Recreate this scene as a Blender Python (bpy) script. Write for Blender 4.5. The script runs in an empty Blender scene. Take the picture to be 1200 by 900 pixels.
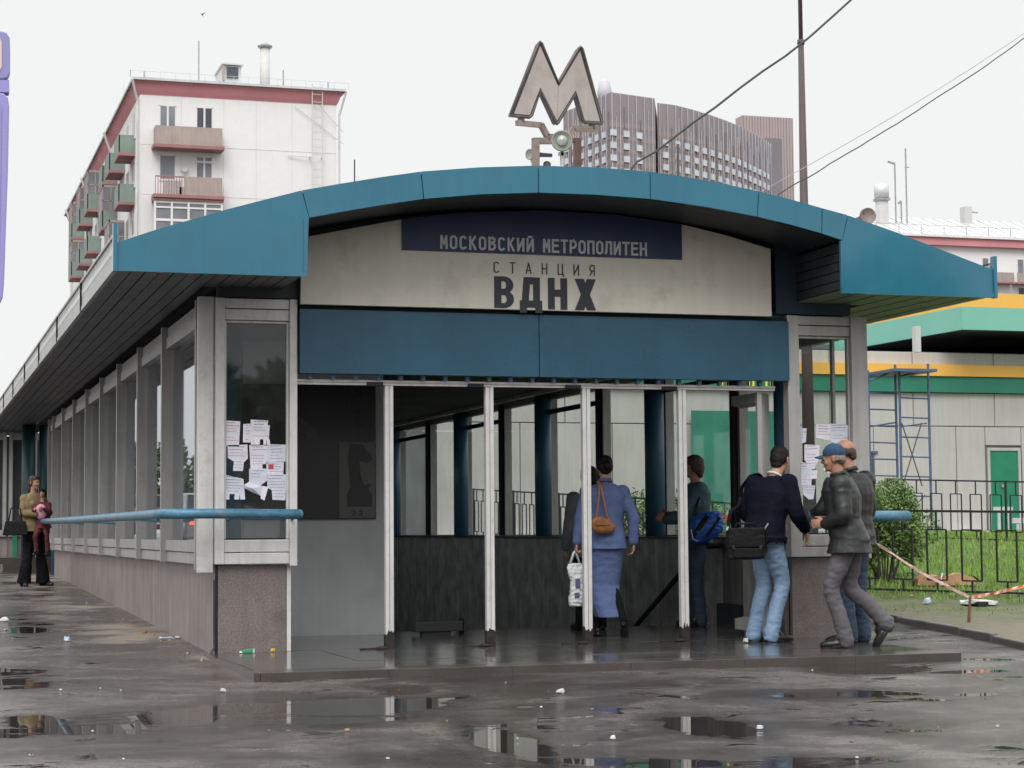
import bpy, bmesh, math, random
from mathutils import Vector, Matrix, noise
import numpy as np
random.seed(7)
PI = math.pi
scn = bpy.context.scene
# ------------------------------------------------------------------ camera
F = 2300.0; YAW = math.atan(710/2300); PITCH = math.atan(171/2300); ROLL = 0.0080
EYE = Vector((0, 0, 1.6))
fw = Vector((math.sin(YAW)*math.cos(PITCH), math.cos(YAW)*math.cos(PITCH), math.sin(PITCH)))
rt0 = Vector((math.cos(YAW), -math.sin(YAW), 0)); up0 = rt0.cross(fw)
rt = rt0*math.cos(ROLL) - up0*math.sin(ROLL); up = rt0*math.sin(ROLL) + up0*math.cos(ROLL)
cam_data = bpy.data.cameras.new("camera"); cam = bpy.data.objects.new("camera", cam_data)
scn.collection.objects.link(cam); scn.camera = cam
cam.matrix_world = Matrix(((rt.x, up.x, -fw.x, 0), (rt.y, up.y, -fw.y, 0), (rt.z, up.z, -fw.z, 1.6), (0, 0, 0, 1)))
cam_data.sensor_width = 36; cam_data.lens = F/1200*36; cam_data.clip_start = 0.1; cam_data.clip_end = 5000
# surveying helpers: where the line of sight of a photo pixel meets a real plane
def ray(x, y): return fw + rt*((x-600)/F) - up*((y-450)/F)
def onY(x, y, Y): d = ray(x, y); return EYE + d*(Y/d.y)
def onX(x, y, X): d = ray(x, y); return EYE + d*(X/d.x)
def onZ(x, y, Z): d = ray(x, y); return EYE + d*((Z-1.6)/d.z)
def onP(x, y, p0, n): d = ray(x, y); return EYE + d*((p0-EYE).dot(n)/d.dot(n))
# ------------------------------------------------------------------ world: overcast sky
w = bpy.data.worlds.new("World"); scn.world = w; w.use_nodes = True
nt = w.node_tree; nt.nodes.clear()
SUN_EL, SUN_AZ = math.radians(48), math.radians(205)      # azimuth clockwise from +Y
sky = nt.nodes.new('ShaderNodeTexSky'); sky.sky_type = 'NISHITA'; sky.sun_disc = False
sky.sun_elevation = SUN_EL; sky.sun_rotation = SUN_AZ; sky.dust_density = 6; sky.air_density = 1.0
tc = nt.nodes.new('ShaderNodeTexCoord'); sp = nt.nodes.new('ShaderNodeSeparateXYZ')
mr = nt.nodes.new('ShaderNodeMapRange'); mr.interpolation_type = 'SMOOTHSTEP'
mr.inputs['From Min'].default_value = 0.25; mr.inputs['From Max'].default_value = 1.0
mr.inputs['To Min'].default_value = 9.3; mr.inputs['To Max'].default_value = 22.0
cl = nt.nodes.new('ShaderNodeCombineColor')
tint = nt.nodes.new('ShaderNodeMixRGB'); tint.blend_type = 'MULTIPLY'; tint.inputs[0].default_value = 1
tint.inputs[2].default_value = (0.99, 1.0, 1.0, 1)
mix = nt.nodes.new('ShaderNodeMixRGB'); mix.inputs[0].default_value = 0.97
bg = nt.nodes.new('ShaderNodeBackground'); bg.inputs[1].default_value = 0.1
wo = nt.nodes.new('ShaderNodeOutputWorld')
L = nt.links.new
L(tc.outputs['Generated'], sp.inputs[0]); L(sp.outputs['Z'], mr.inputs['Value'])
for k in range(3): L(mr.outputs[0], cl.inputs[k])
L(cl.outputs[0], tint.inputs[1]); L(sky.outputs[0], mix.inputs[1]); L(tint.outputs[0], mix.inputs[2])
L(mix.outputs[0], bg.inputs[0]); L(bg.outputs[0], wo.inputs[0])
sun = bpy.data.lights.new("sun", 'SUN'); sun.energy = 1.7; sun.angle = math.radians(35); sun.color = (1, .985, .96)
so = bpy.data.objects.new("sun", sun); scn.collection.objects.link(so)
sd = Vector((math.sin(SUN_AZ)*math.cos(SUN_EL), math.cos(SUN_AZ)*math.cos(SUN_EL), math.sin(SUN_EL)))
so.rotation_euler = sd.to_track_quat('Z', 'Y').to_euler(); so.location = (0, -10, 30)
vs = scn.view_settings; vs.view_transform = 'Standard'; vs.look = 'None'; vs.gamma = 1; vs.exposure = 0.0
vs.use_curve_mapping = False
scn.cycles.max_bounces = 8; scn.cycles.transparent_max_bounces = 12; scn.cycles.use_denoising = True
scn.cycles.caustics_reflective = False; scn.cycles.caustics_refractive = False

# ------------------------------------------------------------------ materials
def s2l(c): return tuple(((v/255)/12.92 if v <= 10 else (((v/255)+.055)/1.055)**2.4) for v in c)
def mat(name, col, rough=.6, metal=0., var=.12, vs=1.2, grain=0., gs=90, streak=0., bump=0., bs=60, spec=.5, dirt=None, dirtamt=.0, ds=2.0, coat=0, emit=0):
    m = bpy.data.materials.new(name); m.use_nodes = True
    t = m.node_tree; N = t.nodes; b = N['Principled BSDF']; l = t.links.new
    b.inputs['Roughness'].default_value = rough; b.inputs['Metallic'].default_value = metal
    b.inputs['Specular IOR Level'].default_value = spec
    if coat: b.inputs['Coat Weight'].default_value = coat; b.inputs['Coat Roughness'].default_value = .1
    tcn = N.new('ShaderNodeTexCoord'); src = tcn.outputs['Object']
    def nz(scale, detail=4, vec=None, r=.6):
        n = N.new('ShaderNodeTexNoise'); n.inputs['Scale'].default_value = scale; n.inputs['Detail'].default_value = detail
        n.inputs['Roughness'].default_value = r
        l(vec or src, n.inputs['Vector']); return n.outputs['Fac']
    def rng(v, a, c2, lo, hi):
        r_ = N.new('ShaderNodeMapRange'); l(v, r_.inputs[0])
        for i_, x_ in zip((1, 2, 3, 4), (a, c2, lo, hi)): r_.inputs[i_].default_value = x_
        return r_.outputs[0]
    f = rng(nz(vs), .3, .7, 1-var, 1+var)
    def mul(a, c2):
        n = N.new('ShaderNodeMath'); n.operation = 'MULTIPLY'; l(a, n.inputs[0]); l(c2, n.inputs[1]); return n.outputs[0]
    if grain: f = mul(f, rng(nz(gs, 3), .3, .7, 1-grain, 1+grain))
    if streak:
        mp = N.new('ShaderNodeMapping'); mp.inputs['Scale'].default_value = (9, 9, .5); l(src, mp.inputs[0])
        f = mul(f, rng(nz(1.3, 5, mp.outputs[0]), .35, .7, 1+streak*.35, 1-streak))
    mx = N.new('ShaderNodeMixRGB'); mx.blend_type = 'MULTIPLY'; mx.inputs[0].default_value = 1
    mx.inputs[1].default_value = (*col, 1); l(f, mx.inputs[2]); out = mx.outputs[0]
    if dirt:
        dm = N.new('ShaderNodeMixRGB'); dm.inputs[2].default_value = (*dirt, 1)
        l(rng(nz(ds, 6, None, .7), .52, .68, 0, dirtamt), dm.inputs[0]); l(out, dm.inputs[1]); out = dm.outputs[0]
    l(out, b.inputs['Base Color'])
    l(rng(nz(vs*2.3), .3, .7, max(.02, rough*.85), min(1, rough*1.15)), b.inputs['Roughness'])
    if bump:
        bp = N.new('ShaderNodeBump'); bp.inputs['Strength'].default_value = 1; bp.inputs['Distance'].default_value = bump
        l(nz(bs, 4), bp.inputs['Height']); l(bp.outputs[0], b.inputs['Normal'])
    if emit:
        b.inputs['Emission Color'].default_value = (*col, 1); b.inputs['Emission Strength'].default_value = emit
    return m
def glass_mat(name, tint=(.8, .85, .85), refl=1.45, dirty=.04, rough=.02):
    m = bpy.data.materials.new(name); m.use_nodes = True
    t = m.node_tree; N = t.nodes; l = t.links.new
    N.remove(N['Principled BSDF']); out = N['Material Output']
    tr = N.new('ShaderNodeBsdfTransparent'); tr.inputs[0].default_value = (*tint, 1)
    geo = N.new('ShaderNodeNewGeometry'); iorm = N.new('ShaderNodeMapRange'); iorm.inputs[3].default_value = refl; iorm.inputs[4].default_value = 1/refl; l(geo.outputs['Backfacing'], iorm.inputs[0])
    gl = N.new('ShaderNodeBsdfGlossy'); gl.inputs['Roughness'].default_value = rough; gl.inputs[0].default_value = (.95, .97, 1, 1)
    fr = N.new('ShaderNodeFresnel'); l(iorm.outputs[0], fr.inputs[0])
    df = N.new('ShaderNodeBsdfDiffuse'); df.inputs[0].default_value = (.35, .34, .32, 1)
    m1 = N.new('ShaderNodeMixShader'); m2 = N.new('ShaderNodeMixShader')
    tcn = N.new('ShaderNodeTexCoord'); n = N.new('ShaderNodeTexNoise'); n.inputs['Scale'].default_value = 2.2; n.inputs['Detail'].default_value = 6
    l(tcn.outputs['Object'], n.inputs[0]); mr_ = N.new('ShaderNodeMapRange'); l(n.outputs[0], mr_.inputs[0])
    for i_, x_ in zip((1, 2, 3, 4), (.35, .75, dirty*.3, dirty*1.8)): mr_.inputs[i_].default_value = x_
    l(mr_.outputs[0], m1.inputs[0]); l(tr.outputs[0], m1.inputs[1]); l(df.outputs[0], m1.inputs[2])
    l(fr.outputs[0], m2.inputs[0]); l(m1.outputs[0], m2.inputs[1]); l(gl.outputs[0], m2.inputs[2]); l(m2.outputs[0], out.inputs[0])
    return m
M = {}
def defm(k, *a, **kw): M[k] = mat(k, *a, **kw)
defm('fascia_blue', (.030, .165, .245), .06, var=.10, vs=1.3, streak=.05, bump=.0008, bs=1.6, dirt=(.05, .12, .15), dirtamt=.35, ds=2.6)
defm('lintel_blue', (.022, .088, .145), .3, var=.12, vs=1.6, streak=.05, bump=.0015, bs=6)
defm('column_blue', (.05, .125, .20), .4, var=.12)
defm('rail_blue', (.07, .20, .30), .38, var=.25, vs=5, grain=.15, gs=40, dirt=(.22, .25, .26), dirtamt=.5, ds=9)
defm('alu', (.46, .45, .44), .42, metal=.3, var=.07, vs=3, streak=.16, grain=.04, dirt=(.25, .22, .2), dirtamt=.2, ds=7)
defm('alu_white', (.66, .65, .63), .45, metal=.1, var=.06, vs=4, streak=.14, dirt=(.32, .27, .24), dirtamt=.25, ds=14)
defm('rust', (.028, .02, .018), .9, var=.4, vs=20, bump=.002, bs=80)
defm('granite_side', (.30, .25, .235), .55, var=.10, vs=1.0, grain=.16, gs=120, streak=.28, bump=.001, bs=150, dirt=(.13, .11, .105), dirtamt=.5, ds=1.6)
defm('granite_front', (.20, .165, .155), .45, var=.12, vs=2.0, grain=.42, gs=75, streak=.12, bump=.0015, bs=130, dirt=(.09, .07, .06), dirtamt=.55, ds=2.4)
defm('granite_dark', (.44, .45, .43), .35, var=.45, vs=3.5, grain=.2, gs=50, streak=.35)
defm('granite_light', (.16, .155, .15), .4, var=.3, vs=3, grain=.15, gs=50, streak=.45)
defm('floor_wet', (.075, .072, .068), .11, var=.35, vs=2.2, grain=.2, gs=110, bump=.0012, bs=14, dirt=(.2, .18, .16), dirtamt=.35, ds=1.3)
defm('floor_edge', (.075, .062, .056), .18, var=.2, vs=3, grain=.3, gs=90, bump=.001, bs=90)
defm('soffit', (.10, .105, .12), .42, var=.2, vs=2, streak=0, dirt=(.04, .045, .045), dirtamt=.6, ds=1.0)
defm('soffit_green', (.14, .20, .12), .5, var=.3, vs=2, dirt=(.06, .14, .05), dirtamt=.7, ds=2.0)
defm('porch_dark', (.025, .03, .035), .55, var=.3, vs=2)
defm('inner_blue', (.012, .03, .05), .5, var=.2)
defm('gutter', (.50, .50, .48), .5, metal=.1, var=.1, vs=2, streak=.15, dirt=(.22, .2, .18), dirtamt=.4, ds=3)
defm('seam', (.01, .012, .015), .8)
defm('sign_cream', (.66, .63, .55), .5, var=.04, vs=1.5, streak=.05, dirt=(.33, .3, .25), dirtamt=.35, ds=3)
defm('sign_navy', (.012, .026, .085), .45, var=.1)
defm('letter_white', (.55, .56, .58), .5, var=.05)
defm('letter_dark', (.028, .034, .045), .6, var=.1)
defm('teal_dark', (.012, .05, .06), .5)
defm('emblem_face', (.43, .38, .35), .55, var=.07, vs=5, streak=.12, dirt=(.25, .2, .18), dirtamt=.35, ds=6)
defm('emblem_rim', (.10, .085, .08), .5, metal=.3, var=.3, vs=12)
defm('old_bracket', (.24, .19, .165), .6, var=.25, vs=12, dirt=(.12, .06, .04), dirtamt=.6, ds=10)
defm('brown_steel', (.11, .055, .045), .6, var=.3, vs=10)
defm('horn', (.27, .28, .24), .5, var=.15, vs=10)
defm('horn_dark', (.05, .05, .05), .5)
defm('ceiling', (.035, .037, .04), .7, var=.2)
defm('booth_grey', (.52, .54, .54), .55, var=.08, vs=1.4, streak=.04, dirt=(.34, .33, .31), dirtamt=.3, ds=2.5)
defm('paper', (.74, .71, .79), .8, var=.10, vs=9, bump=.003, bs=22)
defm('paper_blue', (.64, .66, .76), .8, var=.12, vs=9, bump=.003, bs=22)
defm('ink', (.10, .09, .22), .8, var=.3)
defm('ink_black', (.03, .03, .04), .8)
defm('ink_red', (.5, .06, .09), .8)
defm('white_wall', (.80, .79, .78), .8, var=.03, vs=.1, streak=.04, grain=.02, gs=2)
defm('red_cornice', (.60, .25, .27), .75, var=.1, vs=.3, streak=.05)
defm('balcony_tan', (.38, .31, .28), .7, var=.12, vs=.8, streak=.15)
defm('balcony_green', (.22, .28, .24), .7, var=.15, vs=.8, streak=.1)
defm('balcony_slab', (.34, .17, .17), .7, var=.15, vs=1)
defm('far_pane', (.20, .21, .23), .15, var=.3, vs=.5)
defm('far_pane_dark', (.07, .075, .09), .12, var=.3, vs=.5)
defm('window_white', (.75, .74, .72), .6, var=.05)
defm('roof_metal', (.60, .62, .62), .4, metal=.3, var=.1, vs=.5)
defm('metal_grey', (.34, .34, .35), .5, metal=.2, var=.2, vs=3)
defm('pipe_white', (.62, .61, .6), .6, var=.1)
defm('hotel_brown', (.27, .235, .24), .7, var=.06, vs=.02)
defm('hotel_band', (.33, .265, .245), .7, var=.06, vs=.05)
defm('hotel_fin', (.50, .49, .54), .6, var=.1, vs=.2)
defm('hotel_dark', (.20, .18, .20), .6, var=.1, vs=.05)
defm('hotel_window', (.56, .59, .62), .3, var=.1, vs=.4)
defm('slab_brown', (.42, .34, .33), .7, var=.05, vs=.05)
defm('panel_beige', (.50, .485, .465), .6, var=.06, vs=.6, streak=.08, dirt=(.42, .40, .37), dirtamt=.35, ds=1.1)
defm('teal', (.20, .50, .41), .5, var=.05, vs=.6)
defm('orange', (.85, .46, .09), .5, var=.06, vs=.5)
defm('green_band', (.02, .20, .13), .4, var=.1)
defm('green_door', (.015, .22, .12), .4, var=.12, vs=2)
defm('green_screen', (.03, .20, .14), .35, var=.2, vs=1.5, streak=.1)
defm('yellow_paint', (.9, .8, .08), .5)
defm('louver', (.16, .165, .17), .6, var=.15)
defm('scaffold_blue', (.07, .12, .22), .5, var=.3, vs=6, dirt=(.14, .08, .07), dirtamt=.5, ds=8)
defm('iron_black', (.015, .016, .018), .5, var=.3, vs=8)
defm('pole_brown', (.085, .06, .06), .6, var=.2)
defm('cable', (.03, .035, .035), .6)
defm('purple', (.34, .31, .66), .4, var=.05)
defm('purple_dark', (.30, .29, .55), .4, var=.05)
defm('pink_panel', (.75, .6, .6), .5, var=.05)
defm('cardboard', (.38, .22, .12), .85, var=.15, vs=8)
defm('litter_white', (.55, .55, .54), .8, var=.1, vs=20)
defm('litter_green', (.05, .32, .16), .6)
defm('litter_yellow', (.65, .42, .05), .6)
defm('litter_blue', (.5, .6, .75), .6)
defm('tape', (.62, .42, .36), .5, var=.3, vs=20)
defm('tape_red', (.62, .16, .07), .5, var=.3, vs=20)
defm('joint_pale', (.66, .65, .64), .8)
defm('stick', (.20, .11, .06), .9, var=.3, vs=20)
defm('kerb', (.10, .09, .085), .35, var=.3, vs=5, bump=.004, bs=20)
defm('kerb_white', (.6, .6, .58), .7, var=.1)
defm('kerb_black', (.05, .05, .05), .7, var=.1)
defm('bark', (.10, .08, .06), .9, var=.3, vs=9, bump=.01, bs=20)
defm('leaf', (.095, .165, .04), .55, var=.45, vs=7)
defm('leaf_light', (.15, .24, .06), .55, var=.4, vs=7)
defm('leaf_far', (.045, .07, .035), .8, var=.4, vs=.4)
defm('poster_dark', (.012, .013, .012), .25, var=.2, vs=3)
defm('poster_grey', (.10, .10, .09), .3, var=.1)
defm('poster_mid', (.035, .036, .035), .3, var=.2)
defm('poster_black', (.006, .006, .006), .3)
# people
defm('skin', (.50, .27, .19), .5, var=.08, vs=15, spec=.4)
defm('skin_tan', (.40, .20, .135), .5, var=.08, vs=15, spec=.4)
defm('hair_dark', (.012, .008, .007), .6, spec=.25, var=.4, vs=60, bump=.004, bs=150)
defm('hair_brown', (.055, .030, .020), .55, var=.4, vs=60, bump=.004, bs=150)
defm('hair_grey', (.20, .17, .15), .6, var=.4, vs=60, bump=.004, bs=150)
defm('navy_knit', (.006, .008, .016), .9, spec=.12, var=.1, vs=8, bump=.002, bs=300)
defm('jeans', (.20, .30, .44), .85, var=.22, vs=5, grain=.08, gs=160, bump=.003, bs=22)
defm('jeans_dark', (.035, .055, .09), .85, var=.25, vs=5, bump=.003, bs=22)
defm('leather_black', (.011, .012, .013), .46, var=.06, vs=6, bump=.0022, bs=13)
defm('leather_charcoal', (.016, .017, .018), .46, var=.06, vs=6, bump=.0022, bs=13)
defm('trouser_grey', (.10, .095, .105), .8, var=.1, vs=5, bump=.003, bs=18)
defm('suit_blue', (.10, .14, .29), .85, var=.14, vs=6, bump=.002, bs=25)
defm('cap_blue', (.022, .055, .12), .85, var=.15, vs=20)
defm('denim_shirt', (.055, .11, .13), .85, var=.2, vs=7, bump=.003, bs=30)
defm('olive_top', (.24, .18, .09), .85, var=.15, vs=8, bump=.003, bs=30)
defm('black_cloth', (.010, .010, .012), .9, spec=.12, var=.3, vs=6, bump=.003, bs=25)
defm('red_cloth', (.13, .025, .035), .85, var=.3, vs=12, bump=.002, bs=30)
defm('pink_cloth', (.75, .36, .48), .8, var=.1)
defm('grey_jacket', (.13, .14, .15), .8, var=.2, vs=6)
defm('shoe', (.012, .011, .011), .35, var=.3, vs=10)
defm('bag_nylon', (.008, .008, .009), .6, spec=.2, var=.3, vs=15, bump=.001, bs=400)
defm('bag_brown', (.30, .125, .045), .5, var=.2, vs=12, bump=.003, bs=30)
defm('bag_blue', (.02, .10, .42), .45, var=.3, vs=9, bump=.004, bs=20)
defm('plastic_white', (.72, .72, .74), .35, var=.08, vs=9, bump=.006, bs=25)
defm('print_dark', (.12, .12, .2), .5)
defm('eye_white', (.7, .68, .65), .3); defm('cigarette', (.85, .83, .8), .7)
defm('car_paint', (.30, .31, .33), .3, metal=.6, coat=.6); defm('car_paint_red', (.35, .03, .03), .35, coat=.6)
defm('car_black', (.015, .015, .016), .3)
M['tail_red'] = mat('tail_red', (1, .06, .03), .3, emit=5)
M['glass'] = glass_mat('glass', (.95, .97, .96), 1.22, .03)
M['glass_side'] = glass_mat('glass_side', (.80, .82, .84), 1.45, .03, .01)
M['glass_grey'] = glass_mat('glass_grey', (.75, .78, .78), 1.45, .05)
# ------------------------------------------------------------------ object helpers
COL = scn.collection
def tagit(o, label=None, cat=None, group=None, kind=None):
    if label: o['label'] = label
    if cat: o['category'] = cat
    if group: o['group'] = group
    if kind: o['kind'] = kind
    return o
def empty(name, loc=(0, 0, 0), rz=0, label=None, cat=None, group=None, kind=None):
    o = bpy.data.objects.new(name, None); COL.objects.link(o); o.location = loc; o.rotation_euler = (0, 0, rz)
    o.empty_display_size = .2
    return tagit(o, label, cat, group, kind)
class MB:
    def __init__(s): s.v = []; s.f = []; s.mi = []
    def add(s, vs, fs, mi=0):
        n = len(s.v); s.v += [tuple(p) for p in vs]; s.f += [tuple(i+n for i in f) for f in fs]; s.mi += [mi]*len(fs); return s
    def box(s, x0, x1, y0, y1, z0, z1, mi=0):
        if x0 > x1: x0, x1 = x1, x0
        if y0 > y1: y0, y1 = y1, y0
        if z0 > z1: z0, z1 = z1, z0
        v = [(x0, y0, z0), (x1, y0, z0), (x1, y1, z0), (x0, y1, z0), (x0, y0, z1), (x1, y0, z1), (x1, y1, z1), (x0, y1, z1)]
        return s.add(v, [(3, 2, 1, 0), (4, 5, 6, 7), (0, 1, 5, 4), (1, 2, 6, 5), (2, 3, 7, 6), (3, 0, 4, 7)], mi)
    def bar(s, a, b, w_, h_, upv=(0, 0, 1), mi=0):
        a = Vector(a); b = Vector(b); d = (b-a).normalized(); u = Vector(upv)
        if abs(d.dot(u)) > .98: u = Vector((0, 1, 0))
        r = d.cross(u).normalized(); u = r.cross(d)
        v = [p + r*sx*w_/2 + u*sz*h_/2 for p in (a, b) for sx, sz in ((-1, -1), (1, -1), (1, 1), (-1, 1))]
        return s.add(v, [(3, 2, 1, 0), (4, 5, 6, 7), (0, 1, 5, 4), (1, 2, 6, 5), (2, 3, 7, 6), (3, 0, 4, 7)], mi)
    def prism(s, poly, ext, mi=0):      # poly: list of 3D points (a planar outline), ext: Vector
        n = len(poly); ext = Vector(ext); P = [Vector(p) for p in poly]
        return s.add(P+[p+ext for p in P], [tuple(range(n))[::-1], tuple(range(n, 2*n))] + [(i, (i+1) % n, n+(i+1) % n, n+i) for i in range(n)], mi)
    def tube(s, pts, rad, n=10, cap=True, mi=0):
        P = [Vector(p) for p in pts]; R = rad if isinstance(rad, (list, tuple)) else [rad]*len(P)
        vs = []; u = None
        for i, p in enumerate(P):
            d = (P[min(i+1, len(P)-1)]-P[max(i-1, 0)]).normalized()
            if u is None: u = Vector((0, 0, 1)) if abs(d.z) < .9 else Vector((1, 0, 0))
            r = d.cross(u).normalized(); u = r.cross(d).normalized()
            vs += [p + (r*math.cos(2*PI*k/n)+u*math.sin(2*PI*k/n))*R[i] for k in range(n)]
        fs = [(i*n+k, i*n+(k+1) % n, (i+1)*n+(k+1) % n, (i+1)*n+k) for i in range(len(P)-1) for k in range(n)]
        if cap: fs += [tuple(range(n))[::-1], tuple((len(P)-1)*n+k for k in range(n))]
        return s.add(vs, fs, mi)
    def lathe(s, org, axis, prof, n=20, mi=0):      # prof: (distance along axis, radius)
        a = Vector(axis).normalized(); return s.tube_frames([Vector(org)+a*t for t, r in prof], a, [r for t, r in prof], n, mi)
    def tube_frames(s, P, a, R, n, mi=0):
        u = Vector((0, 0, 1)) if abs(a.z) < .9 else Vector((1, 0, 0)); r = a.cross(u).normalized(); u = r.cross(a)
        vs = [p + (r*math.cos(2*PI*k/n)+u*math.sin(2*PI*k/n))*max(R[i], 1e-4) for i, p in enumerate(P) for k in range(n)]
        fs = [(i*n+k, i*n+(k+1) % n, (i+1)*n+(k+1) % n, (i+1)*n+k) for i in range(len(P)-1) for k in range(n)]
        fs += [tuple(range(n))[::-1], tuple((len(P)-1)*n+k for k in range(n))]
        return s.add(vs, fs, mi)
    def ell(s, c, r, R=None, nu=12, nv=8, mi=0):
        c = Vector(c); vs = [];
        R = R or Matrix.Identity(3)
        vs.append(c+R@Vector((0, 0, r[2])))
        for i in range(1, nv):
            th = PI*i/nv
            for k in range(nu):
                ph = 2*PI*k/nu
                vs.append(c+R@Vector((r[0]*math.sin(th)*math.cos(ph), r[1]*math.sin(th)*math.sin(ph), r[2]*math.cos(th))))
        vs.append(c+R@Vector((0, 0, -r[2]))); fs = []
        for k in range(nu): fs.append((0, 1+k, 1+(k+1) % nu))
        for i in range(nv-2):
            for k in range(nu): a = 1+i*nu; fs.append((a+k, a+nu+k, a+nu+(k+1) % nu, a+(k+1) % nu))
        a = 1+(nv-2)*nu
        for k in range(nu): fs.append((a+k, len(vs)-1, a+(k+1) % nu))
        return s.add(vs, fs, mi)
    def mesh(s, name): 
        me = bpy.data.meshes.new(name); me.from_pydata(s.v, [], s.f); me.update(); return me
    def build(s, name, mats, parent=None, smooth=False, bevel=0, fix=True, **kw):
        me = s.mesh(name)
        if fix:
            bm = bmesh.new(); bm.from_mesh(me); bmesh.ops.recalc_face_normals(bm, faces=bm.faces); bm.to_mesh(me); bm.free()
        mats = mats if isinstance(mats, (list, tuple)) else [mats]
        for m_ in mats: me.materials.append(M[m_] if isinstance(m_, str) else m_)
        if len(mats) > 1: me.polygons.foreach_set('material_index', s.mi)
        if smooth:
            me.polygons.foreach_set('use_smooth', [True]*len(me.polygons))
        o = bpy.data.objects.new(name, me); COL.objects.link(o)
        if parent: o.parent = parent
        if bevel:
            b = o.modifiers.new('b', 'BEVEL'); b.width = bevel; b.segments = 2; b.limit_method = 'ANGLE'; b.angle_limit = .9
        if smooth == 'auto' or smooth == 2:
            pass
        return tagit(o, kw.get('label'), kw.get('cat'), kw.get('group'), kw.get('kind'))
def boxpart(name, dims, m, parent=None, **kw): return MB().box(*dims).build(name, m, parent, fix=False, **kw)
def clone(o, parent=None, loc=None, rz=None, label=None):
    c = o.copy(); COL.objects.link(c); c.parent = parent
    if loc is not None: c.location = loc
    if rz is not None: c.rotation_euler = (0, 0, rz)
    if label: c['label'] = label
    for ch in [x for x in CH.get(o.name, [])]: clone(ch, c)
    return c
CH = {}
def track(root):      # remember children of a thing for copying
    for o in list(COL.objects):
        if o.parent: CH.setdefault(o.parent.name, [])
    CH.clear()
    for o in list(COL.objects):
        if o.parent: CH.setdefault(o.parent.name, []).append(o)

# ------------------------------------------------------------------ stroke lettering
def arc(cx, cy, rx, ry, a0, a1, n=12): return [(cx+rx*math.cos(math.radians(a0+(a1-a0)*i/n)), cy+ry*math.sin(math.radians(a0+(a1-a0)*i/n))) for i in range(n+1)]
def glyph(ch, w_=.5, t=.13):      # strokes in a box w_ x 1, t = stroke width (kept inside the box)
    h = t/2; W = w_; l_, r_ = h, W-h; b_, T = h, 1-h; c = W/2; rr = (W-t)/2
    def oval(): return arc(c, 1-h-rr, rr, rr, 0, 180) + arc(c, h+rr, rr, rr, 180, 360) + [(r_, 1-h-rr)]
    G = {
     'М': [[(l_, 0), (l_+.02, 1)], [(r_, 0), (r_-.02, 1)], [(l_+.02, 1-.02), (c, .38), (r_-.02, 1-.02)]],
     'О': [oval()], 'С': [arc(c, 1-h-rr, rr, rr, 15, 180)+arc(c, h+rr, rr, rr, 180, 345)],
     'К': [[(l_, 0), (l_, 1)], [(r_, 1), (l_+.05, .48)], [(l_+.12, .56), (r_+.01, 0)]],
     'В': [[(l_, 0), (l_, 1)], [(l_, T), (c, T)]+arc(c, .76-.005, r_-c, T-.755, 90, -90, 8)+[(l_, .53)], [(c, .53)]+arc(c, (.53+b_)/2, r_-c+.01, (.53-b_)/2, 90, -90, 8)+[(l_, b_)]],
     'И': [[(l_, 0), (l_, 1)], [(r_, 0), (r_, 1)], [(l_, .08), (r_, .92)]],
     'Й': [[(l_, 0), (l_, 1)], [(r_, 0), (r_, 1)], [(l_, .08), (r_, .92)], arc(c, 1.17, .12, .09, 180, 360, 6)],
     'Е': [[(l_, 0), (l_, 1)], [(l_, T), (W, T)], [(l_, .53), (W-.05, .53)], [(l_, b_), (W, b_)]],
     'Т': [[(c, 0), (c, 1)], [(0, T), (W, T)]],
     'Р': [[(l_, 0), (l_, 1)], [(l_, T), (c, T)]+arc(c, (.42+T)/2, r_-c, (T-.42)/2, 90, -90, 8)+[(l_, .42)]],
     'П': [[(l_, 0), (l_, T), (r_, T), (r_, 0)]], 'Н': [[(l_, 0), (l_, 1)], [(r_, 0), (r_, 1)], [(l_, .52), (r_, .52)]],
     'Л': [[(0, b_), (l_+.02, b_+.05), (l_+.07, T), (r_, T), (r_, 0)]],
     'А': [[(l_-.02, 0), (c, 1)], [(r_+.02, 0), (c, 1)], [(l_+.05, .3), (r_-.05, .3)]],
     'Ц': [[(l_, 1), (l_, b_), (r_+.06, b_)], [(r_-.02, 1), (r_-.02, b_)], [(r_+.08, b_+h), (r_+.08, -.16)]],
     'Я': [[(r_, 0), (r_, 1)], [(r_, T), (c, T)]+arc(c, (.45+T)/2, c-l_, (T-.45)/2, 90, 270, 8)+[(r_, .45)], [(c+.02, .45), (l_, 0)]],
     'Д': [[(.06+h, t*.8), (.12+h, T), (r_-.07, T), (r_-.07, t*.8)], [(0, .055+t*.42), (W, .055+t*.42)], [(h, .1), (h, -.13)], [(W-h, .1), (W-h, -.13)]],
     'Х': [[(h*.9, 0), (r_+h*.1, 1)], [(h*.9, 1), (r_+h*.1, 0)]],
     '3': [arc(c, .75, rr, .25-h, 150, -90, 8), arc(c, .26, rr, .26-h, 90, -150, 8)],
     '2': [arc(c, 1-h-rr, rr, rr, 170, -30, 8)+[(l_, b_), (W, b_)]],
    }
    return G[ch]
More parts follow.
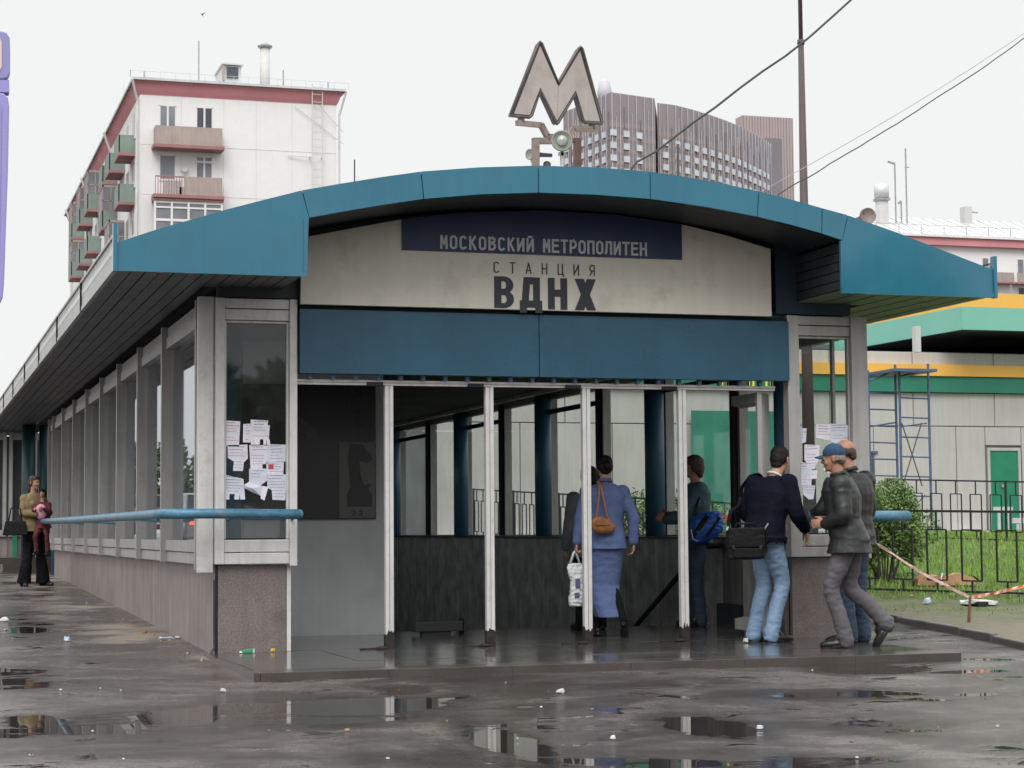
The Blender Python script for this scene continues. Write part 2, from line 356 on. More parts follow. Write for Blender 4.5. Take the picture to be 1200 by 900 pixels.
def ribbon(mb, pts, t, fn, depth, off, mi=0):
    n = len(pts); Lp = []; Rp = []
    for i, p in enumerate(pts):
        p = Vector(p)
        def nrm(a, b): d = (Vector(b)-Vector(a)); d.normalize(); return Vector((-d.y, d.x))
        if i == 0: m_ = nrm(pts[0], pts[1]); k = 1
        elif i == n-1: m_ = nrm(pts[-2], pts[-1]); k = 1
        else:
            a = nrm(pts[i-1], p); b = nrm(p, pts[i+1]); m_ = (a+b)
            if m_.length < .1: m_ = a; k = 1
            else: m_.normalize(); k = min(2.2, 1/max(.3, m_.dot(a)))
        Lp.append(p+m_*t/2*k); Rp.append(p-m_*t/2*k)
    front = [fn(q.x, q.y, depth+off) for q in Lp+Rp]; back = [fn(q.x, q.y, 0) for q in Lp+Rp]
    vs = front+back; N_ = 2*n; fs = []
    for i in range(n-1):
        fs += [(i, i+1, n+i+1, n+i), (N_+i, N_+n+i, N_+n+i+1, N_+i+1), (i, N_+i, N_+i+1, i+1), (n+i, n+i+1, N_+n+i+1, N_+n+i)]
    fs += [(0, n, N_+n, N_), (n-1, N_+n-1, N_+2*n-1, 2*n-1)]
    mb.add(vs, fs, mi)
def letter(ch, org, ux, uz, H, w_, t, out, depth=.006):
    mb = MB(); org = Vector(org); ux = Vector(ux); uz = Vector(uz); out = Vector(out)
    fn = lambda a, b, d: org + ux*(a*H) + uz*(b*H) + out*d
    for k, st in enumerate(glyph(ch, w_, t)): ribbon(mb, st, t, fn, depth, k*.0006)
    return mb
def text_parts(s, org, ux, uz, H, w_, t, pitch, out, m, parent, name='letter'):
    x = 0
    for ch in s:
        if ch != ' ':
            letter(ch, Vector(org)+Vector(ux)*x, ux, uz, H, w_, t, out).build(name, m, parent)
        x += pitch*H if ch != ' ' else pitch*H*.9
    return x
# ------------------------------------------------------------------ terrain
def sst(x, a, b): t = max(0, min(1, (x-a)/(b-a))); return t*t*(3-2*t)
def g0(y):
    if y < -8: return -.304
    if y < 14: return .038*y
    if y < 17: return .532+.0145*(y-14)
    if y < 41: return .5755+.0167*(y-17)
    return .993+(1.35-.993)*sst(y, 41, 58)
def gz(x, y):
    b = g0(y); l = max(b, min(1.4, .57+.055*(y-18)))
    k = sst(x, 9.6, 12.0) if y < 60 else 0
    return b*(1-k)+l*k
FL = .59
def asphalt():
    m = bpy.data.materials.new('wet_asphalt'); m.use_nodes = True; t = m.node_tree; N = t.nodes; b = N['Principled BSDF']; l = t.links.new
    tcn = N.new('ShaderNodeTexCoord'); src = tcn.outputs['Object']
    def nz(sc, d=5, r=.6, scale=(1, 1, 1), dist=0, ofs=0):
        mp = N.new('ShaderNodeMapping'); mp.inputs['Location'].default_value = (ofs, ofs*1.7, 0); mp.inputs['Scale'].default_value = scale; l(src, mp.inputs[0])
        n = N.new('ShaderNodeTexNoise'); n.inputs['Scale'].default_value = sc; n.inputs['Detail'].default_value = d; n.inputs['Roughness'].default_value = r
        n.inputs['Distortion'].default_value = dist
        l(mp.outputs[0], n.inputs['Vector']); return n.outputs['Fac']
    def rng(v, a, c, lo, hi, mode='LINEAR'):
        r_ = N.new('ShaderNodeMapRange'); r_.interpolation_type = mode; l(v, r_.inputs[0])
        for i_, x_ in zip((1, 2, 3, 4), (a, c, lo, hi)): r_.inputs[i_].default_value = x_
        return r_.outputs[0]
    def mth(op, a, c):
        n = N.new('ShaderNodeMath'); n.operation = op
        for i_, v in enumerate((a, c)):
            if isinstance(v, (int, float)): n.inputs[i_].default_value = v
            else: l(v, n.inputs[i_])
        return n.outputs[0]
    # standing water: irregular low spots with soft damp margins, plus a few particular puddles
    film = nz(.62, 7, .62, (.75, 1.15, 1), .5, 3.7)
    pud = rng(film, .565, .615, 0, 1, 'SMOOTHSTEP'); damp_margin = rng(film, .44, .56, 0, 1, 'SMOOTHSTEP')
    small = rng(nz(2.1, 6, .65, (.7, 1.2, 1), .6), .60, .63, 0, 1, 'SMOOTHSTEP'); pud = mth('MAXIMUM', pud, small)
    sx = N.new('ShaderNodeSeparateXYZ'); l(src, sx.inputs[0])
    edge = nz(1.6, 6, .65, (.5, 1, 1)); edge2 = nz(6, 5, .7)
    for (cx, cy, rx, ry) in PUDDLES:
        dx = mth('DIVIDE', mth('SUBTRACT', sx.outputs[0], cx), rx); dy = mth('DIVIDE', mth('SUBTRACT', sx.outputs[1], cy), ry)
        d = mth('ADD', mth('MULTIPLY', dx, dx), mth('MULTIPLY', dy, dy))
        d = mth('ADD', d, mth('MULTIPLY', mth('SUBTRACT', edge, .5), 2.6)); d = mth('ADD', d, mth('MULTIPLY', mth('SUBTRACT', edge2, .5), 1.8))
        pud = mth('MAXIMUM', pud, rng(d, .7, 1.05, 1, 0, 'SMOOTHSTEP')); damp_margin = mth('MAXIMUM', damp_margin, rng(d, .9, 2.2, 1, 0, 'SMOOTHSTEP'))
    # dry sandy patches by the side wall
    dxw = rng(sx.outputs[0], 1.2, 2.2, 0, 1, 'SMOOTHSTEP'); yw = rng(sx.outputs[1], 14.5, 17, 0, 1, 'SMOOTHSTEP')
    dry = mth('MULTIPLY', mth('MULTIPLY', dxw, yw), rng(nz(.55, 4, .6), .48, .56, 0, 1))
    dry = mth('MULTIPLY', dry, rng(sx.outputs[0], 2.6, 3.2, 1, 0))
    wetf = mth('MULTIPLY', rng(nz(.8, 7, .68, (.8, 1, 1), .4), .34, .62, 0, 1), rng(damp_margin, 0, 1, 1, .25))
    damp = rng(nz(3.5, 6, .7), .3, .7, .75, 1.25); fine = rng(nz(95, 4, .75), .32, .68, .45, 1.6)
    spk = rng(nz(60, 2), .66, .72, 1, 1.9)
    c1 = N.new('ShaderNodeMixRGB'); c1.inputs[1].default_value = (.036, .031, .029, 1); c1.inputs[2].default_value = (.135, .120, .113, 1); l(wetf, c1.inputs[0])
    c2 = N.new('ShaderNodeMixRGB'); c2.blend_type = 'MULTIPLY'; c2.inputs[0].default_value = 1; l(c1.outputs[0], c2.inputs[1]); l(mth('MULTIPLY', mth('MULTIPLY', damp, fine), spk), c2.inputs[2])
    c3 = N.new('ShaderNodeMixRGB'); l(dry, c3.inputs[0]); l(c2.outputs[0], c3.inputs[1]); c3.inputs[2].default_value = (.30, .25, .21, 1)
    c4 = N.new('ShaderNodeMixRGB'); l(pud, c4.inputs[0]); l(c3.outputs[0], c4.inputs[1]); c4.inputs[2].default_value = (.034, .029, .027, 1)
    vo = N.new('ShaderNodeTexVoronoi'); vo.feature = 'DISTANCE_TO_EDGE'; vo.inputs['Scale'].default_value = .42
    wv = N.new('ShaderNodeVectorMath'); wv.operation = 'MULTIPLY_ADD'; nn_ = N.new('ShaderNodeTexNoise'); nn_.inputs['Scale'].default_value = 2.2; nn_.inputs['Detail'].default_value = 6; l(src, nn_.inputs[0]); l(nn_.outputs['Color'], wv.inputs[0]); wv.inputs[1].default_value = (.9, .9, 0); l(src, wv.inputs[2]); l(wv.outputs[0], vo.inputs['Vector'])
    crack = mth('MULTIPLY', rng(vo.outputs['Distance'], .0, .006, 1, 0), rng(nz(.5, 3), .5, .56, 0, .8))
    c5 = N.new('ShaderNodeMixRGB'); l(crack, c5.inputs[0]); l(c4.outputs[0], c5.inputs[1]); c5.inputs[2].default_value = (.012, .011, .010, 1)
    l(c5.outputs[0], b.inputs['Base Color'])
    r0 = mth('MULTIPLY', rng(wetf, 0, 1, .07, .34), rng(nz(9, 5, .7), .3, .7, .7, 1.35))
    r1 = mth('ADD', r0, mth('MULTIPLY', dry, .5))
    r2 = mth('MULTIPLY', r1, rng(pud, 0, 1, 1, .08)); l(r2, b.inputs['Roughness'])
    b.inputs['IOR'].default_value = 1.36
    h = mth('ADD', mth('MULTIPLY', nz(75, 5, .7), .0042), mth('MULTIPLY', nz(9, 5, .6), .0026))
    h = mth('ADD', h, mth('MULTIPLY', nz(1.3, 3), .006))
    h = mth('MULTIPLY', h, rng(pud, 0, 1, 1, 0))
    bp = N.new('ShaderNodeBump'); bp.inputs['Strength'].default_value = 1; bp.inputs['Distance'].default_value = 1; l(h, bp.inputs['Height'])
    # still water lies level whatever the slope of the pavement
    nm = N.new('ShaderNodeMix'); nm.data_type = 'VECTOR'; l(pud, nm.inputs[0]); l(bp.outputs[0], nm.inputs[4]); nm.inputs[5].default_value = (0, 0, 1); nv = N.new('ShaderNodeVectorMath'); nv.operation = 'NORMALIZE'; l(nm.outputs[1], nv.inputs[0]); l(nv.outputs[0], b.inputs['Normal'])
    return m
def pz(x, y):      # pixel -> point on sloping pavement
    p = onZ(x, y, .4)
    for _ in range(12): p = onZ(x, y, gz(p.x, p.y))
    return p
PUDDLES = []
for (x0, y0, x1, y1) in ((145, 834, 262, 851), (775, 838, 882, 864), (0, 735, 60, 742), (0, 838, 75, 852), (1085, 785, 1190, 789), (1110, 812, 1180, 816), (560, 846, 640, 900), (445, 804, 500, 814), (715, 800, 800, 806), (950, 779, 1100, 790)):
    a = pz(x0, (y0+y1)/2); b_ = pz(x1, (y0+y1)/2); c_ = pz((x0+x1)/2, y0); d_ = pz((x0+x1)/2, y1)
    PUDDLES.append(((a.x+b_.x)/2, (c_.y+d_.y)/2, (b_-a).length/2, abs(c_.y-d_.y)/2*1.15))
M['asphalt'] = asphalt()
def build_ground():
    xs = [-600, -200, -80, -40, -20, -12, -8]+[-5+.5*i for i in range(15)]+[2.55, 8.35]+[8.8+.4*i for i in range(14)]+[15, 16.5, 18, 20, 24, 30, 45, 80, 200, 700]
    ys = [-120, -40, -15, -8]+[-6+.6*i for i in range(38)]+[16.75]+[17.2+.8*i for i in range(23)]+[35.6, 37, 39, 41, 43, 46, 49, 52, 55, 58, 61, 70, 100, 200, 400, 900, 1500]
    v = []; f = []
    for y in ys:
        for x in xs: v.append((x, y, gz(x, y) - (0 if True else 0)))
    n = len(xs)
    for j in range(len(ys)-1):
        for i in range(n-1):
            if xs[i] >= 2.54 and xs[i+1] <= 8.36 and ys[j] >= 16.7 and ys[j+1] <= 35.7: continue
            f.append((j*n+i, j*n+i+1, (j+1)*n+i+1, (j+1)*n+i))
    mb = MB(); mb.add(v, f); mb.build('pavement', 'asphalt', smooth=True, fix=False, kind='structure')
build_ground()
# lawn: muddy strip then grass
def lawn_edge(y): 
    pts = [(13.0, 8.9), (14.9, 9.22), (16.6, 9.62), (18.6, 10.0), (21, 10.25), (26, 10.35), (60, 10.4)]
    if y <= pts[0][0]: return 8.9-(13-y)*.15
    for (a, xa), (b, xb) in zip(pts, pts[1:]):
        if y <= b: return xa+(xb-xa)*(y-a)/(b-a)
    return 10.4
def lawn_mat():
    m = mat('lawn_soil', (.07, .10, .03), .95, var=.25, vs=2.0, grain=.3, gs=30, bump=.01, bs=25)
    t = m.node_tree; N = t.nodes; l = t.links.new; b = N['Principled BSDF']
    tcn = N.new('ShaderNodeTexCoord'); sx = N.new('ShaderNodeSeparateXYZ'); l(tcn.outputs['Object'], sx.inputs[0])
    n = N.new('ShaderNodeTexNoise'); n.inputs['Scale'].default_value = 2.2; n.inputs['Detail'].default_value = 7; n.inputs['Roughness'].default_value = .7; l(tcn.outputs['Object'], n.inputs[0])
    # distance from the kerb: bare earth near it
    k = N.new('ShaderNodeMath'); k.operation = 'MULTIPLY_ADD'; l(sx.outputs[1], k.inputs[0]); k.inputs[1].default_value = -.12; k.inputs[2].default_value = 0
    a = N.new('ShaderNodeMath'); a.operation = 'ADD'; l(sx.outputs[1], a.inputs[0]); 
    q = N.new('ShaderNodeMath'); q.operation = 'MULTIPLY'; l(sx.outputs[0], q.inputs[0]); q.inputs[1].default_value = .95; l(q.outputs[0], a.inputs[1])
    c = N.new('ShaderNodeMath'); c.operation = 'MULTIPLY_ADD'; l(n.outputs[0], c.inputs[0]); c.inputs[1].default_value = -9; l(a.outputs[0], c.inputs[2])
    r = N.new('ShaderNodeMapRange'); l(c.outputs[0], r.inputs[0])
    for i_, x_ in zip((1, 2, 3, 4), (23.0, 28.0, 0, 1)): r.inputs[i_].default_value = x_
    old = b.inputs['Base Color'].links[0].from_socket
    mx = N.new('ShaderNodeMixRGB'); l(r.outputs[0], mx.inputs[0]); l(old, mx.inputs[2])
    n2 = N.new('ShaderNodeTexNoise'); n2.inputs['Scale'].default_value = 12; n2.inputs['Detail'].default_value = 6; l(tcn.outputs['Object'], n2.inputs[0])
    m2 = N.new('ShaderNodeMixRGB'); m2.inputs[1].default_value = (.15, .13, .10, 1); m2.inputs[2].default_value = (.22, .20, .14, 1); l(n2.outputs[0], m2.inputs[0])
    l(m2.outputs[0], mx.inputs[1]); l(mx.outputs[0], b.inputs['Base Color'])
    return m
M['lawn'] = lawn_mat()
ys = [10+.4*i for i in range(60)]+[34+2*i for i in range(12)]; us = [0, .12, .3, .6, 1, 1.5, 2.1, 3, 4, 5.5, 7, 10, 14, 20, 30, 50]
v = []; 
for y in ys:
    for i, u in enumerate(us):
        x = lawn_edge(y)+u; v.append((x, y, gz(x, y)+(.03 if i else .03)+.02*noise.noise(Vector((x*1.5, y*1.5, 0)))))
n = len(us); f = [(j*n+i, j*n+i+1, (j+1)*n+i+1, (j+1)*n+i) for j in range(len(ys)-1) for i in range(n-1)]
MB().add(v, f).build('lawn_ground', 'lawn', smooth=True, fix=False, kind='structure')
# kerb stones, sunk and crooked, each a piece
kr = empty('lawn_kerb', (9.6, 16, .57), label='dark sunken kerb stones curving between wet pavement and muddy lawn', cat='kerb')
yy = 11.0; 
def rel(mb, o): mb.v = [(a-o.location.x, b-o.location.y, c-o.location.z) for a, b, c in mb.v]; return mb
rk = random.Random(3)
while yy < 26:
    y2 = yy+.95; a = Vector((lawn_edge(yy)-.02, yy+.012, gz(lawn_edge(yy), yy)+.012+rk.uniform(-.012, .012))); b = Vector((lawn_edge(y2)-.02, y2-.012, gz(lawn_edge(y2), y2)+.012+rk.uniform(-.012, .012)))
    mb = MB().bar(a, b, .075, .11); rel(mb, kr).build('kerb_stone', 'kerb', kr, bevel=.015); yy = y2

# ------------------------------------------------------------------ metro pavilion
PV = empty('metro_pavilion', (0, 0, 0), label='long low glazed metro entrance pavilion with blue arched canopy and granite base', cat='metro entrance')
YF = 15.6
def strip_panel(px, y0=YF, th=.03): return [onY(x, y, y0) for x, y in px]
top = [(135, 285), (180, 270), (225, 257), (267, 245), (310, 234), (354, 223), (400, 215), (447, 207.5), (493.5, 201), (562, 196), (631, 194), (697, 196), (762, 201), (827, 211.2), (889, 224), (926, 233.5), (963, 243.8), (993, 252), (1050, 272), (1108, 294.5), (1166, 317)]
bot = [(362, 255), (406, 247), (451, 239.5), (496.5, 233), (563, 227.6), (631, 225.6), (697, 228), (762, 233), (826, 242), (887, 253.5), (924, 262.5), (962, 273), (986, 281)]
T = [onY(x, y, YF) for x, y in top]; B_ = [onY(x, y, YF) for x, y in bot]
def lerp_z(P, X):
    for a, b in zip(P, P[1:]):
        if a.x <= X <= b.x: return a.z+(b.z-a.z)*(X-a.x)/(b.x-a.x)
    return P[0].z if X < P[0].x else P[-1].z
XL, XR = 1.55, 9.40; ZS = 3.68
xi_l, xi_r = 3.08, 7.87
def fpanel(tx0, tx1, bx0, bx1, side=0):
    g_ = .004
    ts = [tx0+g_]+[p.x for p in T if tx0+g_ < p.x < tx1-g_]+[tx1-g_]
    P = [Vector((x, YF, lerp_z(T, x))) for x in ts]
    if side == 0:
        bs_ = [bx0+g_]+[p.x for p in B_ if bx0+g_ < p.x < bx1-g_]+[bx1-g_]
        Q = [Vector((x, YF, lerp_z(B_, x))) for x in bs_][::-1]
    elif side == -1: Q = [Vector((bx1, YF, B_[0].z)), Vector((xi_l, YF, ZS)), Vector((XL, YF, ZS))]
    else: Q = [Vector((XR, YF, ZS)), Vector((xi_r, YF, ZS)), Vector((bx0, YF, B_[-1].z))]
    mb = MB(); mb.prism(P+Q, (0, .035, 0)); mb.build('fascia_panel', 'fascia_blue', PV)
tX = lambda px: onY(px, 220, YF).x
seamsT = [tX(354), tX(493.5), tX(631), tX(762), tX(889), tX(963), tX(993)]
seamsB = [tX(362), tX(496.5), tX(631), tX(762), tX(887), tX(962), tX(986)]
fpanel(T[0].x, seamsT[0], 0, seamsB[0], -1)
for a, b, c, d in zip(seamsT, seamsT[1:], seamsB, seamsB[1:]): fpanel(a, b, c, d)
fpanel(seamsT[-1], T[-1].x, seamsB[-1], 0, 1)
# trim strips: bottom and inner edges of the side panels
for x0, x1 in ((XL-.01, xi_l), (xi_r, XR+.01)):
    boxpart('fascia_trim', (x0, x1, YF-.012, YF+.02, ZS-.018, ZS+.022), 'fascia_blue', PV)
boxpart('fascia_trim', (xi_l-.025, xi_l+.006, YF-.01, YF+.02, ZS+.024, B_[0].z-.01), 'fascia_blue', PV)
boxpart('fascia_trim', (xi_r-.006, xi_r+.025, YF-.01, YF+.02, ZS+.024, B_[-1].z-.01), 'fascia_blue', PV)
# dark backing so the seams read, and the vaulted roof shell
mb = MB()
Pt = [p-Vector((0, 0, .02)) for p in T]; bb = [Vector((XL+.02, YF, ZS+.02)), Vector((xi_l-.02, YF, ZS+.02))]+[p+Vector((0, 0, .015)) for p in B_]+[Vector((xi_r+.02, YF, ZS+.02)), Vector((XR-.02, YF, ZS+.02))]
shift = Vector((0, .04, 0)); mb.prism([p+shift for p in Pt]+[p+shift for p in bb[::-1]], (0, .02, 0)); mb.build('fascia_backing', 'seam', PV)
mb = MB(); Ro = [Vector((p.x, YF+.06, p.z-.01)) for p in T]; Ri = [p-Vector((0, 0, .05)) for p in Ro]
mb.prism(Ro+Ri[::-1], (0, 21.5, 0)); mb.build('roof_shell', 'roof_metal', PV)
# left and right eaves: gutters in lengths, end posts
def eave(xo, sgn, y1):
    n = 9; L_ = (y1-YF-.04)/n
    for i in range(n):
        a = YF+.04+i*L_+.006; b = a+L_-.012
        mb = MB(); mb.box(xo, xo-sgn*.03, a, b, ZS+.045, ZS+.26); mb.box(xo+sgn*.015, xo-sgn*.02, a, b, ZS+.262, ZS+.285); mb.box(xo+sgn*.008, xo-sgn*.03, a, b, ZS+.0, ZS+.043)
        mb.build('gutter', 'gutter', PV)
        boxpart('gutter_joint', (xo+sgn*.018, xo-sgn*.03, b, b+.012, ZS-.002, ZS+.28), 'seam', PV)
eave(XL, -1, 43.2); eave(XR, 1, 37)
boxpart('corner_post', (XL-.02, XL+.012, YF-.02, YF+.04, ZS-.02, ZS+.36), 'fascia_blue', PV)
boxpart('corner_post', (XR-.012, XR+.02, YF-.02, YF+.04, ZS-.02, ZS+.36), 'fascia_blue', PV)
mb = MB(); mb.bar((XR, YF+.05, ZS+.30), (XR-.22, YF+.3, ZS+.24), .012, .012); mb.bar((XR, YF+.05, ZS+.2), (XR-.25, YF+.25, ZS+.3), .012, .012); mb.build('roof_wire_bracket', 'iron_black', PV)
# soffit boards
def soffit(x0, x1, y1, inner_from, m):
    sg = 1 if x1 > x0 else -1; n = 13; wd = abs(x1-x0)/n
    for i in range(n):
        a = x0+sg*(i*wd+.004); b = x0+sg*((i+1)*wd-.007)
        ye = y1 if (a < inner_from if sg > 0 else a > inner_from) else 16.62
        boxpart('soffit_board', (a, b, YF+.045, ye, ZS+.002+.003*(i % 2), ZS+.016+.003*(i % 2)), m, PV)
    boxpart('soffit_backing', (min(x0, x1), max(x0, x1), YF+.07, 16.6, ZS+.03, ZS+.06), 'seam', PV)
soffit(XL+.03, xi_l-.01, 43, 2.36, 'soffit'); soffit(XR-.03, xi_r+.01, 36.9, 8.62, 'soffit_green')
boxpart('soffit_backing', (XL+.02, 2.62, 16.61, 43, ZS+.03, ZS+.06), 'seam', PV)
boxpart('soffit_backing', (8.4, XR-.02, 16.61, 36.9, ZS+.03, ZS+.06), 'seam', PV)
# porch: inner cheeks boarded, vaulted lining, rear board behind the sign
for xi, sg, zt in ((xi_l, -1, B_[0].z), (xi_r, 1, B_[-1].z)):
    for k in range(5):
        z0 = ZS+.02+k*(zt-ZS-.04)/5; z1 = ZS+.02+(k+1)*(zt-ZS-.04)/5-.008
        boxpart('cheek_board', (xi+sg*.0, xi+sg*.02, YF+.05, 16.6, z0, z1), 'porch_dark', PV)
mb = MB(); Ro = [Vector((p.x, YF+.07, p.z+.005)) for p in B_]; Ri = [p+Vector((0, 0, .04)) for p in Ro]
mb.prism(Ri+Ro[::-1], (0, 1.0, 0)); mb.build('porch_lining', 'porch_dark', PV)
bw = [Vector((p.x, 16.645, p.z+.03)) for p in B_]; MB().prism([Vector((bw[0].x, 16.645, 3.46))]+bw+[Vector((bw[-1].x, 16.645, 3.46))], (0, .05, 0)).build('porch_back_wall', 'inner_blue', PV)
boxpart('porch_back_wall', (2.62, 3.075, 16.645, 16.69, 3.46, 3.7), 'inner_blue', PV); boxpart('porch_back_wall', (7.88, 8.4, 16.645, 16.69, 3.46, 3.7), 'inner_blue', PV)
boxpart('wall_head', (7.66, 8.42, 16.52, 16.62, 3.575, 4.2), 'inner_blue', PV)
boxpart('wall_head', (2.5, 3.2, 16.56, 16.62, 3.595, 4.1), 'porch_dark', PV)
# lintel in two lengths
xm = onY(631, 400, 16.5).x
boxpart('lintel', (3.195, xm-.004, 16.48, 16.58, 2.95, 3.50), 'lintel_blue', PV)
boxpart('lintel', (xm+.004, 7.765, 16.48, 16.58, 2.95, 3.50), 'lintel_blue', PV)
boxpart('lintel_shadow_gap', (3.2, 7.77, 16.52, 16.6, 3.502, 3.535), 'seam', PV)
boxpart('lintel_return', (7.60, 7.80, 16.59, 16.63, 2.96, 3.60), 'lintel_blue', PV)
x = 3.28
while x < 7.5:
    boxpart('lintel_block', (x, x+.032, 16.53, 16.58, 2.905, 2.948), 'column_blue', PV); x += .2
# front glazed bays
def front_bay(x0, x1, wl, wr, zt, rm):
    f = MB()
    f.box(x0, x0+wl, 16.52, 16.64, 1.33, zt); f.box(x1-wr, x1, 16.515, 16.64, 1.31, zt)
    f.box(x0+wl, x1-wr, 16.54, 16.63, zt-.085, zt-.002); f.box(x0+wl, x1-wr, 16.545, 16.63, zt-.185, zt-.092)
    f.box(x0+wl, x1-wr, 16.54, 16.63, 1.43, 1.535); f.box(x0+wl, x1-wr, 16.535, 16.63, 1.33, 1.423)
    f.box(x0+wl, x0+wl+.02, 16.56, 16.62, 1.54, zt-.19); f.box(x1-wr-.02, x1-wr, 16.56, 16.62, 1.54, zt-.19); f.box(x0+wl+.021, x1-wr-.021, 16.56, 16.62, zt-.21, zt-.19)
    o = f.build('window_frame', rm, PV, bevel=.006)
    boxpart('window_gasket', (x0+wl+.02, x1-wr-.02, 16.60, 16.615, 1.535, 1.548), 'seam', o)
    boxpart('pane', (x0+wl+.02, x1-wr-.02, 16.59, 16.596, 1.55, zt-.21), 'glass_grey' if x0 < 5 else 'glass', o)
front_bay(2.485, 3.18, .075, .065, 3.585, 'alu_white'); front_bay(7.77, 8.585, .115, .165, 3.565, 'alu')
boxpart('corner_mullion', (2.345, 2.478, 16.60, 16.68, 1.26, 3.60), 'alu_white', PV, bevel=.006)
boxpart('corner_mullion', (2.36, 2.47, 16.86, 16.92, 1.28, 3.60), 'alu', PV)
boxpart('pier_edge_strip', (3.105, 3.14, 16.60, 16.64, FL, 1.315), 'alu_white', PV)
# granite base
def pier(x0, x1):
    boxpart('granite_slab', (x0, x1, 16.6, 16.66, .52, 1.322), 'granite_front', PV, bevel=.004)
pier(2.52, 3.10); pier(7.81, 8.44)
boxpart('granite_slab', (7.76, 7.80, 16.66, 17.6, .55, 1.32), 'granite_light', PV)
boxpart('granite_slab', (3.06, 3.10, 16.665, 18.85, .55, 1.32), 'granite_dark', PV)
boxpart('granite_joint', (2.497, 2.515, 16.602, 16.64, .5, 1.33), 'seam', PV)
y = 16.62; k = 0
while y < 35.0:
    y2 = min(y+1.5, 35.3); boxpart('granite_slab', (2.492, 2.54, y+.002, y2-.004, .40, 1.325), 'granite_side', PV, bevel=.003); y = y2
mb = MB(); mb.tube([(2.49, 16.60, 1.2), (2.488, 16.598, .8), (2.492, 16.6, .64), (2.45, 16.57, .575)], .011); mb.build('drain_cable', 'cable', PV)
# side bays, left (outside seen) and right (inside seen)
finsY = [19.28, 21.4, 23.55, 25.7, 27.85, 30.0, 32.15, 34.3]
def side_bays(left):
    s = 1 if left else -1; X = 2.48 if left else 8.46; edges = [16.95]+finsY+[35.3]
    for y_ in finsY+[35.3]:
        boxpart('mullion', (X-s*.115, X+s*.01, y_-.035, y_+.035, 1.32, 3.60), 'alu', PV)
        boxpart('inner_mullion', (X+s*.015, X+s*.07, y_-.04, y_+.04, 1.52, 3.44), 'seam' if not left else 'alu', PV)
    for a, b in zip(edges, edges[1:]):
        a += .037; b -= .037
        f = MB()
        for z0, z1, d in ((3.50, 3.59, .06), (3.385, 3.49, .075), (1.43, 1.53, .075), (1.325, 1.42, .06)): f.box(X-s*d, X+s*.008, a, b, z0, z1)
        f.box(X-s*.02, X+s*.008, a, a+.05, 1.532, 3.383); f.box(X-s*.02, X+s*.008, b-.05, b, 1.532, 3.383)
        o = f.build('window_frame', 'alu', PV)
        boxpart('pane', (X-s*.002, X-s*.008, a+.05, b-.05, 1.53, 3.385), 'glass_side' if left else 'glass', o)
side_bays(True); side_bays(False)
for a, b in zip([16.95]+finsY, finsY+[35.3]):
    if finsY.index(b) % 2 == 0 if b in finsY else False: continue
    boxpart('transom', (8.40, 8.445, a+.05, b-.05, 3.18, 3.24), 'seam', PV)
# interior
boxpart('floor_slab', (3.12, 8.28, 16.64, 19.3, .36, FL), 'floor_wet', PV)
mb = MB(); NS = 14
for i in range(NS): mb.box(4.62, 8.28, 19.3+.33*i, 19.3+.33*(i+1), -1.8, FL-.15*(i+1))
mb.v = mb.v[:]
root_st = mb.build('stair_flight', 'floor_wet', PV)
boxpart('lower_landing', (4.62, 8.28, 19.3+.33*NS, 35.2, -1.9, FL-.15*NS-.001), 'floor_wet', PV)
y = 19.32
while y < 35.2:
    y2 = min(y+1.3, 35.2); boxpart('parapet_slab', (8.28, 8.38, y+.004, y2-.003, -1.9, 1.49), 'granite_dark', PV); y = y2
for a, b in ((16.68, 17.55), (17.56, 18.43), (18.44, 19.315)): boxpart('parapet_slab', (8.28, 8.38, a, b, FL, 1.49), 'granite_light', PV)
boxpart('parapet_cap', (8.18, 8.40, 16.7, 35.2, 1.492, 1.511), 'inner_blue', PV)
boxpart('inner_skirting', (8.20, 8.275, 17.4, 19.3, FL, FL+.22), 'porch_dark', PV)
mb = MB(); mb.tube([(8.14, 19.0, 1.42), (8.14, 19.5, 1.40), (8.14, 24.2, -.72), (8.14, 26, -.72)], .03)
mb.build('stair_rail', 'iron_black', PV)
boxpart('stairwell_wall', (4.56, 4.615, 19.3, 35.2, -1.9, 1.2), 'granite_dark', PV)
boxpart('end_wall', (2.55, 8.4, 35.25, 35.4, -1.9, 3.44), 'ceiling', PV)
boxpart('booth_wall', (3.12, 4.50, 18.9, 18.98, FL, 3.38), 'booth_grey', PV)
boxpart('booth_side_wall', (4.44, 4.50, 18.985, 24.0, FL, 3.38), 'booth_grey', PV)
boxpart('booth_inner_wall', (2.95, 3.0, 19.0, 24.0, .4, 3.38), 'booth_grey', PV); boxpart('booth_rear_wall', (3.005, 4.435, 23.9, 23.98, .4, 3.38), 'booth_grey', PV)
boxpart('gallery_floor', (2.56, 4.555, 24.05, 35.2, .3, .6), 'floor_edge', PV)
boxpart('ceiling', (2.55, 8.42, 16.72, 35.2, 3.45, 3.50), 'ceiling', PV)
boxpart('ceiling_beam', (3.2, 8.3, 20.2, 20.32, 3.3, 3.448), 'ceiling', PV)
for i in range(6):
    boxpart('ceiling_strip', (8.02, 8.10, 17.0+i*3, 19.9+i*3, 3.40, 3.448), 'alu', PV)
def col(x, y, z0=-1.8, r=.105): MB().lathe((x, y, z0), (0, 0, 1), [(0, r), (3.44-z0, r)], 20).build('column', 'column_blue', PV, smooth=2)
for c in ((8.16, 17.45, FL), (2.75, 17.45, FL)): col(*c)
for px_, r_ in ((768, .115), (637, .115), (540.5, .115), (462, .115)): col(8.30, onX(px_, 600, 8.30).y, 1.512, r_)
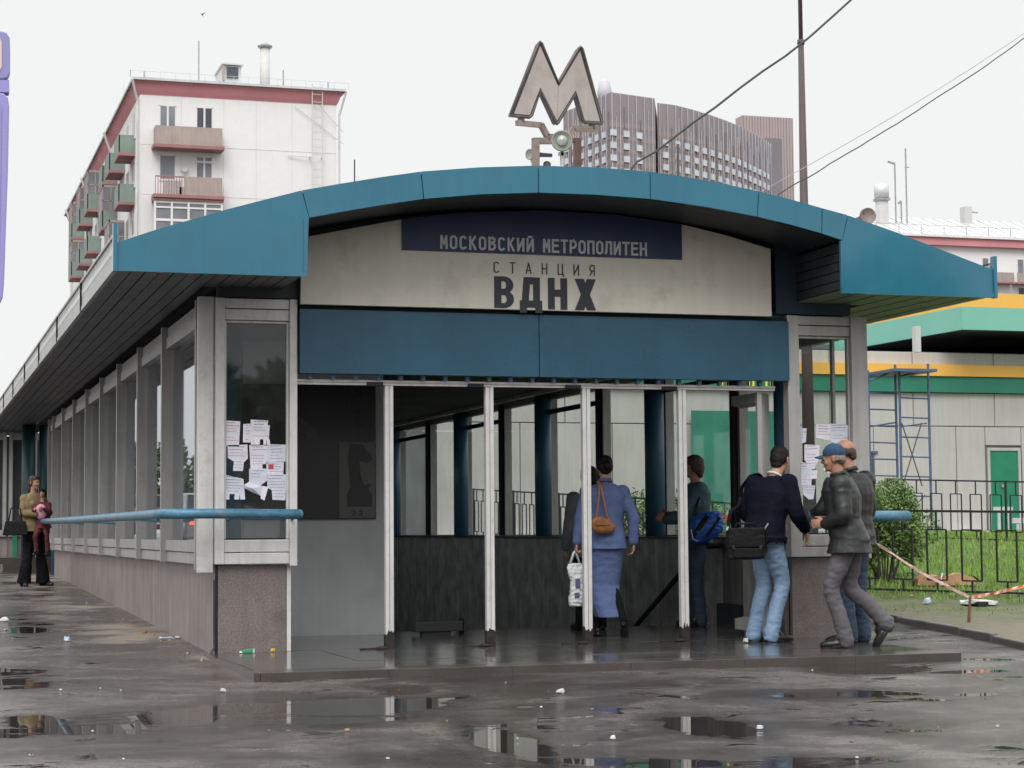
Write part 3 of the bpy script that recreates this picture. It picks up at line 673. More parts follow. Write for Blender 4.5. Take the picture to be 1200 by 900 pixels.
# door posts and head rail, folded leaves
for X, b in ((4.00, 0), (4.91, 0), (5.815, 0), (6.74, 0)):
    mb = MB(); mb.box(X-.037, X-.003, 16.58, 16.64, FL+.1, 2.86); mb.box(X+.003, X+.037, 16.58, 16.64, FL+.1, 2.86); mb.box(X-.003, X+.003, 16.59, 16.63, FL+.1, 2.86)
    o = mb.build('door_post', 'alu_white', PV, bevel=.003)
    rr = random.Random(int(X*100)); jag = []
    n = 7
    for i in range(n): jag.append((X-.040+.08*i/(n-1), FL+.10+rr.uniform(.0, .07)))
    mb = MB(); mb.prism([Vector((X-.040, 16.576, FL-.005)), Vector((X+.040, 16.576, FL-.005))]+[Vector((a, 16.576, z)) for a, z in jag[::-1]], (0, .068, 0)); mb.build('rusty_foot', 'rust', o)
    boxpart('head_clip', (X-.20, X-.06, 16.55, 16.66, 2.857, 2.888), 'seam', o)
    mb = MB(); mb.bar((X-.28, 16.50, FL+.006), (X+.02, 16.56, FL+.006), .03, .012); mb.ell((X-.09, 16.50, FL+.01), (.05, .03, .018)); mb.build('floor_latch', 'rust', o)
mb = MB(); mb.box(3.19, 7.66, 16.58, 16.64, 2.862, 2.882); mb.box(3.19, 7.66, 16.57, 16.645, 2.884, 2.905); mb.build('door_head_rail', 'alu_white', PV)
for i, (xa, yy_) in enumerate(((7.50, 16.62), (7.585, 16.75), (7.655, 16.84), (7.715, 16.93))):
    mb = MB(); mb.box(xa, xa+.045, yy_, yy_+.04, FL+.05, 2.855); mb.box(xa+.002, xa+.043, yy_+.04, yy_+.6, FL+.06, FL+.16); mb.box(xa+.002, xa+.043, yy_+.04, yy_+.6, 2.76, 2.85)
    mb.build('folded_door_leaf', 'alu', PV)
# platform in front: paving slabs with edging
ED = empty('entrance_platform', (5.3, 15.3, .5), kind='structure')
ps = [2.45+i*.943 for i in range(7)]
for i, (a, b) in enumerate(zip(ps, ps[1:])):
    for (c, d) in ((14.42, 15.14), (15.145, 15.88), (15.885, 16.60)):
        mb = MB(); mb.box(a+.003, b-.003, c, d, .40, FL-.002*((i+int(c)) % 2)); rel(mb, ED).build('paving_slab', 'floor_wet', ED, fix=False)
    mb = MB(); mb.box(a+.0008, b-.0008, 14.10, 14.415, .36, FL+.001); rel(mb, ED).build('edging_slab', 'floor_edge', ED, bevel=.003)
mb = MB(); mb.box(2.40, 2.447, 14.10, 16.58, .36, FL-.001); rel(mb, ED).build('edging_slab', 'floor_edge', ED, fix=False)
mb = MB(); mb.box(2.45, 3.12, 16.605, 16.64, .36, FL-.003); rel(mb, ED).build('edging_slab', 'floor_edge', ED, fix=False)
mb = MB(); mb.box(3.10, 7.8, 16.602, 16.638, .36, FL-.004); rel(mb, ED).build('threshold', 'floor_edge', ED, fix=False)
# handrails
zr = 1.755
pts = [(2.01, 16.62, zr), (2.02, 16.48, zr), (2.07, 16.36, zr), (2.18, 16.30, zr)]
pl = [(1.98, 31.2, zr+.03), (1.985, 24, zr+.01)]+pts+[(2.4, 16.30, zr), (3.16, 16.30, zr-.01)]
hr = MB().tube(pl, .043, 14).build('handrail', 'rail_blue', PV, smooth=True)
mb = MB(); mb.ell((3.16, 16.30, zr-.01), (.03, .043, .043)); mb.ell((1.98, 31.2, zr+.03), (.043, .03, .043)); mb.build('rail_end_cap', 'rail_blue', hr, smooth=True)
for p, q in (((2.6, 16.3, zr-.02), (2.6, 16.6, zr-.05)), ((3.13, 16.3, zr-.02), (3.13, 16.6, zr-.06)), ((2.01, 19.28, zr-.02), (2.4, 19.28, zr-.05)), ((2.01, 23.55, zr-.02), (2.4, 23.55, zr-.05)), ((2.0, 27.85, zr), (2.4, 27.85, zr-.03))):
    MB().bar(p, q, .02, .02).build('rail_bracket', 'rail_blue', hr)
hr = MB().tube([(7.85, 16.28, 1.70), (8.6, 16.28, 1.70), (8.83, 16.28, 1.70)], .05, 14).build('handrail', 'rail_blue', PV, smooth=True)
MB().ell((8.83, 16.28, 1.70), (.04, .05, .05)).build('rail_end_cap', 'rail_blue', hr, smooth=True)
MB().bar((8.5, 16.3, 1.68), (8.5, 16.6, 1.66), .02, .02).build('rail_bracket', 'rail_blue', hr)
# blue post and far cross wing at the left end
MB().lathe((onY(67, 660, 35.7).x, 35.7, .6), (0, 0, 1), [(0, .10), (3.08, .10)], 18).build('column', 'column_blue', PV, smooth=2)
for x_ in (onY(33, 600, 38.6).x, onY(53, 600, 38.6).x): MB().lathe((x_, 38.6, .6), (0, 0, 1), [(0, .13), (3.08, .13)], 18).build('column', 'teal_dark', PV, smooth=2)
FWx = [(1.34, 1.93), (1.98, 2.42), (2.46, 2.95)]
for a, b in FWx:
    f = MB(); f.box(a, a+.07, 40.9, 41.02, 1.55, 3.66); f.box(b-.07, b, 40.9, 41.02, 1.55, 3.66); f.box(a+.07, b-.07, 40.92, 41.0, 3.5, 3.64); f.box(a+.07, b-.07, 40.92, 41.0, 1.55, 1.68)
    o = f.build('window_frame', 'alu', PV); boxpart('pane', (a+.07, b-.07, 40.96, 40.97, 1.68, 3.5), 'glass_grey', o)
    boxpart('granite_slab', (a, b+.04, 40.97, 41.05, .9, 1.55), 'granite_side', PV)
boxpart('wing_wall', (1.3, 4.2, 42.8, 42.9, .9, 3.66), 'ceiling', PV)
for k in range(3):
    mb = MB(); mb.box(1.75-.05*k, 3.6, 36.6+.5*k, 40.8, .80+.12*k, .92+.12*k); mb.build('side_step', 'floor_edge', PV)
boxpart('green_door_panel', (onY(15, 600, 40.8).x, onY(20, 600, 40.8).x, 40.80, 40.86, .95, 1.75), 'green_door', PV)

# ------------------------------------------------------------------ station sign
SG = empty('station_sign', (5.42, 16.45, 3.53), label='cream arched station name board with navy header band above the doors', cat='sign')
def arch(px): return [onY(x, y, 16.44) for x, y in px]
def sub(o, mb, name, m, **kw): rel(mb, o); return mb.build(name, m, o, **kw)
tops = [(352, 279), (400, 270), (471, 257), (540, 250), (631, 247), (720, 251), (799, 263), (850, 276), (902, 292)]
P = [onY(352, 361, 16.44), onY(902, 374, 16.44)]; zb = 3.535
Pt = arch(tops); zcap = lambda X: lerp_z(B_, X)-.02
Pt = [Vector((p.x, 16.42, min(p.z, lerp_z(B_, p.x)-.01))) for p in Pt]
poly = [Vector((Pt[0].x, 16.42, zb))]+Pt+[Vector((Pt[-1].x, 16.42, zb))]
sub(SG, MB().prism(poly, (0, .05, 0)), 'board', 'sign_cream', bevel=.004)
xa, xb = onY(471, 280, 16.41).x, onY(799, 280, 16.41).x; zb2 = onY(631, 298.5, 16.41).z
tp = [Vector((xa, 16.408, lerp_z(Pt, xa)-.004))]+[Vector((p.x, 16.408, p.z-.004)) for p in Pt if xa < p.x < xb]+[Vector((xb, 16.408, lerp_z(Pt, xb)-.004))]
sub(SG, MB().prism([Vector((xa, 16.408, zb2))]+tp+[Vector((xb, 16.408, zb2))], (0, .010, 0)), 'header_band', 'sign_navy')
def put(s, x0, x1, z0, H, w_, t, y, m):
    n = len(s); pitch = (x1-x0-w_*H)/(n-1)
    for i, ch in enumerate(s):
        if ch == ' ': continue
        mb = letter(ch, (x0+i*pitch, y, z0), (1, 0, 0), (0, 0, 1), H, w_, t, (0, -1, 0), .004); sub(SG, mb, 'letter', m)
def X_(px, Y=16.4): return onY(px, 300, Y).x
zt1, zb1 = onY(575, 277, 16.4).z, onY(575, 293.5, 16.4).z
put('МОСКОВСКИЙ', X_(516), X_(626), onY(570, 293.3, 16.4).z, (zt1-zb1)*.98, .56, .16, 16.4085, 'letter_white')
put('МЕТРОПОЛИТЕН', X_(636.5), X_(758.5), onY(570, 293.3, 16.4).z, (zt1-zb1)*.98, .56, .16, 16.4085, 'letter_white')
H2 = onY(635, 308, 16.4).z-onY(635, 321, 16.4).z
put('СТАНЦИЯ', X_(579), X_(697.5), onY(635, 321.2, 16.4).z, H2, .52, .10, 16.4195, 'letter_dark')
H3 = onY(640, 325.2, 16.4).z-onY(640, 362.0, 16.4).z; z3 = onY(640, 362.0, 16.4).z
for ch, a, b in (('В', 579.5, 602.5), ('Д', 609.5, 635.5), ('Н', 642.5, 665), ('Х', 674, 698.5)):
    xa_, xb_ = X_(a), X_(b); wd = (xb_-xa_)/H3
    if ch == 'В':
        t_ = .235*H3; cx = xa_+wd*H3*.50
        def hr_(zb0, zb1, xo, yo):
            rx, ry = xo-cx, (zb1-zb0)/2; cz = (zb0+zb1)/2; o_ = [Vector((cx+rx*math.cos(a), yo, cz+ry*math.sin(a))) for a in [PI/2-PI*i/12 for i in range(13)]]; n_ = [Vector((cx+max(.004, (rx-t_))*math.cos(a), yo, cz+(ry-t_*.66)*math.sin(a))) for a in [PI/2-PI*i/12 for i in range(13)]]
            mb = MB()
            for i in range(12): mb.prism([o_[i], o_[i+1], n_[i+1], n_[i]], (0, .0045, 0))
            mb.box(xa_+t_, cx, yo, yo+.0045, zb1-t_*.66, zb1).box(xa_+t_, cx, yo, yo+.0045, zb0, zb0+t_*.66); sub(SG, mb, 'letter', 'letter_dark')
        sub(SG, MB().box(xa_, xa_+t_, 16.4155, 16.4195, z3, z3+H3), 'letter', 'letter_dark')
        hr_(z3+H3*.455, z3+H3, xb_-.004, 16.4150); hr_(z3, z3+H3*.565, xb_, 16.4145); continue
    if ch == 'Х':
        for q in ((0, 1), (1, 0)):
            mb = MB(); e = .245/wd; p0 = q[0]; 
            bl = (xa_ if q[0] == 0 else xb_-.30*H3); tl = (xb_-.30*H3 if q[0] == 0 else xa_); wq = .30*H3
            yo = 16.4145 if q[0] else 16.4138
            mb.prism([Vector((bl, yo, z3)), Vector((bl+wq, yo, z3)), Vector((tl+wq, yo, z3+H3)), Vector((tl, yo, z3+H3))], (0, .005, 0)); sub(SG, mb, 'letter', 'letter_dark')
        continue
    mb = letter(ch, (xa_, 16.4195, z3), (1, 0, 0), (0, 0, 1), H3, wd, .225, (0, -1, 0), .004); sub(SG, mb, 'letter', 'letter_dark')

# ------------------------------------------------------------------ M emblem on the roof
EM = empty('metro_emblem', (5.62, 16.6, 4.7), label='large weathered letter M metro emblem standing on the canopy roof', cat='sign')
th = math.radians(11); en = Vector((math.sin(th), -math.cos(th), 0)); ep = Vector((5.65, 16.6, 5.4)); ex = Vector((math.cos(th), math.sin(th), 0))
def mpt(cx, cy, d=0): p = onP(560+cx/5.295, 30+cy/5.295, ep, en); return p-en*(-d)
mo = [(205, 553), (375, 112), (385, 101), (396, 112), (500, 357), (624, 142), (637, 133), (647, 144), (772, 600), (764, 611), (672, 603), (648, 588), (600, 392), (500, 600), (489, 612), (478, 602), (390, 372), (335, 556), (318, 571), (212, 561)]
mo2 = [(605, 425) if p == (600, 392) else (388, 408) if p == (390, 372) else p for p in mo]
poly = [mpt(*p) for p in mo2]
c0 = sum(poly, Vector())/len(poly)
body = MB().prism([p+en*-.0 for p in poly], -en*.055); sub(EM, body, 'casing', 'emblem_rim')
# face inset in front, two halves meeting on the centre line
def inset(pts, k): 
    out = []
    n = len(pts)
    for i in range(n):
        a = Vector(pts[i-1]); b = Vector(pts[i]); c = Vector(pts[(i+1) % n])
        d1 = (b-a).normalized(); d2 = (c-b).normalized(); n1 = Vector((-d1.y, d1.x)); n2 = Vector((-d2.y, d2.x)); m_ = n1+n2
        if m_.length < .2: m_ = n1
        m_.normalize(); out.append(tuple(b+m_*k/max(.45, m_.dot(n1))))
    return out
key = [(207, 556), (385, 103), (500, 357), (636, 135), (772, 608), (655, 600), (604, 425), (489, 612), (388, 408), (328, 568)]
ins = inset(key, 11)
lf = [ins[0], ins[1], (ins[2][0]-.8, ins[2][1]), (ins[7][0]-.8, ins[7][1]), ins[8], ins[9]]; rf = [(ins[2][0]+.8, ins[2][1]), ins[3], ins[4], ins[5], ins[6], (ins[7][0]+.8, ins[7][1])]
for q in (lf, rf): sub(EM, MB().prism([mpt(*p)+en*.004 for p in q], -en*.02), 'face_panel', 'emblem_face')
rimp = [mpt(*p)+en*.004 for p in mo2]
sub(EM, MB().tube(rimp+[rimp[0]], .0135, 8), 'rim', 'emblem_rim', smooth=True)
# bracket arms and posts
def E_(cx, cy, dy=0): p = onP(560+cx/5.295, 30+cy/5.295, ep-en*.02+Vector((0, dy, 0)), en); return p
sub(EM, MB().bar(E_(240, 603), E_(392, 618), .05, .045).bar(E_(390, 612), E_(432, 690), .05, .045).bar(E_(425, 688), E_(470, 690), .05, .045), 'bracket_arm', 'old_bracket')
sub(EM, MB().bar(E_(740, 645), E_(590, 640), .05, .045).bar(E_(592, 638), E_(556, 690), .05, .045), 'bracket_arm', 'old_bracket')
sub(EM, MB().box(*[0]*6) if False else MB().bar(E_(268, 565), E_(268, 600), .05, .05).bar(E_(706, 605), E_(706, 645), .05, .05), 'foot_block', 'emblem_rim')
sub(EM, MB().bar(E_(358, 705), E_(358, 900), .06, .055).bar(E_(340, 716), E_(470, 716), .045, .055), 'support_post', 'old_bracket')
sub(EM, MB().bar(E_(617, 708), E_(617, 905), .06, .055).bar(E_(470, 712), E_(630, 712), .03, .04), 'support_post', 'brown_steel')
# loudspeakers
def horn(px, py, Y, r, aim, name_lbl, dome=True, m1='horn'):
    c = onY(px, py, Y); aim = Vector(aim).normalized()
    o = empty('horn_loudspeaker', c, label=name_lbl, cat='loudspeaker')
    Z = Vector((0, 0, 0))
    MB().lathe(Z, aim, [(0, r), (-.012, r), (-.02, r*.93), (-.09, r*.62), (-.14, r*.42), (-.26, r*.36), (-.27, 0)], 24).build('horn_shell', 'horn_dark', o, smooth=True)
    MB().lathe(aim*.002, aim, [(0, r*.98), (.008, r), (.008, r*.88), (-.05, r*.72), (-.055, r*.3)], 24).build('bell', m1, o, smooth=True)
    if dome: MB().lathe(aim*-.0, aim, [(-.05, 0), (-.03, r*.3), (.0, r*.52), (.02, r*.50), (.045, r*.34), (.055, 0)][::1], 20).build('inner_dome', 'alu', o, smooth=True)
    MB().bar(Vector((0, 0, -r*.9))-aim*.05, Vector((0, 0, -r*2.2))-aim*.05, .025, .03).bar(Vector((-.03, 0, -r*1.15))-aim*.05, Vector((.03, 0, -r*1.15))-aim*.05, .03, .03).build('bracket', 'alu', o)
    return o
horn(658.5, 165, 16.35, .095, (-.30, -1, .05), 'round grey horn loudspeaker directly under the M emblem')
horn(621, 181, 16.6, .05, (-1, -.45, -.1), 'small side facing horn loudspeaker left of the emblem post', dome=False)
horn(641, 193, 16.5, .035, (-.2, -1, .6), 'tiny black loudspeaker lying low between the emblem posts', dome=False, m1='horn_dark')
o = horn(1017, 253, 15.9, .075, (-.1, -1, 0), 'round brown vent like loudspeaker on the right slope of the canopy', dome=False, m1='old_bracket')
o = MB().tube([onY(415.5, 197, 16.4)+Vector((0, 0, -.2)), onY(415.5, 187, 16.4)], .006, 6).build('roof_pin', 'iron_black'); tagit(o, 'thin metal pin standing on the left part of the blue arch', 'pin')
o = MB().tube([onY(794.5, 215, 18)+Vector((0, 0, -.2)), onY(794.5, 169, 18)], .015, 8).build('roof_stub_pole', 'pole_brown'); tagit(o, 'short dark pole rising behind the arch in front of the hotel', 'pole')
o = MB().tube([onY(145.0, 285, 16)+Vector((.0, 0, -.1)), onY(145, 283, 16)], .006, 6)

# ------------------------------------------------------------------ poster on the booth wall
PO = empty('advert_poster', (3.7, 18.88, 2.6), label='dark framed advert poster of an arch and a chess knight behind the first door bay', cat='poster')
def q(x, y, Y=18.86): return onY(x, y, Y)
xl = 2.85; a = q(440, 452); b = q(440, 608)
sub(PO, MB().box(xl, a.x, 18.85, 18.895, b.z, a.z), 'board', 'poster_dark', bevel=.004)
sub(PO, MB().box(q(397, 500).x, q(440, 500).x-.01, 18.842, 18.849, b.z+.01, q(400, 518).z), 'light_panel', 'poster_grey')
ar = [Vector((3.25+.72*math.cos(t_), 18.842, 2.2+.62*math.sin(t_))) for t_ in [PI*i/16 for i in range(3, 14)]]; ai = [Vector((3.25+(p.x-3.25)*.82, 18.842, 2.2+(p.z-2.2)*.82)) for p in ar]
sub(PO, MB().prism(ar+ai[::-1], (0, .005, 0)), 'arch_picture', 'poster_mid')
sub(PO, MB().box(3.05, 3.35, 18.842, 18.847, 1.82, 2.25).box(3.42, 3.62, 18.842, 18.847, 1.98, 2.12), 'gate_picture', 'poster_mid')
kn = [(268, 615), (265, 560), (283, 520), (270, 400), (276, 345), (283, 318), (300, 322), (340, 325), (380, 372), (385, 395), (362, 412), (325, 402), (325, 430), (335, 480), (350, 515), (372, 505), (378, 515), (366, 535), (384, 560), (384, 615)]
sub(PO, MB().prism([onY(340+x/4, 440+y/4, 18.84) for x, y in kn], (0, .006, 0)), 'knight_picture', 'poster_black')
for ch, px in (('3', 411), ('2', 419)):
    c = q(px, 604.5); sub(PO, letter(ch, (c.x, 18.843, c.z), (1, 0, 0), (0, 0, 1), .055, .85, .2, (0, -1, 0), .003), 'numeral', 'poster_black')
# floor box by the wall
c = onZ(497, 740, FL); bx = empty('floor_lamp_box', (c.x, 18.6, FL), rz=.12, label='low dark metal box lying on the floor behind the second door bay', cat='box')
MB().box(-.28, .22, -.06, .06, .03, .13).build('box_body', 'porch_dark', bx, bevel=.01); MB().box(.222, .25, -.07, .07, .0, .15).build('end_plate', 'iron_black', bx); MB().box(-.2, .1, -.04, .04, 0, .029).build('foot_plate', 'iron_black', bx)

# ------------------------------------------------------------------ paper notices on the glass
def notice(pxs, Y, label, red=False, tabs=0, m='paper', seed=1, lines=None, grp=None, dy=0):
    rr = random.Random(seed); P = [onY(x, y, Y) for x, y in pxs]; Y -= dy
    xs_ = [p.x for p in P]; zs = [p.z for p in P]; x0, x1, z0, z1 = min(xs_), max(xs_), min(zs), max(zs)
    o = empty('paper_notice', ((x0+x1)/2, Y, (z0+z1)/2), label=label, cat='paper notice', group=grp)
    sheet = MB(); tabh = (z1-z0)*.22 if tabs else 0
    body_ = [Vector((p.x, Y, max(p.z, z0+tabh))) for p in P]
    sheet.prism(body_, (0, .0012, 0)); sub(o, sheet, 'sheet', m)
    if tabs:
        wd = (x1-x0)/tabs
        for i in range(tabs):
            if rr.random() < .22: continue
            sl = rr.uniform(-.004, .004)
            t_ = MB().prism([Vector((x0+wd*i+.001, Y-.001, z0+tabh)), Vector((x0+wd*i+wd-.001, Y-.001, z0+tabh)), Vector((x0+wd*i+wd-.001+sl, Y-.006, z0)), Vector((x0+wd*i+.001+sl, Y-.006, z0))], (0, .001, 0)); sub(o, t_, 'tear_off_tab', m)
    n = lines or max(3, int((z1-z0-tabh)/.026)); mb = MB(); zz = z1-.016
    step = (z1-z0-tabh-.02)/n
    slope = rr.uniform(-.05, .05)
    for i in range(n):       # hand writing too small to read: short wavering pen strokes
        if i > 1 and rr.random() < .22: zz -= step; continue
        x = x0+.012+rr.uniform(0, .022); xe = x1-.012-rr.uniform(0, .05)
        hh = .011 if (i < 2 and red) else .006
        while x < xe:
            wl = rr.uniform(.008, .022); pts_ = []; m_ = 5
            for k in range(m_): pts_.append((x+wl*k/(m_-1), zz+slope*(x-x0)+(hh*.5 if k % 2 else -hh*.5)*rr.uniform(.3, 1.3)))
            for p_, q_ in zip(pts_, pts_[1:]): mb.bar((p_[0], Y-.0008, p_[1]), (q_[0], Y-.0008, q_[1]), .0008, .0022 if not (i < 2) else .0034, (0, 0, 1))
            x += wl+rr.uniform(.005, .009)
        zz -= step
    sub(o, mb, 'handwriting', 'ink_red' if red else ('ink' if seed % 3 else 'ink_black'), fix=False, kind='stuff')
    return o
def C6(a): return [(240+x/6, 470+y/6) for x, y in a]
YN = 16.586
notice(C6([(118, 135), (250, 143), (240, 318), (102, 316)]), YN, 'notice with large red handwriting, leftmost and upper sheet on the left glass', True, 0, seed=1)
notice(C6([(270, 162), (325, 158), (322, 292), (268, 290)]), YN, 'narrow small notice half hidden left of the topmost sheet on the left glass', False, 0, seed=2)
notice(C6([(322, 130), (446, 138), (440, 170), (456, 170), (450, 308), (322, 300)]), YN, 'topmost notice with bluish writing and torn tabs on the left glass', False, 6, seed=3, dy=.003)
notice(C6([(160, 310), (300, 306), (302, 405), (275, 430), (268, 492), (198, 490), (205, 425), (162, 400)]), YN, 'notice torn narrow at its foot below the red written one on the left glass', False, 0, seed=4)
notice(C6([(312, 310), (445, 310), (440, 440), (405, 445), (405, 485), (322, 485), (318, 400)]), YN, 'middle notice of the central column on the left glass', False, 0, seed=5)
notice(C6([(442, 303), (570, 307), (568, 425), (440, 430)]), YN, 'squarish notice at the right edge of the left glass, upper one', False, 0, m='paper_blue', seed=6, dy=.003)
o = notice(C6([(432, 430), (556, 428), (552, 515), (436, 515)]), YN, 'notice with a small red printed block on the left glass right edge', False, 0, seed=7)
c = onY(317.5, 547, YN-.003); sub(o, MB().box(c.x-.022, c.x+.022, YN-.0035, YN-.002, c.z-.02, c.z+.02), 'printed_block', 'ink_red')
notice(C6([(312, 475), (436, 475), (438, 560), (395, 590), (390, 665), (310, 600)]), YN, 'crooked notice low in the central column with a ragged bottom on the left glass', False, 0, m='paper_blue', seed=8, dy=.003)
notice(C6([(138, 517), (272, 548), (281, 692), (150, 685)]), YN, 'lowest left notice with long tear off strips on the left glass', False, 4, m='paper_blue', seed=9)
notice(C6([(440, 510), (576, 516), (565, 698), (475, 694), (470, 625), (438, 610)]), YN, 'lowest right notice with bold black writing on the left glass', False, 0, m='paper_blue', seed=12, dy=.005)
cr = MB(); rr = random.Random(5); pts = C6([(275, 590), (310, 568), (400, 600), (395, 668), (330, 640), (280, 612)]); 
P = [onY(x, y, YN-.01) for x, y in pts]; c = sum(P, Vector())/6
cr.add([p+Vector((0, rr.uniform(-.02, .004), 0)) for p in P]+[c+Vector((0, -.03, 0))], [(i, (i+1) % 6, 6) for i in range(6)]); o = cr.build('paper_scrap', 'paper_blue'); tagit(o, 'crumpled peeling scrap of paper low between notices on the left glass', 'paper scrap')
P = C6([(400, 595), (446, 605), (420, 700), (392, 685)]); P = [onY(x, y, YN-.008) for x, y in P]
o = MB().prism(P, (0, .001, 0)).build('paper_scrap', 'paper'); tagit(o, 'thin hanging torn strip of paper beside the lowest right notice', 'paper scrap')
def C5(a): return [(900+x/5.625, 480+y/5.625) for x, y in a]
YR = 16.586
for i, (pp, lb, red, tb) in enumerate((
    ([(163, 120), (255, 124), (250, 215), (210, 225), (163, 200)], 'small notice at the upper left of the right glass beside the stile', False, 0),
    ([(316, 95), (412, 98), (408, 200), (372, 200), (368, 195), (316, 185)], 'bluish notice top centre of the right glass', False, 0),
    ([(412, 93), (526, 100), (522, 246), (430, 246), (408, 200)], 'notice with bold underlined writing at the top right of the right glass', False, 0),
    ([(240, 230), (341, 234), (336, 330), (305, 395), (285, 390), (240, 330)], 'large pale notice above the dark haired man on the right glass', False, 0),
    ([(195, 345), (290, 352), (285, 500), (180, 500)], 'notice with red handwriting close to the dark haired man', True, 0),
    ([(278, 400), (325, 400), (320, 455), (278, 458)], 'tiny notice scrap between the men at head height on the right glass', False, 0),
    ([(230, 502), (312, 500), (300, 590), (270, 592), (232, 560)], 'lowest notice on the right glass under the red written one', False, 0),
    ([(365, 255), (430, 258), (428, 330), (400, 420), (368, 400)], 'notice half hidden behind the blue cap on the right glass', False, 0))):
    notice(C5(pp), YR, lb, red, tb, m='paper' if i % 2 else 'paper_blue', seed=20+i, dy=.002*(i % 3))
for i, (x0, y0, x1, y1, lb) in enumerate(((31, 554, 37, 563, 'small white sheet on the far left entrance glass, highest'), (34.5, 563, 44, 572, 'grey sheet on the far left entrance glass behind the woman'), (46, 557, 57.5, 570, 'white sheet on the dark glass right of the woman in yellow, upper'), (45, 569, 58, 582, 'white torn sheet on the dark glass right of the woman, lower'))):
    p = onY(x0, y0, 40.88); q2 = onY(x1, y1, 40.88)
    o = MB().prism([p, Vector((q2.x, 40.88, p.z-.02)), q2, Vector((p.x, 40.88, q2.z+.03))], (0, .01, 0)).build('paper_notice', 'paper_blue'); tagit(o, lb, 'paper notice')
# ------------------------------------------------------------------ nine storey block with red cornice (left, behind)
AP = empty('apartment_block', (12.12, 113, 1.35), label='tall white apartment block with red cornice, tan and green balconies at upper left', cat='building')
X0, X1, Y0, Y1, ZT = 12.55, 24.1, 113.0, 163.0, 27.6
def ap(mb, name, m, par=None, **kw):
    par = par or AP; base = AP.location
    mb.v = [(a-base.x, b-base.y, c-base.z) for a, b, c in mb.v]
    if par is not AP: pl_ = par.get('_o', None)
    return mb.build(name, m, par, **kw)
zc = onY(200, 113, 113).z      # underside of cornice
ap(MB().box(X0, X1, Y0, Y1, 1.35, zc), 'wall', 'white_wall', fix=False)
# coved red cornice, front and side
prof = [(0, 0), (-.12, .25), (-.25, .6), (-.42, .85), (-.42, ZT-zc)]
mb = MB(); n = len(prof)
ring = []
for o_, h in prof: ring += [(X0+o_, Y0+o_, zc+h), (X1-o_, Y0+o_, zc+h), (X1-o_, Y1-o_, zc+h), (X0+o_, Y1-o_, zc+h)]
mb.add(ring, [(i*4+k, i*4+(k+1) % 4, (i+1)*4+(k+1) % 4, (i+1)*4+k) for i in range(n-1) for k in range(4)]+[(0, 3, 2, 1), ((n-1)*4, (n-1)*4+1, (n-1)*4+2, (n-1)*4+3)])
ap(mb, 'cornice', 'red_cornice')
mb = MB(); mb.box(X0-.50, X1+.50, Y0-.50, Y1+.50, ZT, ZT+.14)
ap(mb, 'gutter_edge', 'roof_metal', fix=False)
mb = MB(); e = .42; zr_ = ZT+.14; mb.add([(X0-e, Y0-e, zr_), (X1+e, Y0-e, zr_), (X1+e, Y1+e, zr_), (X0-e, Y1+e, zr_), (X0+4, Y0+7, zr_+1.5), (X1-4, Y0+7, zr_+1.5), (X1-4, Y1-6, zr_+1.5), (X0+4, Y1-6, zr_+1.5)], [(0, 1, 5, 4), (1, 2, 6, 5), (2, 3, 7, 6), (3, 0, 4, 7), (4, 5, 6, 7)])
ap(mb, 'roof', 'roof_metal')
mb = MB()
for i in range(16):
    x = X0-.6+i*(X1-X0+1.2)/15; mb.bar((x, Y0-.6, ZT+.1), (x, Y0-.6, ZT+.5), .022, .022)
mb.bar((X0-.6, Y0-.6, ZT+.47), (X1+.6, Y0-.6, ZT+.47), .02, .02)
for i in range(14):
    y = Y0-.6+i*3.8; mb.bar((X0-.6, y, ZT+.1), (X0-.6, y, ZT+.5), .022, .022)
ap(mb, 'roof_railing', 'pipe_white')
c = onY(269, 88, 117); ap(MB().box(c.x-.55, c.x+.55, 116, 119, ZT+.3, c.z+.35).box(c.x-.65, c.x+.65, 115.8, 119.2, c.z+.36, c.z+.45), 'dormer', 'roof_metal')
ap(MB().box(c.x-.33, c.x+.35, 115.9, 116.05, c.z-.42, c.z+.24), 'dormer_opening', 'far_pane_dark')
ap(MB().box(c.x-.62, c.x-.48, 115.85, 115.98, c.z-.6, c.z+.35), 'dormer_frame', 'balcony_tan')
c = onY(310.5, 95, 116); c2 = onY(310.5, 56, 116)
ap(MB().lathe((c.x, 116, ZT), (0, 0, 1), [(0, .30), (c2.z-ZT, .30)], 14), 'chimney', 'pipe_white', smooth=2)
ap(MB().lathe((c.x, 116, c2.z), (0, 0, 1), [(0, .42), (.10, .46), (.16, .3), (.26, .2)], 14), 'chimney_cowl', 'metal_grey')
for px, y0_, y1_ in ((233, 86, 48), (332, 98, 82), (384.5, 105, 96), (169, 90, 83)):
    a = onY(px, y0_, 115); b = onY(px, y1_, 115); mb = MB().bar((a.x, 115, ZT), (b.x, 115, b.z), .07, .07)
    if px == 233: mb.bar((a.x-.6, 115, ZT+.6), (a.x+.6, 115, ZT+.5), .08, .08)
    ap(mb, 'roof_antenna', 'metal_grey')
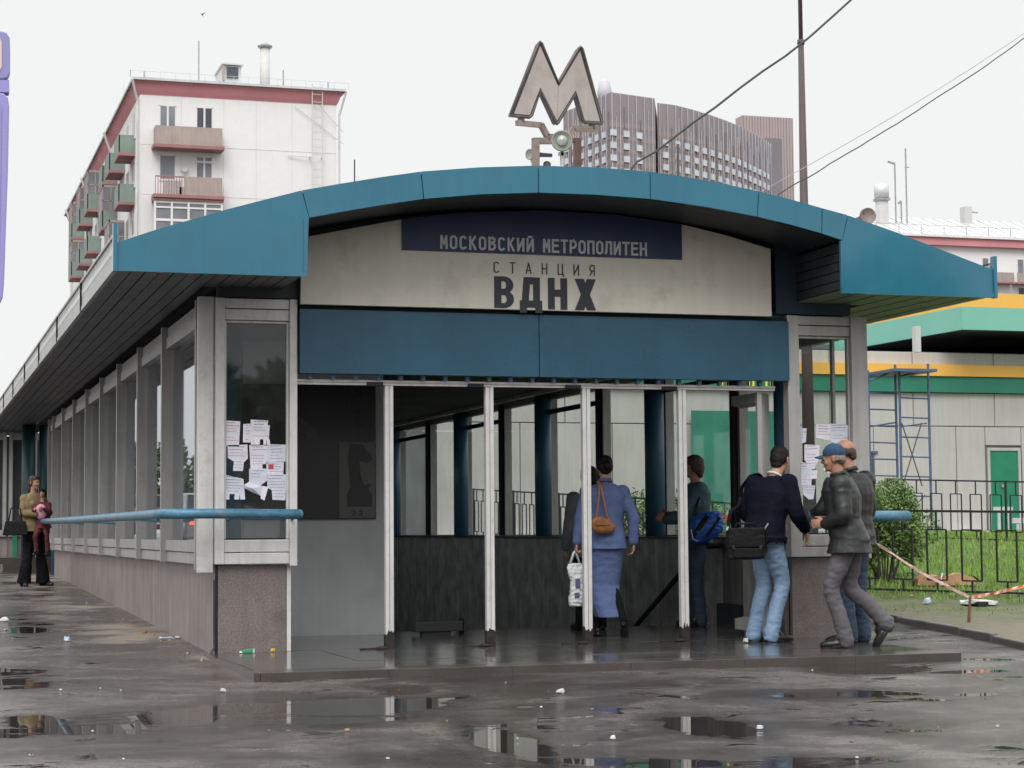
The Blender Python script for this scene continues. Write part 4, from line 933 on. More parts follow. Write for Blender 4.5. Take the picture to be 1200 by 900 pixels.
# gable windows
def far_window(x0, x1, z0, z1, m='far_pane', mull=(.5,), tr=0):
    f = MB(); t = .05; y = Y0
    f.box(x0-.02, x1+.02, y-.02, y+.1, z1-t, z1+.02).box(x0-.02, x1+.02, y-.06, y+.1, z0-.08, z0+t*.8).box(x0-.02, x0+t, y-.02, y+.1, z0, z1).box(x1-t, x1+.02, y-.02, y+.1, z0, z1)
    for mm in mull: xm_ = x0+(x1-x0)*mm; f.box(xm_-.055, xm_+.055, y-.025, y+.1, z0, z1)
    if tr: f.box(x0, x1, y-.022, y+.1, z0+(z1-z0)*tr-.06, z0+(z1-z0)*tr+.06)
    fo = ap(f, 'window', 'window_white')
    ap(MB().box(x0+.02, x1-.02, y-.012, y-.004, z0, z1), 'pane', m).parent = fo
px2x = lambda x: onY(x, 150, Y0).x
fl = onY(200, 124, Y0).z-onY(200, 182, Y0).z
for k in range(9):
    zt = onY(196, 123.5, Y0).z-k*fl; zb_ = zt-1.45
    if zb_ < 2: break
    far_window(px2x(187), px2x(206), zb_, zt, 'far_pane', (.5,) if k != 1 else (), 0)
    far_window(px2x(230), px2x(249), zb_, zt, 'far_pane_dark' if k == 0 else 'far_pane', (.5,), 0 if k == 0 else .78)
    # balcony below
    bz0 = zb_-1.05-.05; bx0, bx1 = px2x(180), px2x(257.5)
    if k == 2:      # glazed loggia
        f = MB(); f.box(bx0, bx1, Y0-.9, Y0-.8, zt-.05, zt+.1).box(bx0, bx1, Y0-.9, Y0-.8, zb_+.35, zb_+.5)
        for i in range(5): xx = bx0+(bx1-bx0)*i/4; f.box(xx-.06, xx+.06, Y0-.92, Y0-.8, bz0, zt+.1)
        f.box(bx0, bx1, Y0-.91, Y0-.82, zb_+1.1, zb_+1.2)
        fo = ap(f, 'loggia_frame', 'window_white'); ap(MB().box(bx0, bx1, Y0-.86, Y0-.84, bz0, zt), 'pane', 'far_pane').parent = fo
        ap(MB().box(bx0-.1, bx1+.1, Y0-1, Y0, zt+.1, zt+.22), 'balcony_slab', 'balcony_slab'); continue
    ap(MB().box(bx0-.12, bx1+.12, Y0-1.1, Y0-.001, bz0-.12, bz0+.1), 'balcony_slab', 'balcony_slab', bevel=.02)
    if k != 1: ap(MB().box(bx0, bx1, Y0-1.05, Y0-.98, bz0+.1, bz0+1.15).box(bx0, bx0+.06, Y0-.98, Y0, bz0+.1, bz0+1.15).box(bx1-.06, bx1, Y0-.98, Y0, bz0+.1, bz0+1.15), 'balcony_front', 'balcony_tan')
    else:
        xm_ = px2x(214); ap(MB().box(xm_, bx1, Y0-1.05, Y0-.98, bz0+.1, bz0+1.15).box(bx1-.06, bx1, Y0-.98, Y0, bz0+.1, bz0+1.15), 'balcony_front', 'balcony_tan')
        mb = MB(); mb.bar((bx0, Y0-1.0, bz0+1.12), (xm_, Y0-1.0, bz0+1.12), .07, .07)
        for i in range(12): xx = bx0+(xm_-bx0)*i/11; mb.bar((xx, Y0-1.0, bz0+.1), (xx, Y0-1.0, bz0+1.12), .035, .035)
        ap(mb, 'balcony_railing', 'balcony_slab')
        ap(MB().box(bx0+.5, bx0+1.5, Y0-.9, Y0-.5, bz0+.1, bz0+.9).box(bx0+1.7, xm_-.3, Y0-.9, Y0-.6, bz0+.1, bz0+.55), 'stored_clutter', 'litter_white')
mb = MB(); c = onY(217, 198, Y0-.3); ap(MB().lathe((c.x, Y0-.15, c.z), (-.3, -1, .3), [(0, .02), (.06, .19), (.08, .2), (.07, .17)], 14), 'satellite_dish', 'litter_white')
for k in range(8):
    zj_k = onY(196, 123.5, Y0).z+.55-k*fl; ap(MB().box(X0+.02, X1-.02, Y0-.012, Y0-.001, zj_k, zj_k+.035), 'panel_joint', 'joint_pale', fix=False)
for px_ in (212, 262, 300, 342): x_ = px2x(px_); ap(MB().box(x_, x_+.03, Y0-.011, Y0-.001, 2, zc-.05), 'panel_joint', 'joint_pale', fix=False)
# downpipes, ladder, side balconies and windows
for yy_ in (Y0-.12,): ap(MB().tube([(X0-.5, yy_-.4, ZT), (X0-.15, yy_, zc-.4), (X0-.12, yy_, 1.6)], .07, 8), 'downpipe', 'pipe_white')
ap(MB().tube([(X1+.5, Y0-.4, ZT), (X1+.15, Y0-.1, zc-.6), (X1+.12, Y0-.1, 1.6)], .07, 8), 'downpipe', 'pipe_white')
for Y_ in (128.3, 145.5, 160): ap(MB().tube([(X0-.6, Y_, ZT), (X0-.15, Y_, zc-.5), (X0-.12, Y_, 1.6)], .09, 8), 'downpipe', 'pipe_white')
lx0, lx1 = px2x(364.5), px2x(376.5); mb = MB()
zl0 = 8; mb.bar((lx0, Y0-.35, zl0), (lx0, Y0-.35, zc+1.2), .05, .05); mb.bar((lx1, Y0-.35, zl0), (lx1, Y0-.35, zc+1.2), .05, .05)
z = zl0
while z < zc+1: mb.bar((lx0, Y0-.35, z), (lx1, Y0-.35, z), .03, .03); z += .45
for z in (zc-6.8, zc-3.2): mb.bar((lx0-.1, Y0-.35, z), (lx0-.1, Y0, z), .06, .06); mb.bar((lx1, Y0-.35, z), (lx1, Y0, z), .06, .06); mb.bar((lx0-1.4, Y0-.1, z+.05), (lx0, Y0-.3, z), .04, .04)
ap(mb, 'fire_ladder', 'pipe_white')
ap(MB().bar((px2x(345), Y0-.1, zc-.2), (px2x(402), Y0-.1, zc-2.3), .018, .018).bar((px2x(364), Y0-.3, zc+.4), (px2x(402), Y0-.1, zc-1.6), .018, .018), 'slack_wire', 'metal_grey')
def side_balcony(Yc, k, closed=0, m='balcony_green'):
    zt = onY(196, 123.5, Y0).z-k*fl; z0 = zt-2.5; a, b = Yc-1.35, Yc+1.35; xo = X0-.95
    ap(MB().box(xo, X0, a, b, z0-.12, z0+.06), 'balcony_slab', 'balcony_slab')
    ap(MB().box(xo, xo+.06, a, b, z0+.06, z0+1.1).box(xo, X0, a, a+.06, z0+.06, z0+1.1).box(xo, X0, b-.06, b, z0+.06, z0+1.1), 'balcony_front', m)
    if closed:
        mb = MB()
        for y in (a, a+(b-a)/3, a+2*(b-a)/3, b-.08): mb.box(xo, xo+.08, y, y+.08, z0+1.1, zt+.2)
        mb.box(xo, X0, a, a+.07, zt+.1, zt+.25).box(xo, xo+.08, a, b, zt+.1, zt+.25); mb.box(xo+.5, xo+.58, a, a+.07, z0+1.1, zt+.1); mb.box(xo, X0, a, a+.06, z0+1.7, z0+1.78)
        fo = ap(mb, 'balcony_glazing_frame', 'balcony_slab' if m != 'balcony_green' else 'balcony_tan'); ap(MB().box(xo+.03, xo+.05, a, b, z0+1.1, zt+.1).box(xo, X0, a+.02, a+.04, z0+1.1, zt+.1), 'pane', 'far_pane').parent = fo
for Yc, ks, cls in ((116.6, (0, 1, 3, 5), ()), (122.3, (0, 2, 3, 5), (2,)), (126.6, (0, 1, 2, 4), (1,)), (137.5, (0, 1, 3, 4), (0, 3)), (144, (0, 1, 2, 5), (0,)), (151, (0, 1, 3), (0, 1))):
    for j, k in enumerate(ks): side_balcony(Yc, k, closed=k in cls, m='balcony_green')
for k in range(9):
    zt = onY(196, 123.5, Y0).z-k*fl
    if zt < 3.5: break
    Yw = 115.2
    while Yw < 161:
        f = MB().box(X0-.03, X0+.05, Yw-.1, Yw, zt-1.5, zt).box(X0-.03, X0+.05, Yw+1.3, Yw+1.4, zt-1.5, zt).box(X0-.03, X0+.05, Yw+.6, Yw+.7, zt-1.5, zt).box(X0-.07, X0+.05, Yw-.15, Yw+1.45, zt-1.6, zt-1.5)
        fo = ap(f, 'window', 'window_white'); ap(MB().box(X0-.015, X0-.005, Yw, Yw+1.3, zt-1.5, zt), 'pane', 'far_pane').parent = fo
        Yw += 3.45

# ------------------------------------------------------------------ curved hotel
HO = empty('curved_hotel', (150, 411, 1.35), label='huge brown curved hotel tower with white vertical fins behind the canopy', cat='building')
HZ = 100.0
hp = [(660, 131.5), (692, 119), (716, 108), (767, 115.3)]; wing = [(770, 120.5), (790, 123), (810, 128), (830, 134), (850, 141), (870, 149.5), (886, 158), (896, 163.5), (903, 169)]
def hz(p, z=HZ): q_ = onZ(p[0], p[1], z); return Vector((q_.x, q_.y, 0))
A = [hz(p) for p in hp]; Wg = [hz(p) for p in wing]
def hb(mb, name, m, par=None, **kw): mb.v = [(a-150, b-411, c-1.35) for a, b, c in mb.v]; o = mb.build(name, m, HO, **kw); return o
def extr(P, z0, z1, off=0): return [Vector((p.x, p.y, z0)) for p in P]
back = [Vector((p.x+17, p.y+40, 0)) for p in A[::-1]]
hb(MB().prism([Vector((p.x, p.y, 1.35)) for p in A+back], (0, 0, HZ-1.35)), 'stair_tower', 'hotel_brown')
HW = HZ-.0
back = [Vector((p.x+8, p.y+18, 0)) for p in Wg[::-1]]
hb(MB().prism([Vector((p.x, p.y, 1.35)) for p in Wg+back], (0, 0, HW-1.35)), 'curved_wing', 'hotel_brown')
c = hz((733.5, 104)); hb(MB().lathe((c.x, c.y+14, HZ), (0, 0, 1), [(0, 1.6), (2.5, 1.7), (4.6, 1.2), (5.4, 0)], 14), 'roof_dome', 'hotel_fin', smooth=True)
def facade(P, pitch, win_m, first_z, rows, fl_, dens):
    L_ = 0; segs = []
    for a, b in zip(P, P[1:]): segs.append((L_, a, b)); L_ += (b-a).length
    def at(s):
        for s0, a, b in segs[::-1]:
            if s >= s0: d = (b-a).normalized(); return a+d*(s-s0), d
        return P[0], (P[1]-P[0]).normalized()
    return L_, at
bandz = [(onZ(716, 153, 1000), 0)]
def zat(px, py, ref):      # height on the facade at the distance of ref
    d = ray(px, py); return 1.6+(d.z/math.hypot(d.x, d.y))*math.hypot(ref.x, ref.y)
zw1 = zat(742, 158, A[3]); zpitch = zat(742, 158, A[3])-zat(742, 172.6, A[3])
zband = zat(742, 151, A[3])
for P, nm in ((A, 't'), (Wg, 'w')):
    L_, at = facade(P, 0, 0, 0, 0, 0, 0)
    # horizontal warm band rows and fins, windows
    for r in range(5):
        z0 = zband+.3-r*zpitch; mb = MB()
        for a, b in zip(P, P[1:]):
            d = (b-a).normalized(); nn = Vector((d.y, -d.x, 0))
            mb.prism([Vector((a.x, a.y, z0-1.15)), Vector((b.x, b.y, z0-1.15)), Vector((b.x, b.y, z0)), Vector((a.x, a.y, z0))], nn*.06)
        hb(mb, 'spandrel_band', 'hotel_band', fix=False)
    s = .5; k = 0
    wp = 3.62*2/3
    while s < L_-.5:
        p, d = at(s); nn = Vector((d.y, -d.x, 0)); full = k % 2 == 0
        if k % 2 == 1 or True:
            ztop = HZ-.0 if full else zband+1.5+((k*7) % 3)*1.2
            wdt = .17 if full else .10
            mb = MB(); mb.bar(p+nn*.2+Vector((0, 0, 40)), p+nn*.2+Vector((0, 0, ztop)), wdt*.75, .2, tuple(nn)); hb(mb, 'fin', 'hotel_fin' if full or k % 4 == 1 else 'hotel_dark', fix=False)
        s += wp/2*.95; k += 1
    s = 2.0; k = 0
    while s < L_-1.2:
        p, d = at(s); nn = Vector((d.y, -d.x, 0))
        for r in range(5):
            if s > L_*.0:
                zc_ = zw1-.9-r*zpitch; a = p-d*.78; b = p+d*.78
                mb = MB().prism([Vector((a.x, a.y, zc_-.68))+nn*.1, Vector((b.x, b.y, zc_-.68))+nn*.1, Vector((b.x, b.y, zc_+.72))+nn*.1, Vector((a.x, a.y, zc_+.72))+nn*.1], nn*.35)
                hb(mb, 'window', 'hotel_window', fix=False)
        s += 3.62
        k += 1
SLB = empty('hotel_slab', (231, 520, 1.35), label='plain reddish brown slab tower right of the curved hotel', cat='building')
a = onY(870, 135, 520); b = onY(929, 133, 520)
mb = MB().box(a.x-231, b.x-231, 0, 5, 0, a.z-1.35); mb.build('tower_body', 'slab_brown', SLB, fix=False)
for i in range(18): x = a.x-231+.3+i*(b.x-a.x-.6)/17; boxpart('rib', (x-.06, x+.06, -.15, -.001, 0, a.z-1.4), 'hotel_brown' if i % 3 else 'hotel_dark', SLB)
p = onY(904, 200, 500); boxpart('annex', (p.x-231-1.6, p.x-231+3.4, -20, -8, 0, onY(905, 162, 500).z-1.35), 'hotel_dark', SLB)
for i in range(2): boxpart('annex_window', (p.x-231+.3+1.4*i, p.x-231+1.2+1.4*i, -20.1, -20.002, 82-1.35, 88-1.35), 'hotel_window', SLB)

# ------------------------------------------------------------------ white block at right
WB = empty('apartment_block', (97, 180, 1.35), label='white apartment block with red cornice and pale metal roof at the right edge', cat='building')
zt = 31.7-1.35; z1 = onY(1100, 288, 180).z-1.35
wx0, wx1 = 0.5-6, 62
boxpart('wall', (wx0+.6, wx1, 0, 14, 0, z1), 'white_wall', WB); boxpart('cornice', (wx0, wx1+.6, -.6, 14.6, z1+.001, zt-.25), 'red_cornice', WB); boxpart('gutter_edge', (wx0-.1, wx1+.7, -.85, 14.8, zt-.24, zt), 'window_white', WB)
mb = MB(); mb.add([(wx0, -.8, zt), (wx1, -.8, zt), (wx1, 14, zt), (wx0, 14, zt), (wx0+1, 7, zt+3.0), (wx1, 7, zt+3.0)], [(0, 1, 5, 4), (2, 3, 4, 5), (0, 4, 3), (1, 2, 5)]); mb.build('roof', 'roof_metal', WB)
for i in range(30):
    x = wx0+.3+i*1.35; mb = MB().bar((x, -.75, zt+.03), (x, 7, zt+3.03), .07, .06); mb.build('roof_seam', 'gutter', WB, fix=False)
mb = MB()
for i in range(14): mb.bar((wx0+.4+i*2.6, -.7, zt), (wx0+.4+i*2.6, -.7, zt+1.0), .05, .05)
mb.bar((wx0, -.7, zt+.95), (wx0+36, -.7, zt+.95), .04, .04); mb.build('roof_railing', 'metal_grey', WB)
def wloc(px, py, Y): p = onY(px, py, Y); return p.x-97, p.z-1.35
cx_, cz0 = wloc(1036, 262, 183); _, cz1 = wloc(1036, 232, 183); _, cz2 = wloc(1036, 217, 183)
boxpart('chimney', (cx_-.5, cx_+.5, 2.9, 3.9, zt-.5, cz1), 'pipe_white', WB)
MB().lathe((cx_, 3.4, cz1), (0, 0, 1), [(0, .6), (.1, .78), (cz2-cz1, .78), (cz2-cz1+.1, .6)], 16).build('chimney_cowl', 'roof_metal', WB, smooth=2)
boxpart('chimney_collar', (cx_-.65, cx_+.65, 2.7, 4.1, cz1-.25, cz1), 'metal_grey', WB)
for px, py in ((1061, 174), (1048.5, 192), (1056, 236)):
    ax_, az = wloc(px, py, 184); mb = MB().bar((ax_, 4, zt), (ax_, 4, az), .12, .12)
    if px > 1060: mb.bar((ax_-.1, 4, az-2), (ax_+.4, 4, az-2), .1, .1)
    elif px < 1050: mb.bar((ax_, 4, az), (ax_-.8, 4, az+.2), .15, .2)
    else: mb.bar((ax_, 4, az), (ax_-.3, 4, az-.2), .25, .25)
    mb.build('roof_antenna', 'metal_grey', WB)
hx, hz0 = wloc(1132, 246, 186); boxpart('roof_hatch', (hx-.45, hx+.45, 5.5, 6.5, zt+1, hz0+.3), 'litter_white', WB); MB().bar((hx+.46, 6, hz0-.2), (hx+1.4, 6, hz0-.25), .2, .12).build('hatch_lid', 'metal_grey', WB)
for px in (1118, 1159, 1200, 1241):
    x, _ = wloc(px, 303, 180)
    for k in range(8):
        zz = wloc(1159, 303, 180)[1]-k*3.0-1.5
        if zz < 3: break
        f = MB().box(x-.9, x-.78, -.04, .02, zz, zz+1.5).box(x+.78, x+.9, -.04, .02, zz, zz+1.5).box(x-.1, x+.1, -.04, .02, zz, zz+1.5).box(x-.9, x+.9, -.04, .02, zz+1.5, zz+1.6).box(x-.9, x+.9, -.08, .02, zz-.1, zz)
        fo = f.build('window', 'window_white', WB); boxpart('pane', (x-.8, x+.8, -.02, -.005, zz, zz+1.5), 'far_pane_dark' if k % 2 else 'far_pane', fo)
        if px in (1159, 1200): 
            boxpart('balcony_slab', (x-1.6, x+2.4, -1.1, -.01, zz-1.2, zz-1.05), 'balcony_slab', WB); boxpart('balcony_front', (x-1.5, x+2.3, -1.05, -1.0, zz-1.04, zz-.05), 'balcony_tan', WB)

# ------------------------------------------------------------------ teal and orange canopied shop building
SH = empty('shop_building', (26, 50, 1.35), label='low beige panelled building with teal canopy, orange stripe and green door', cat='building')
sx = lambda px: onY(px, 500, 50).x-26
sz = lambda py, px=1100: onY(px, py, 50).z-1.35
zG0, zG1 = sz(460), sz(441.5); zO1 = sz(428); zB1 = sz(413); zR1 = sz(384)
boxpart('wall_core', (-14.5, 30, .06, 5.9, -.6, zB1+.01), 'louver', SH); boxpart('upper_wall', (-14.5, 30, 6, 14, -.6, 5.85), 'louver', SH)
zj = sz(499.5); 
def panel(x0, x1, z0, z1): boxpart('wall_panel', (x0+.012, x1-.012, 0, .055, z0+.012, z1-.012), 'panel_beige', SH, bevel=.01)
dx0, dx1 = sx(1157), sx(1193.5); dz1 = sz(526)
xj = [-22+i*2.21 for i in range(30)]
ju = [sx(1166)+d*2.62 for d in range(-7, 12)]; jl = [sx(1120)+d*2.62 for d in range(-6, 12)]
for a, b in zip(ju, ju[1:]):
    panel(a, b, zj, zG0); panel(a, b, zO1, zB1)
for a, b in zip(jl, jl[1:]):
    if a < dx0 < b or a < dx1 < b:
        if a < dx0: panel(a, dx0-.08, -.2, zj)
        if b > dx1: panel(max(a, dx1+.08), b, -.2, zj)
        panel(max(a, dx0-.08), min(b, dx1+.08), dz1+.1, zj)
    else: panel(a, b, -.2, zj)
boxpart('green_fascia', (-14.5, 30, -.14, .05, zG0, zG1), 'green_band', SH); boxpart('orange_fascia', (-14.5, 30, -.22, .05, zG1+.005, zO1), 'orange', SH)
for k in range(3): boxpart('louver_slat', (-14.5, 30, 5.9, 5.97, zB1+.02+k*.3, zB1+k*.3+.17), 'louver', SH)
dr = boxpart('door', (dx0+.06, dx1-.06, .0, .04, -.05, dz1-.05), 'green_door', SH)
MB().box(dx0-.03, dx0+.05, -.03, .05, -.05, dz1+.04).box(dx1-.05, dx1+.03, -.03, .05, -.05, dz1+.04).box(dx0+.05, dx1-.05, -.03, .05, dz1-.045, dz1+.04).build('door_frame', 'panel_beige', SH)
boxpart('door_handle', (dx0+.4, dx0+.48, -.06, -.002, dz1-1.1, dz1-1.02), 'alu', dr)
# small door window low left by scaffold
x_, x2_ = sx(1015), sx(1023.5); boxpart('dark_window', (x_, x2_, -.02, -.002, sz(600), sz(532)), 'far_pane_dark', SH)
boxpart('window_head', (x_-.05, x2_+.1, -.05, -.002, sz(532)+.005, sz(529)), 'scaffold_blue', SH)
# stripes of the painted wall foot
for i in range(34): boxpart('kerb_block', (-14+i*1.1, -14+i*1.1+1.08, -.5, -.02, -.1, .12), 'kerb_white' if i % 2 else 'kerb_black', SH)
# canopy
Yc = 48.6; z_t = onY(1127, 359.3, Yc).z; z_b = onY(1127, 386, Yc).z
P0 = onY(1127, 359.3, Yc); PL = onZ(960, 391.8, z_t); PR = onY(1320, 362, Yc)
cb = SH.location
def shp(mb, name, m, **kw): mb.v = [(a-cb.x, b-cb.y, c-cb.z) for a, b, c in mb.v]; return mb.build(name, m, SH, **kw)
shp(MB().prism([Vector((P0.x, Yc, z_b)), Vector((PR.x+10, Yc, z_b)), Vector((PR.x+10, Yc, z_t)), Vector((P0.x, Yc, z_t))], (0, .15, 0)), 'canopy_fascia', 'teal')
dv = Vector((PL.x-P0.x, PL.y-Yc, 0)); pe = P0+dv*1.25
shp(MB().prism([Vector((P0.x-.004, Yc, z_b)), Vector((pe.x, pe.y, z_b)), Vector((pe.x, pe.y, z_t)), Vector((P0.x-.004, Yc, z_t))], (.1, .12, 0)), 'canopy_fascia', 'teal')
zo1 = onY(1150, 344, Yc+.5).z
shp(MB().prism([Vector((P0.x+.1, Yc+.4, z_t+.0)), Vector((PR.x+10, Yc+.4, z_t)), Vector((PR.x+10, Yc+.4, zo1)), Vector((P0.x+.1, Yc+.4, zo1))], (0, .1, 0)), 'orange_roof_edge', 'orange')
pe2 = pe+Vector((.3, .4, 0))
shp(MB().prism([Vector((P0.x+.1, Yc+.4, z_t)), Vector((pe2.x, pe2.y, z_t)), Vector((pe2.x, pe2.y, zo1)), Vector((P0.x+.1, Yc+.4, zo1))], (.1, .1, 0)), 'orange_roof_edge', 'orange')
shp(MB().prism([Vector((P0.x, Yc+.1, z_b+.1)), Vector((PR.x+10, Yc+.1, z_b+.1)), Vector((PR.x+10, 56.5, z_b+.1)), Vector((pe.x, 56.5, z_b+.1)), Vector((pe.x, pe.y, z_b+.1))], (0, 0, .1)), 'canopy_soffit', 'louver')
a = onY(1071, 395, 49.0); b = onY(1077.5, 412, 49.0)
shp(MB().box(a.x, b.x, 48.9, 49.1, b.z-.02, a.z+.3), 'canopy_bracket', 'litter_white')
# green roller screen and yellow lettering seen through the pavilion
gx0, gx1 = sx(806), sx(905)
boxpart('roller_screen', (gx0, gx1, -.30, -.25, .1, sz(485)), 'green_screen', SH)
k = 0
for px in [843+i*6.3 for i in range(5)]+[867, 873.5]+[895+i*6 for i in range(5)]:
    c = sx(px); zz = sz(441.5)-.45
    mb = MB().box(c, c+.06, -.17, -.141, zz, zz+.36).box(c+.16, c+.22, -.17, -.141, zz, zz+.36).box(c+.06, c+.16, -.168, -.141, zz+.0, zz+.06); mb.build('sign_letter', 'yellow_paint', SH, fix=False)
mb = MB(); 
for px0, py0, px1, py1 in ((1165, 594, 1187, 598), (1187, 607, 1210, 613)):
    a = onY(px0, py0, 38); b = onY(px1, py1, 38); o = MB().box(0, b.x-a.x, 0, .05, 0, a.z-b.z).box(.1, .16, .01, .04, -1.0, -.002).box(b.x-a.x-.16, b.x-a.x-.1, .01, .04, -1.0, -.002).build('barrier_board', 'litter_white')
    o.location = (a.x, 38, b.z); tagit(o, 'white board on thin legs before the green door, %s' % ('upper left one' if px0 < 1180 else 'lower right one'), 'barrier')

# ------------------------------------------------------------------ scaffold tower
SC = empty('scaffold_tower', (24, 46, 1.38), label='blue tubular scaffold tower with ladder frames against the beige building', cat='scaffold')
def sc(px, py, Y=46): p = onY(px, py, Y); return Vector((p.x-24, Y-46, p.z-1.38))
for (pa, pb, Y, ytop, r0) in ((1017, 1049, 46, 434, 460), (1053.5, 1087.5, 45.3, 433, 466)):
    fr = MB(); a = sc(pa, ytop, Y); b = sc(pb, ytop, Y)
    fr.tube([(a.x, a.y, 0), a], .035, 8).tube([(b.x, b.y, 0), (b.x, b.y, b.z+.15)], .035, 8); o = fr.build('frame', 'scaffold_blue', SC)
    y = r0
    while y < 612:
        p = sc(pa, y, Y); MB().tube([(a.x, a.y, p.z), (b.x, b.y, p.z-.02)], .022, 6).build('rung', 'scaffold_blue', o); y += 19.4 if pa < 1040 else 23
a = sc(1022, 438); b = sc(1084, 434, 45.3)
MB().box(a.x-.05, b.x+.02, -1.3, .3, a.z-.03, a.z+.04).build('platform_deck', 'scaffold_blue', SC)
MB().tube([sc(1017, 447), sc(1053, 433, 45.3)], .025, 6).tube([sc(1053, 441, 45.3), sc(1087, 434, 45.3)], .025, 6).build('guard_rail', 'scaffold_blue', SC)
MB().tube([sc(1056, 496+0, 45.3)+Vector((0, -.04, 0)), sc(1080, 570, 45.3)+Vector((0, -.04, 0))], .016, 6).tube([sc(1078, 496, 45.3)+Vector((0, -.08, 0)), sc(1056, 570, 45.3)+Vector((0, -.08, 0))], .016, 6).build('cross_brace', 'pole_brown', SC)
MB().tube([sc(1019, 500), sc(1050, 495)], .022, 6).build('ledger', 'scaffold_blue', SC); MB().tube([sc(1056, 500, 45.3), sc(1086, 496, 45.3)], .02, 6).build('ledger', 'scaffold_blue', SC)
MB().tube([sc(1018, 610), sc(1046, 580)], .016, 6).tube([sc(1056, 612, 45.3), sc(1084, 580, 45.3)], .016, 6).build('cross_brace', 'pole_brown', SC)

# ------------------------------------------------------------------ iron fences
def fence(p0, p1, base0, base1, H, pitch, wd, label, n_extra=0, t=.022, closed_top=.12):
    p0 = Vector((p0[0], p0[1], base0)); p1 = Vector((p1[0], p1[1], base1)); d = (p1-p0); Ln = d.length; d.normalize(); zz = Vector((0, 0, 1))
    o = empty('iron_fence', p0, label=label, cat='fence')
    def bb(a, b, tt=t): return MB().bar(a-p0, b-p0, tt, tt)
    bb(p0+zz*.05, p1+zz*.05, t*1.2).build('bottom_rail', 'iron_black', o); bb(p0+zz*H, p1+zz*H, t*1.3).build('top_rail', 'iron_black', o)
    s = pitch*.5
    while s < Ln:
        c = p0+d*s; lo, hi = c+zz*(.05+H*.13), c+zz*(H*.78); a = d*wd/2
        mb = MB(); 
        for u_, v_ in ((lo-a, hi-a), (lo+a, hi+a), (lo-a, lo+a), (hi-a, hi+a), (c+zz*.05, lo), (hi, c+zz*H)): mb.bar(u_-p0, v_-p0, t*.85, t*.85)
        mb.build('fence_panel', 'iron_black', o); s += pitch
    s = 0
    while s < Ln+.01:
        c = p0+d*s; MB().bar(c-zz*.15-p0, c+zz*(H+.02)-p0, t*1.5, t*1.5).build('post', 'iron_black', o); s += pitch*6
    return o
a = onZ(1000, 694.5, .79); b = onZ(1200, 701, .74); d = (b-a).normalized(); e = b+d*2.2
fence((a.x, a.y), (e.x, e.y), a.z, .70, 1.02, .425, .24, 'near black iron fence of upright rectangles along the lawn edge')
fence((a.x-.35, 38), (a.x-.02, a.y+.02), 1.40, .80, 1.02, .425, .24, 'black iron fence running along the pavilion side behind its glass')
a = onZ(1040, 563.5, 2.45); b = onZ(1200, 557.3, 2.5); e = b+(b-a)*.3
fence((a.x, a.y), (e.x, e.y), gz(a.x, a.y), gz(e.x, e.y), 1.1, .36, .2, 'far black iron fence crossing the lawn before the green door', t=.022)

# ------------------------------------------------------------------ vegetation
def leaves(name, parent, n, shape, size, mats, seed, clumps=None):
    rr = random.Random(seed); mb = MB()
    for i in range(n):
        p = shape(rr); nrm = Vector((rr.uniform(-1, 1), rr.uniform(-1, 1), rr.uniform(-.3, 1))).normalized()
        t_ = nrm.cross(Vector((rr.uniform(-1, 1), rr.uniform(-1, 1), rr.uniform(-1, 1)))).normalized(); b_ = nrm.cross(t_); s = size*rr.uniform(.6, 1.3)
        mi = 1 if rr.random() < .35 else 0
        mb.add([p-t_*s, p-b_*s*.45, p+t_*s, p+b_*s*.45], [(0, 1, 2, 3)], mi)
    return mb.build(name, mats, parent, fix=False)
def bush(x, y, rx, ry, h, n, label, seed, size=.03):
    z = gz(x, y); o = empty('bush', (x, y, z), label=label, cat='bush')
    rr = random.Random(seed); cl_ = [(Vector((rr.uniform(-.8, .8)*rx, rr.uniform(-.8, .8)*ry, h*rr.uniform(.25, .85))), rr.uniform(.22, .42)*min(rx*1.4, h*.6)) for _ in range(26)]
    def shape(r):
        c, rad = cl_[r.randrange(len(cl_))]
        v = Vector((r.gauss(0, 1), r.gauss(0, 1), r.gauss(0, 1))).normalized()*rad*(r.random()**.35)
        q_ = c+v; q_.z = max(.03, min(q_.z, h*1.05)); return q_
    leaves('foliage', o, n, shape, size, ['leaf', 'leaf_light'], seed)
    mb = MB()
    for c, rad in cl_[:14]: mb.tube([(c.x*.2, c.y*.2, -.02), c*.5, c], [.014, .010, .004], 5)
    mb.build('stem', 'bark', o); return o
p = onZ(1052, 690, .82)
bush(p.x+.22, p.y+.75, .62, .5, 1.42, 15000, 'dense green bush behind the near fence beside the blue rail end', 1)
q_ = onY(745, 600, 30)
for i, (px, Y, rx, h) in enumerate(((720, 31, .7, 1.05), (765, 30.5, .7, 1.0), (850, 28, .9, 1.0), (885, 28, .7, .95))):
    c = onY(px, 600, Y); bush(c.x, Y, rx, .6, h, 1900, ['bush seen through the glass left of the suited woman', 'bush seen through the glass right of the suited woman', 'bush seen through the glass behind the man with the blue bag', 'bush seen through the glass left of the dark haired man'][i], 10+i, .034)
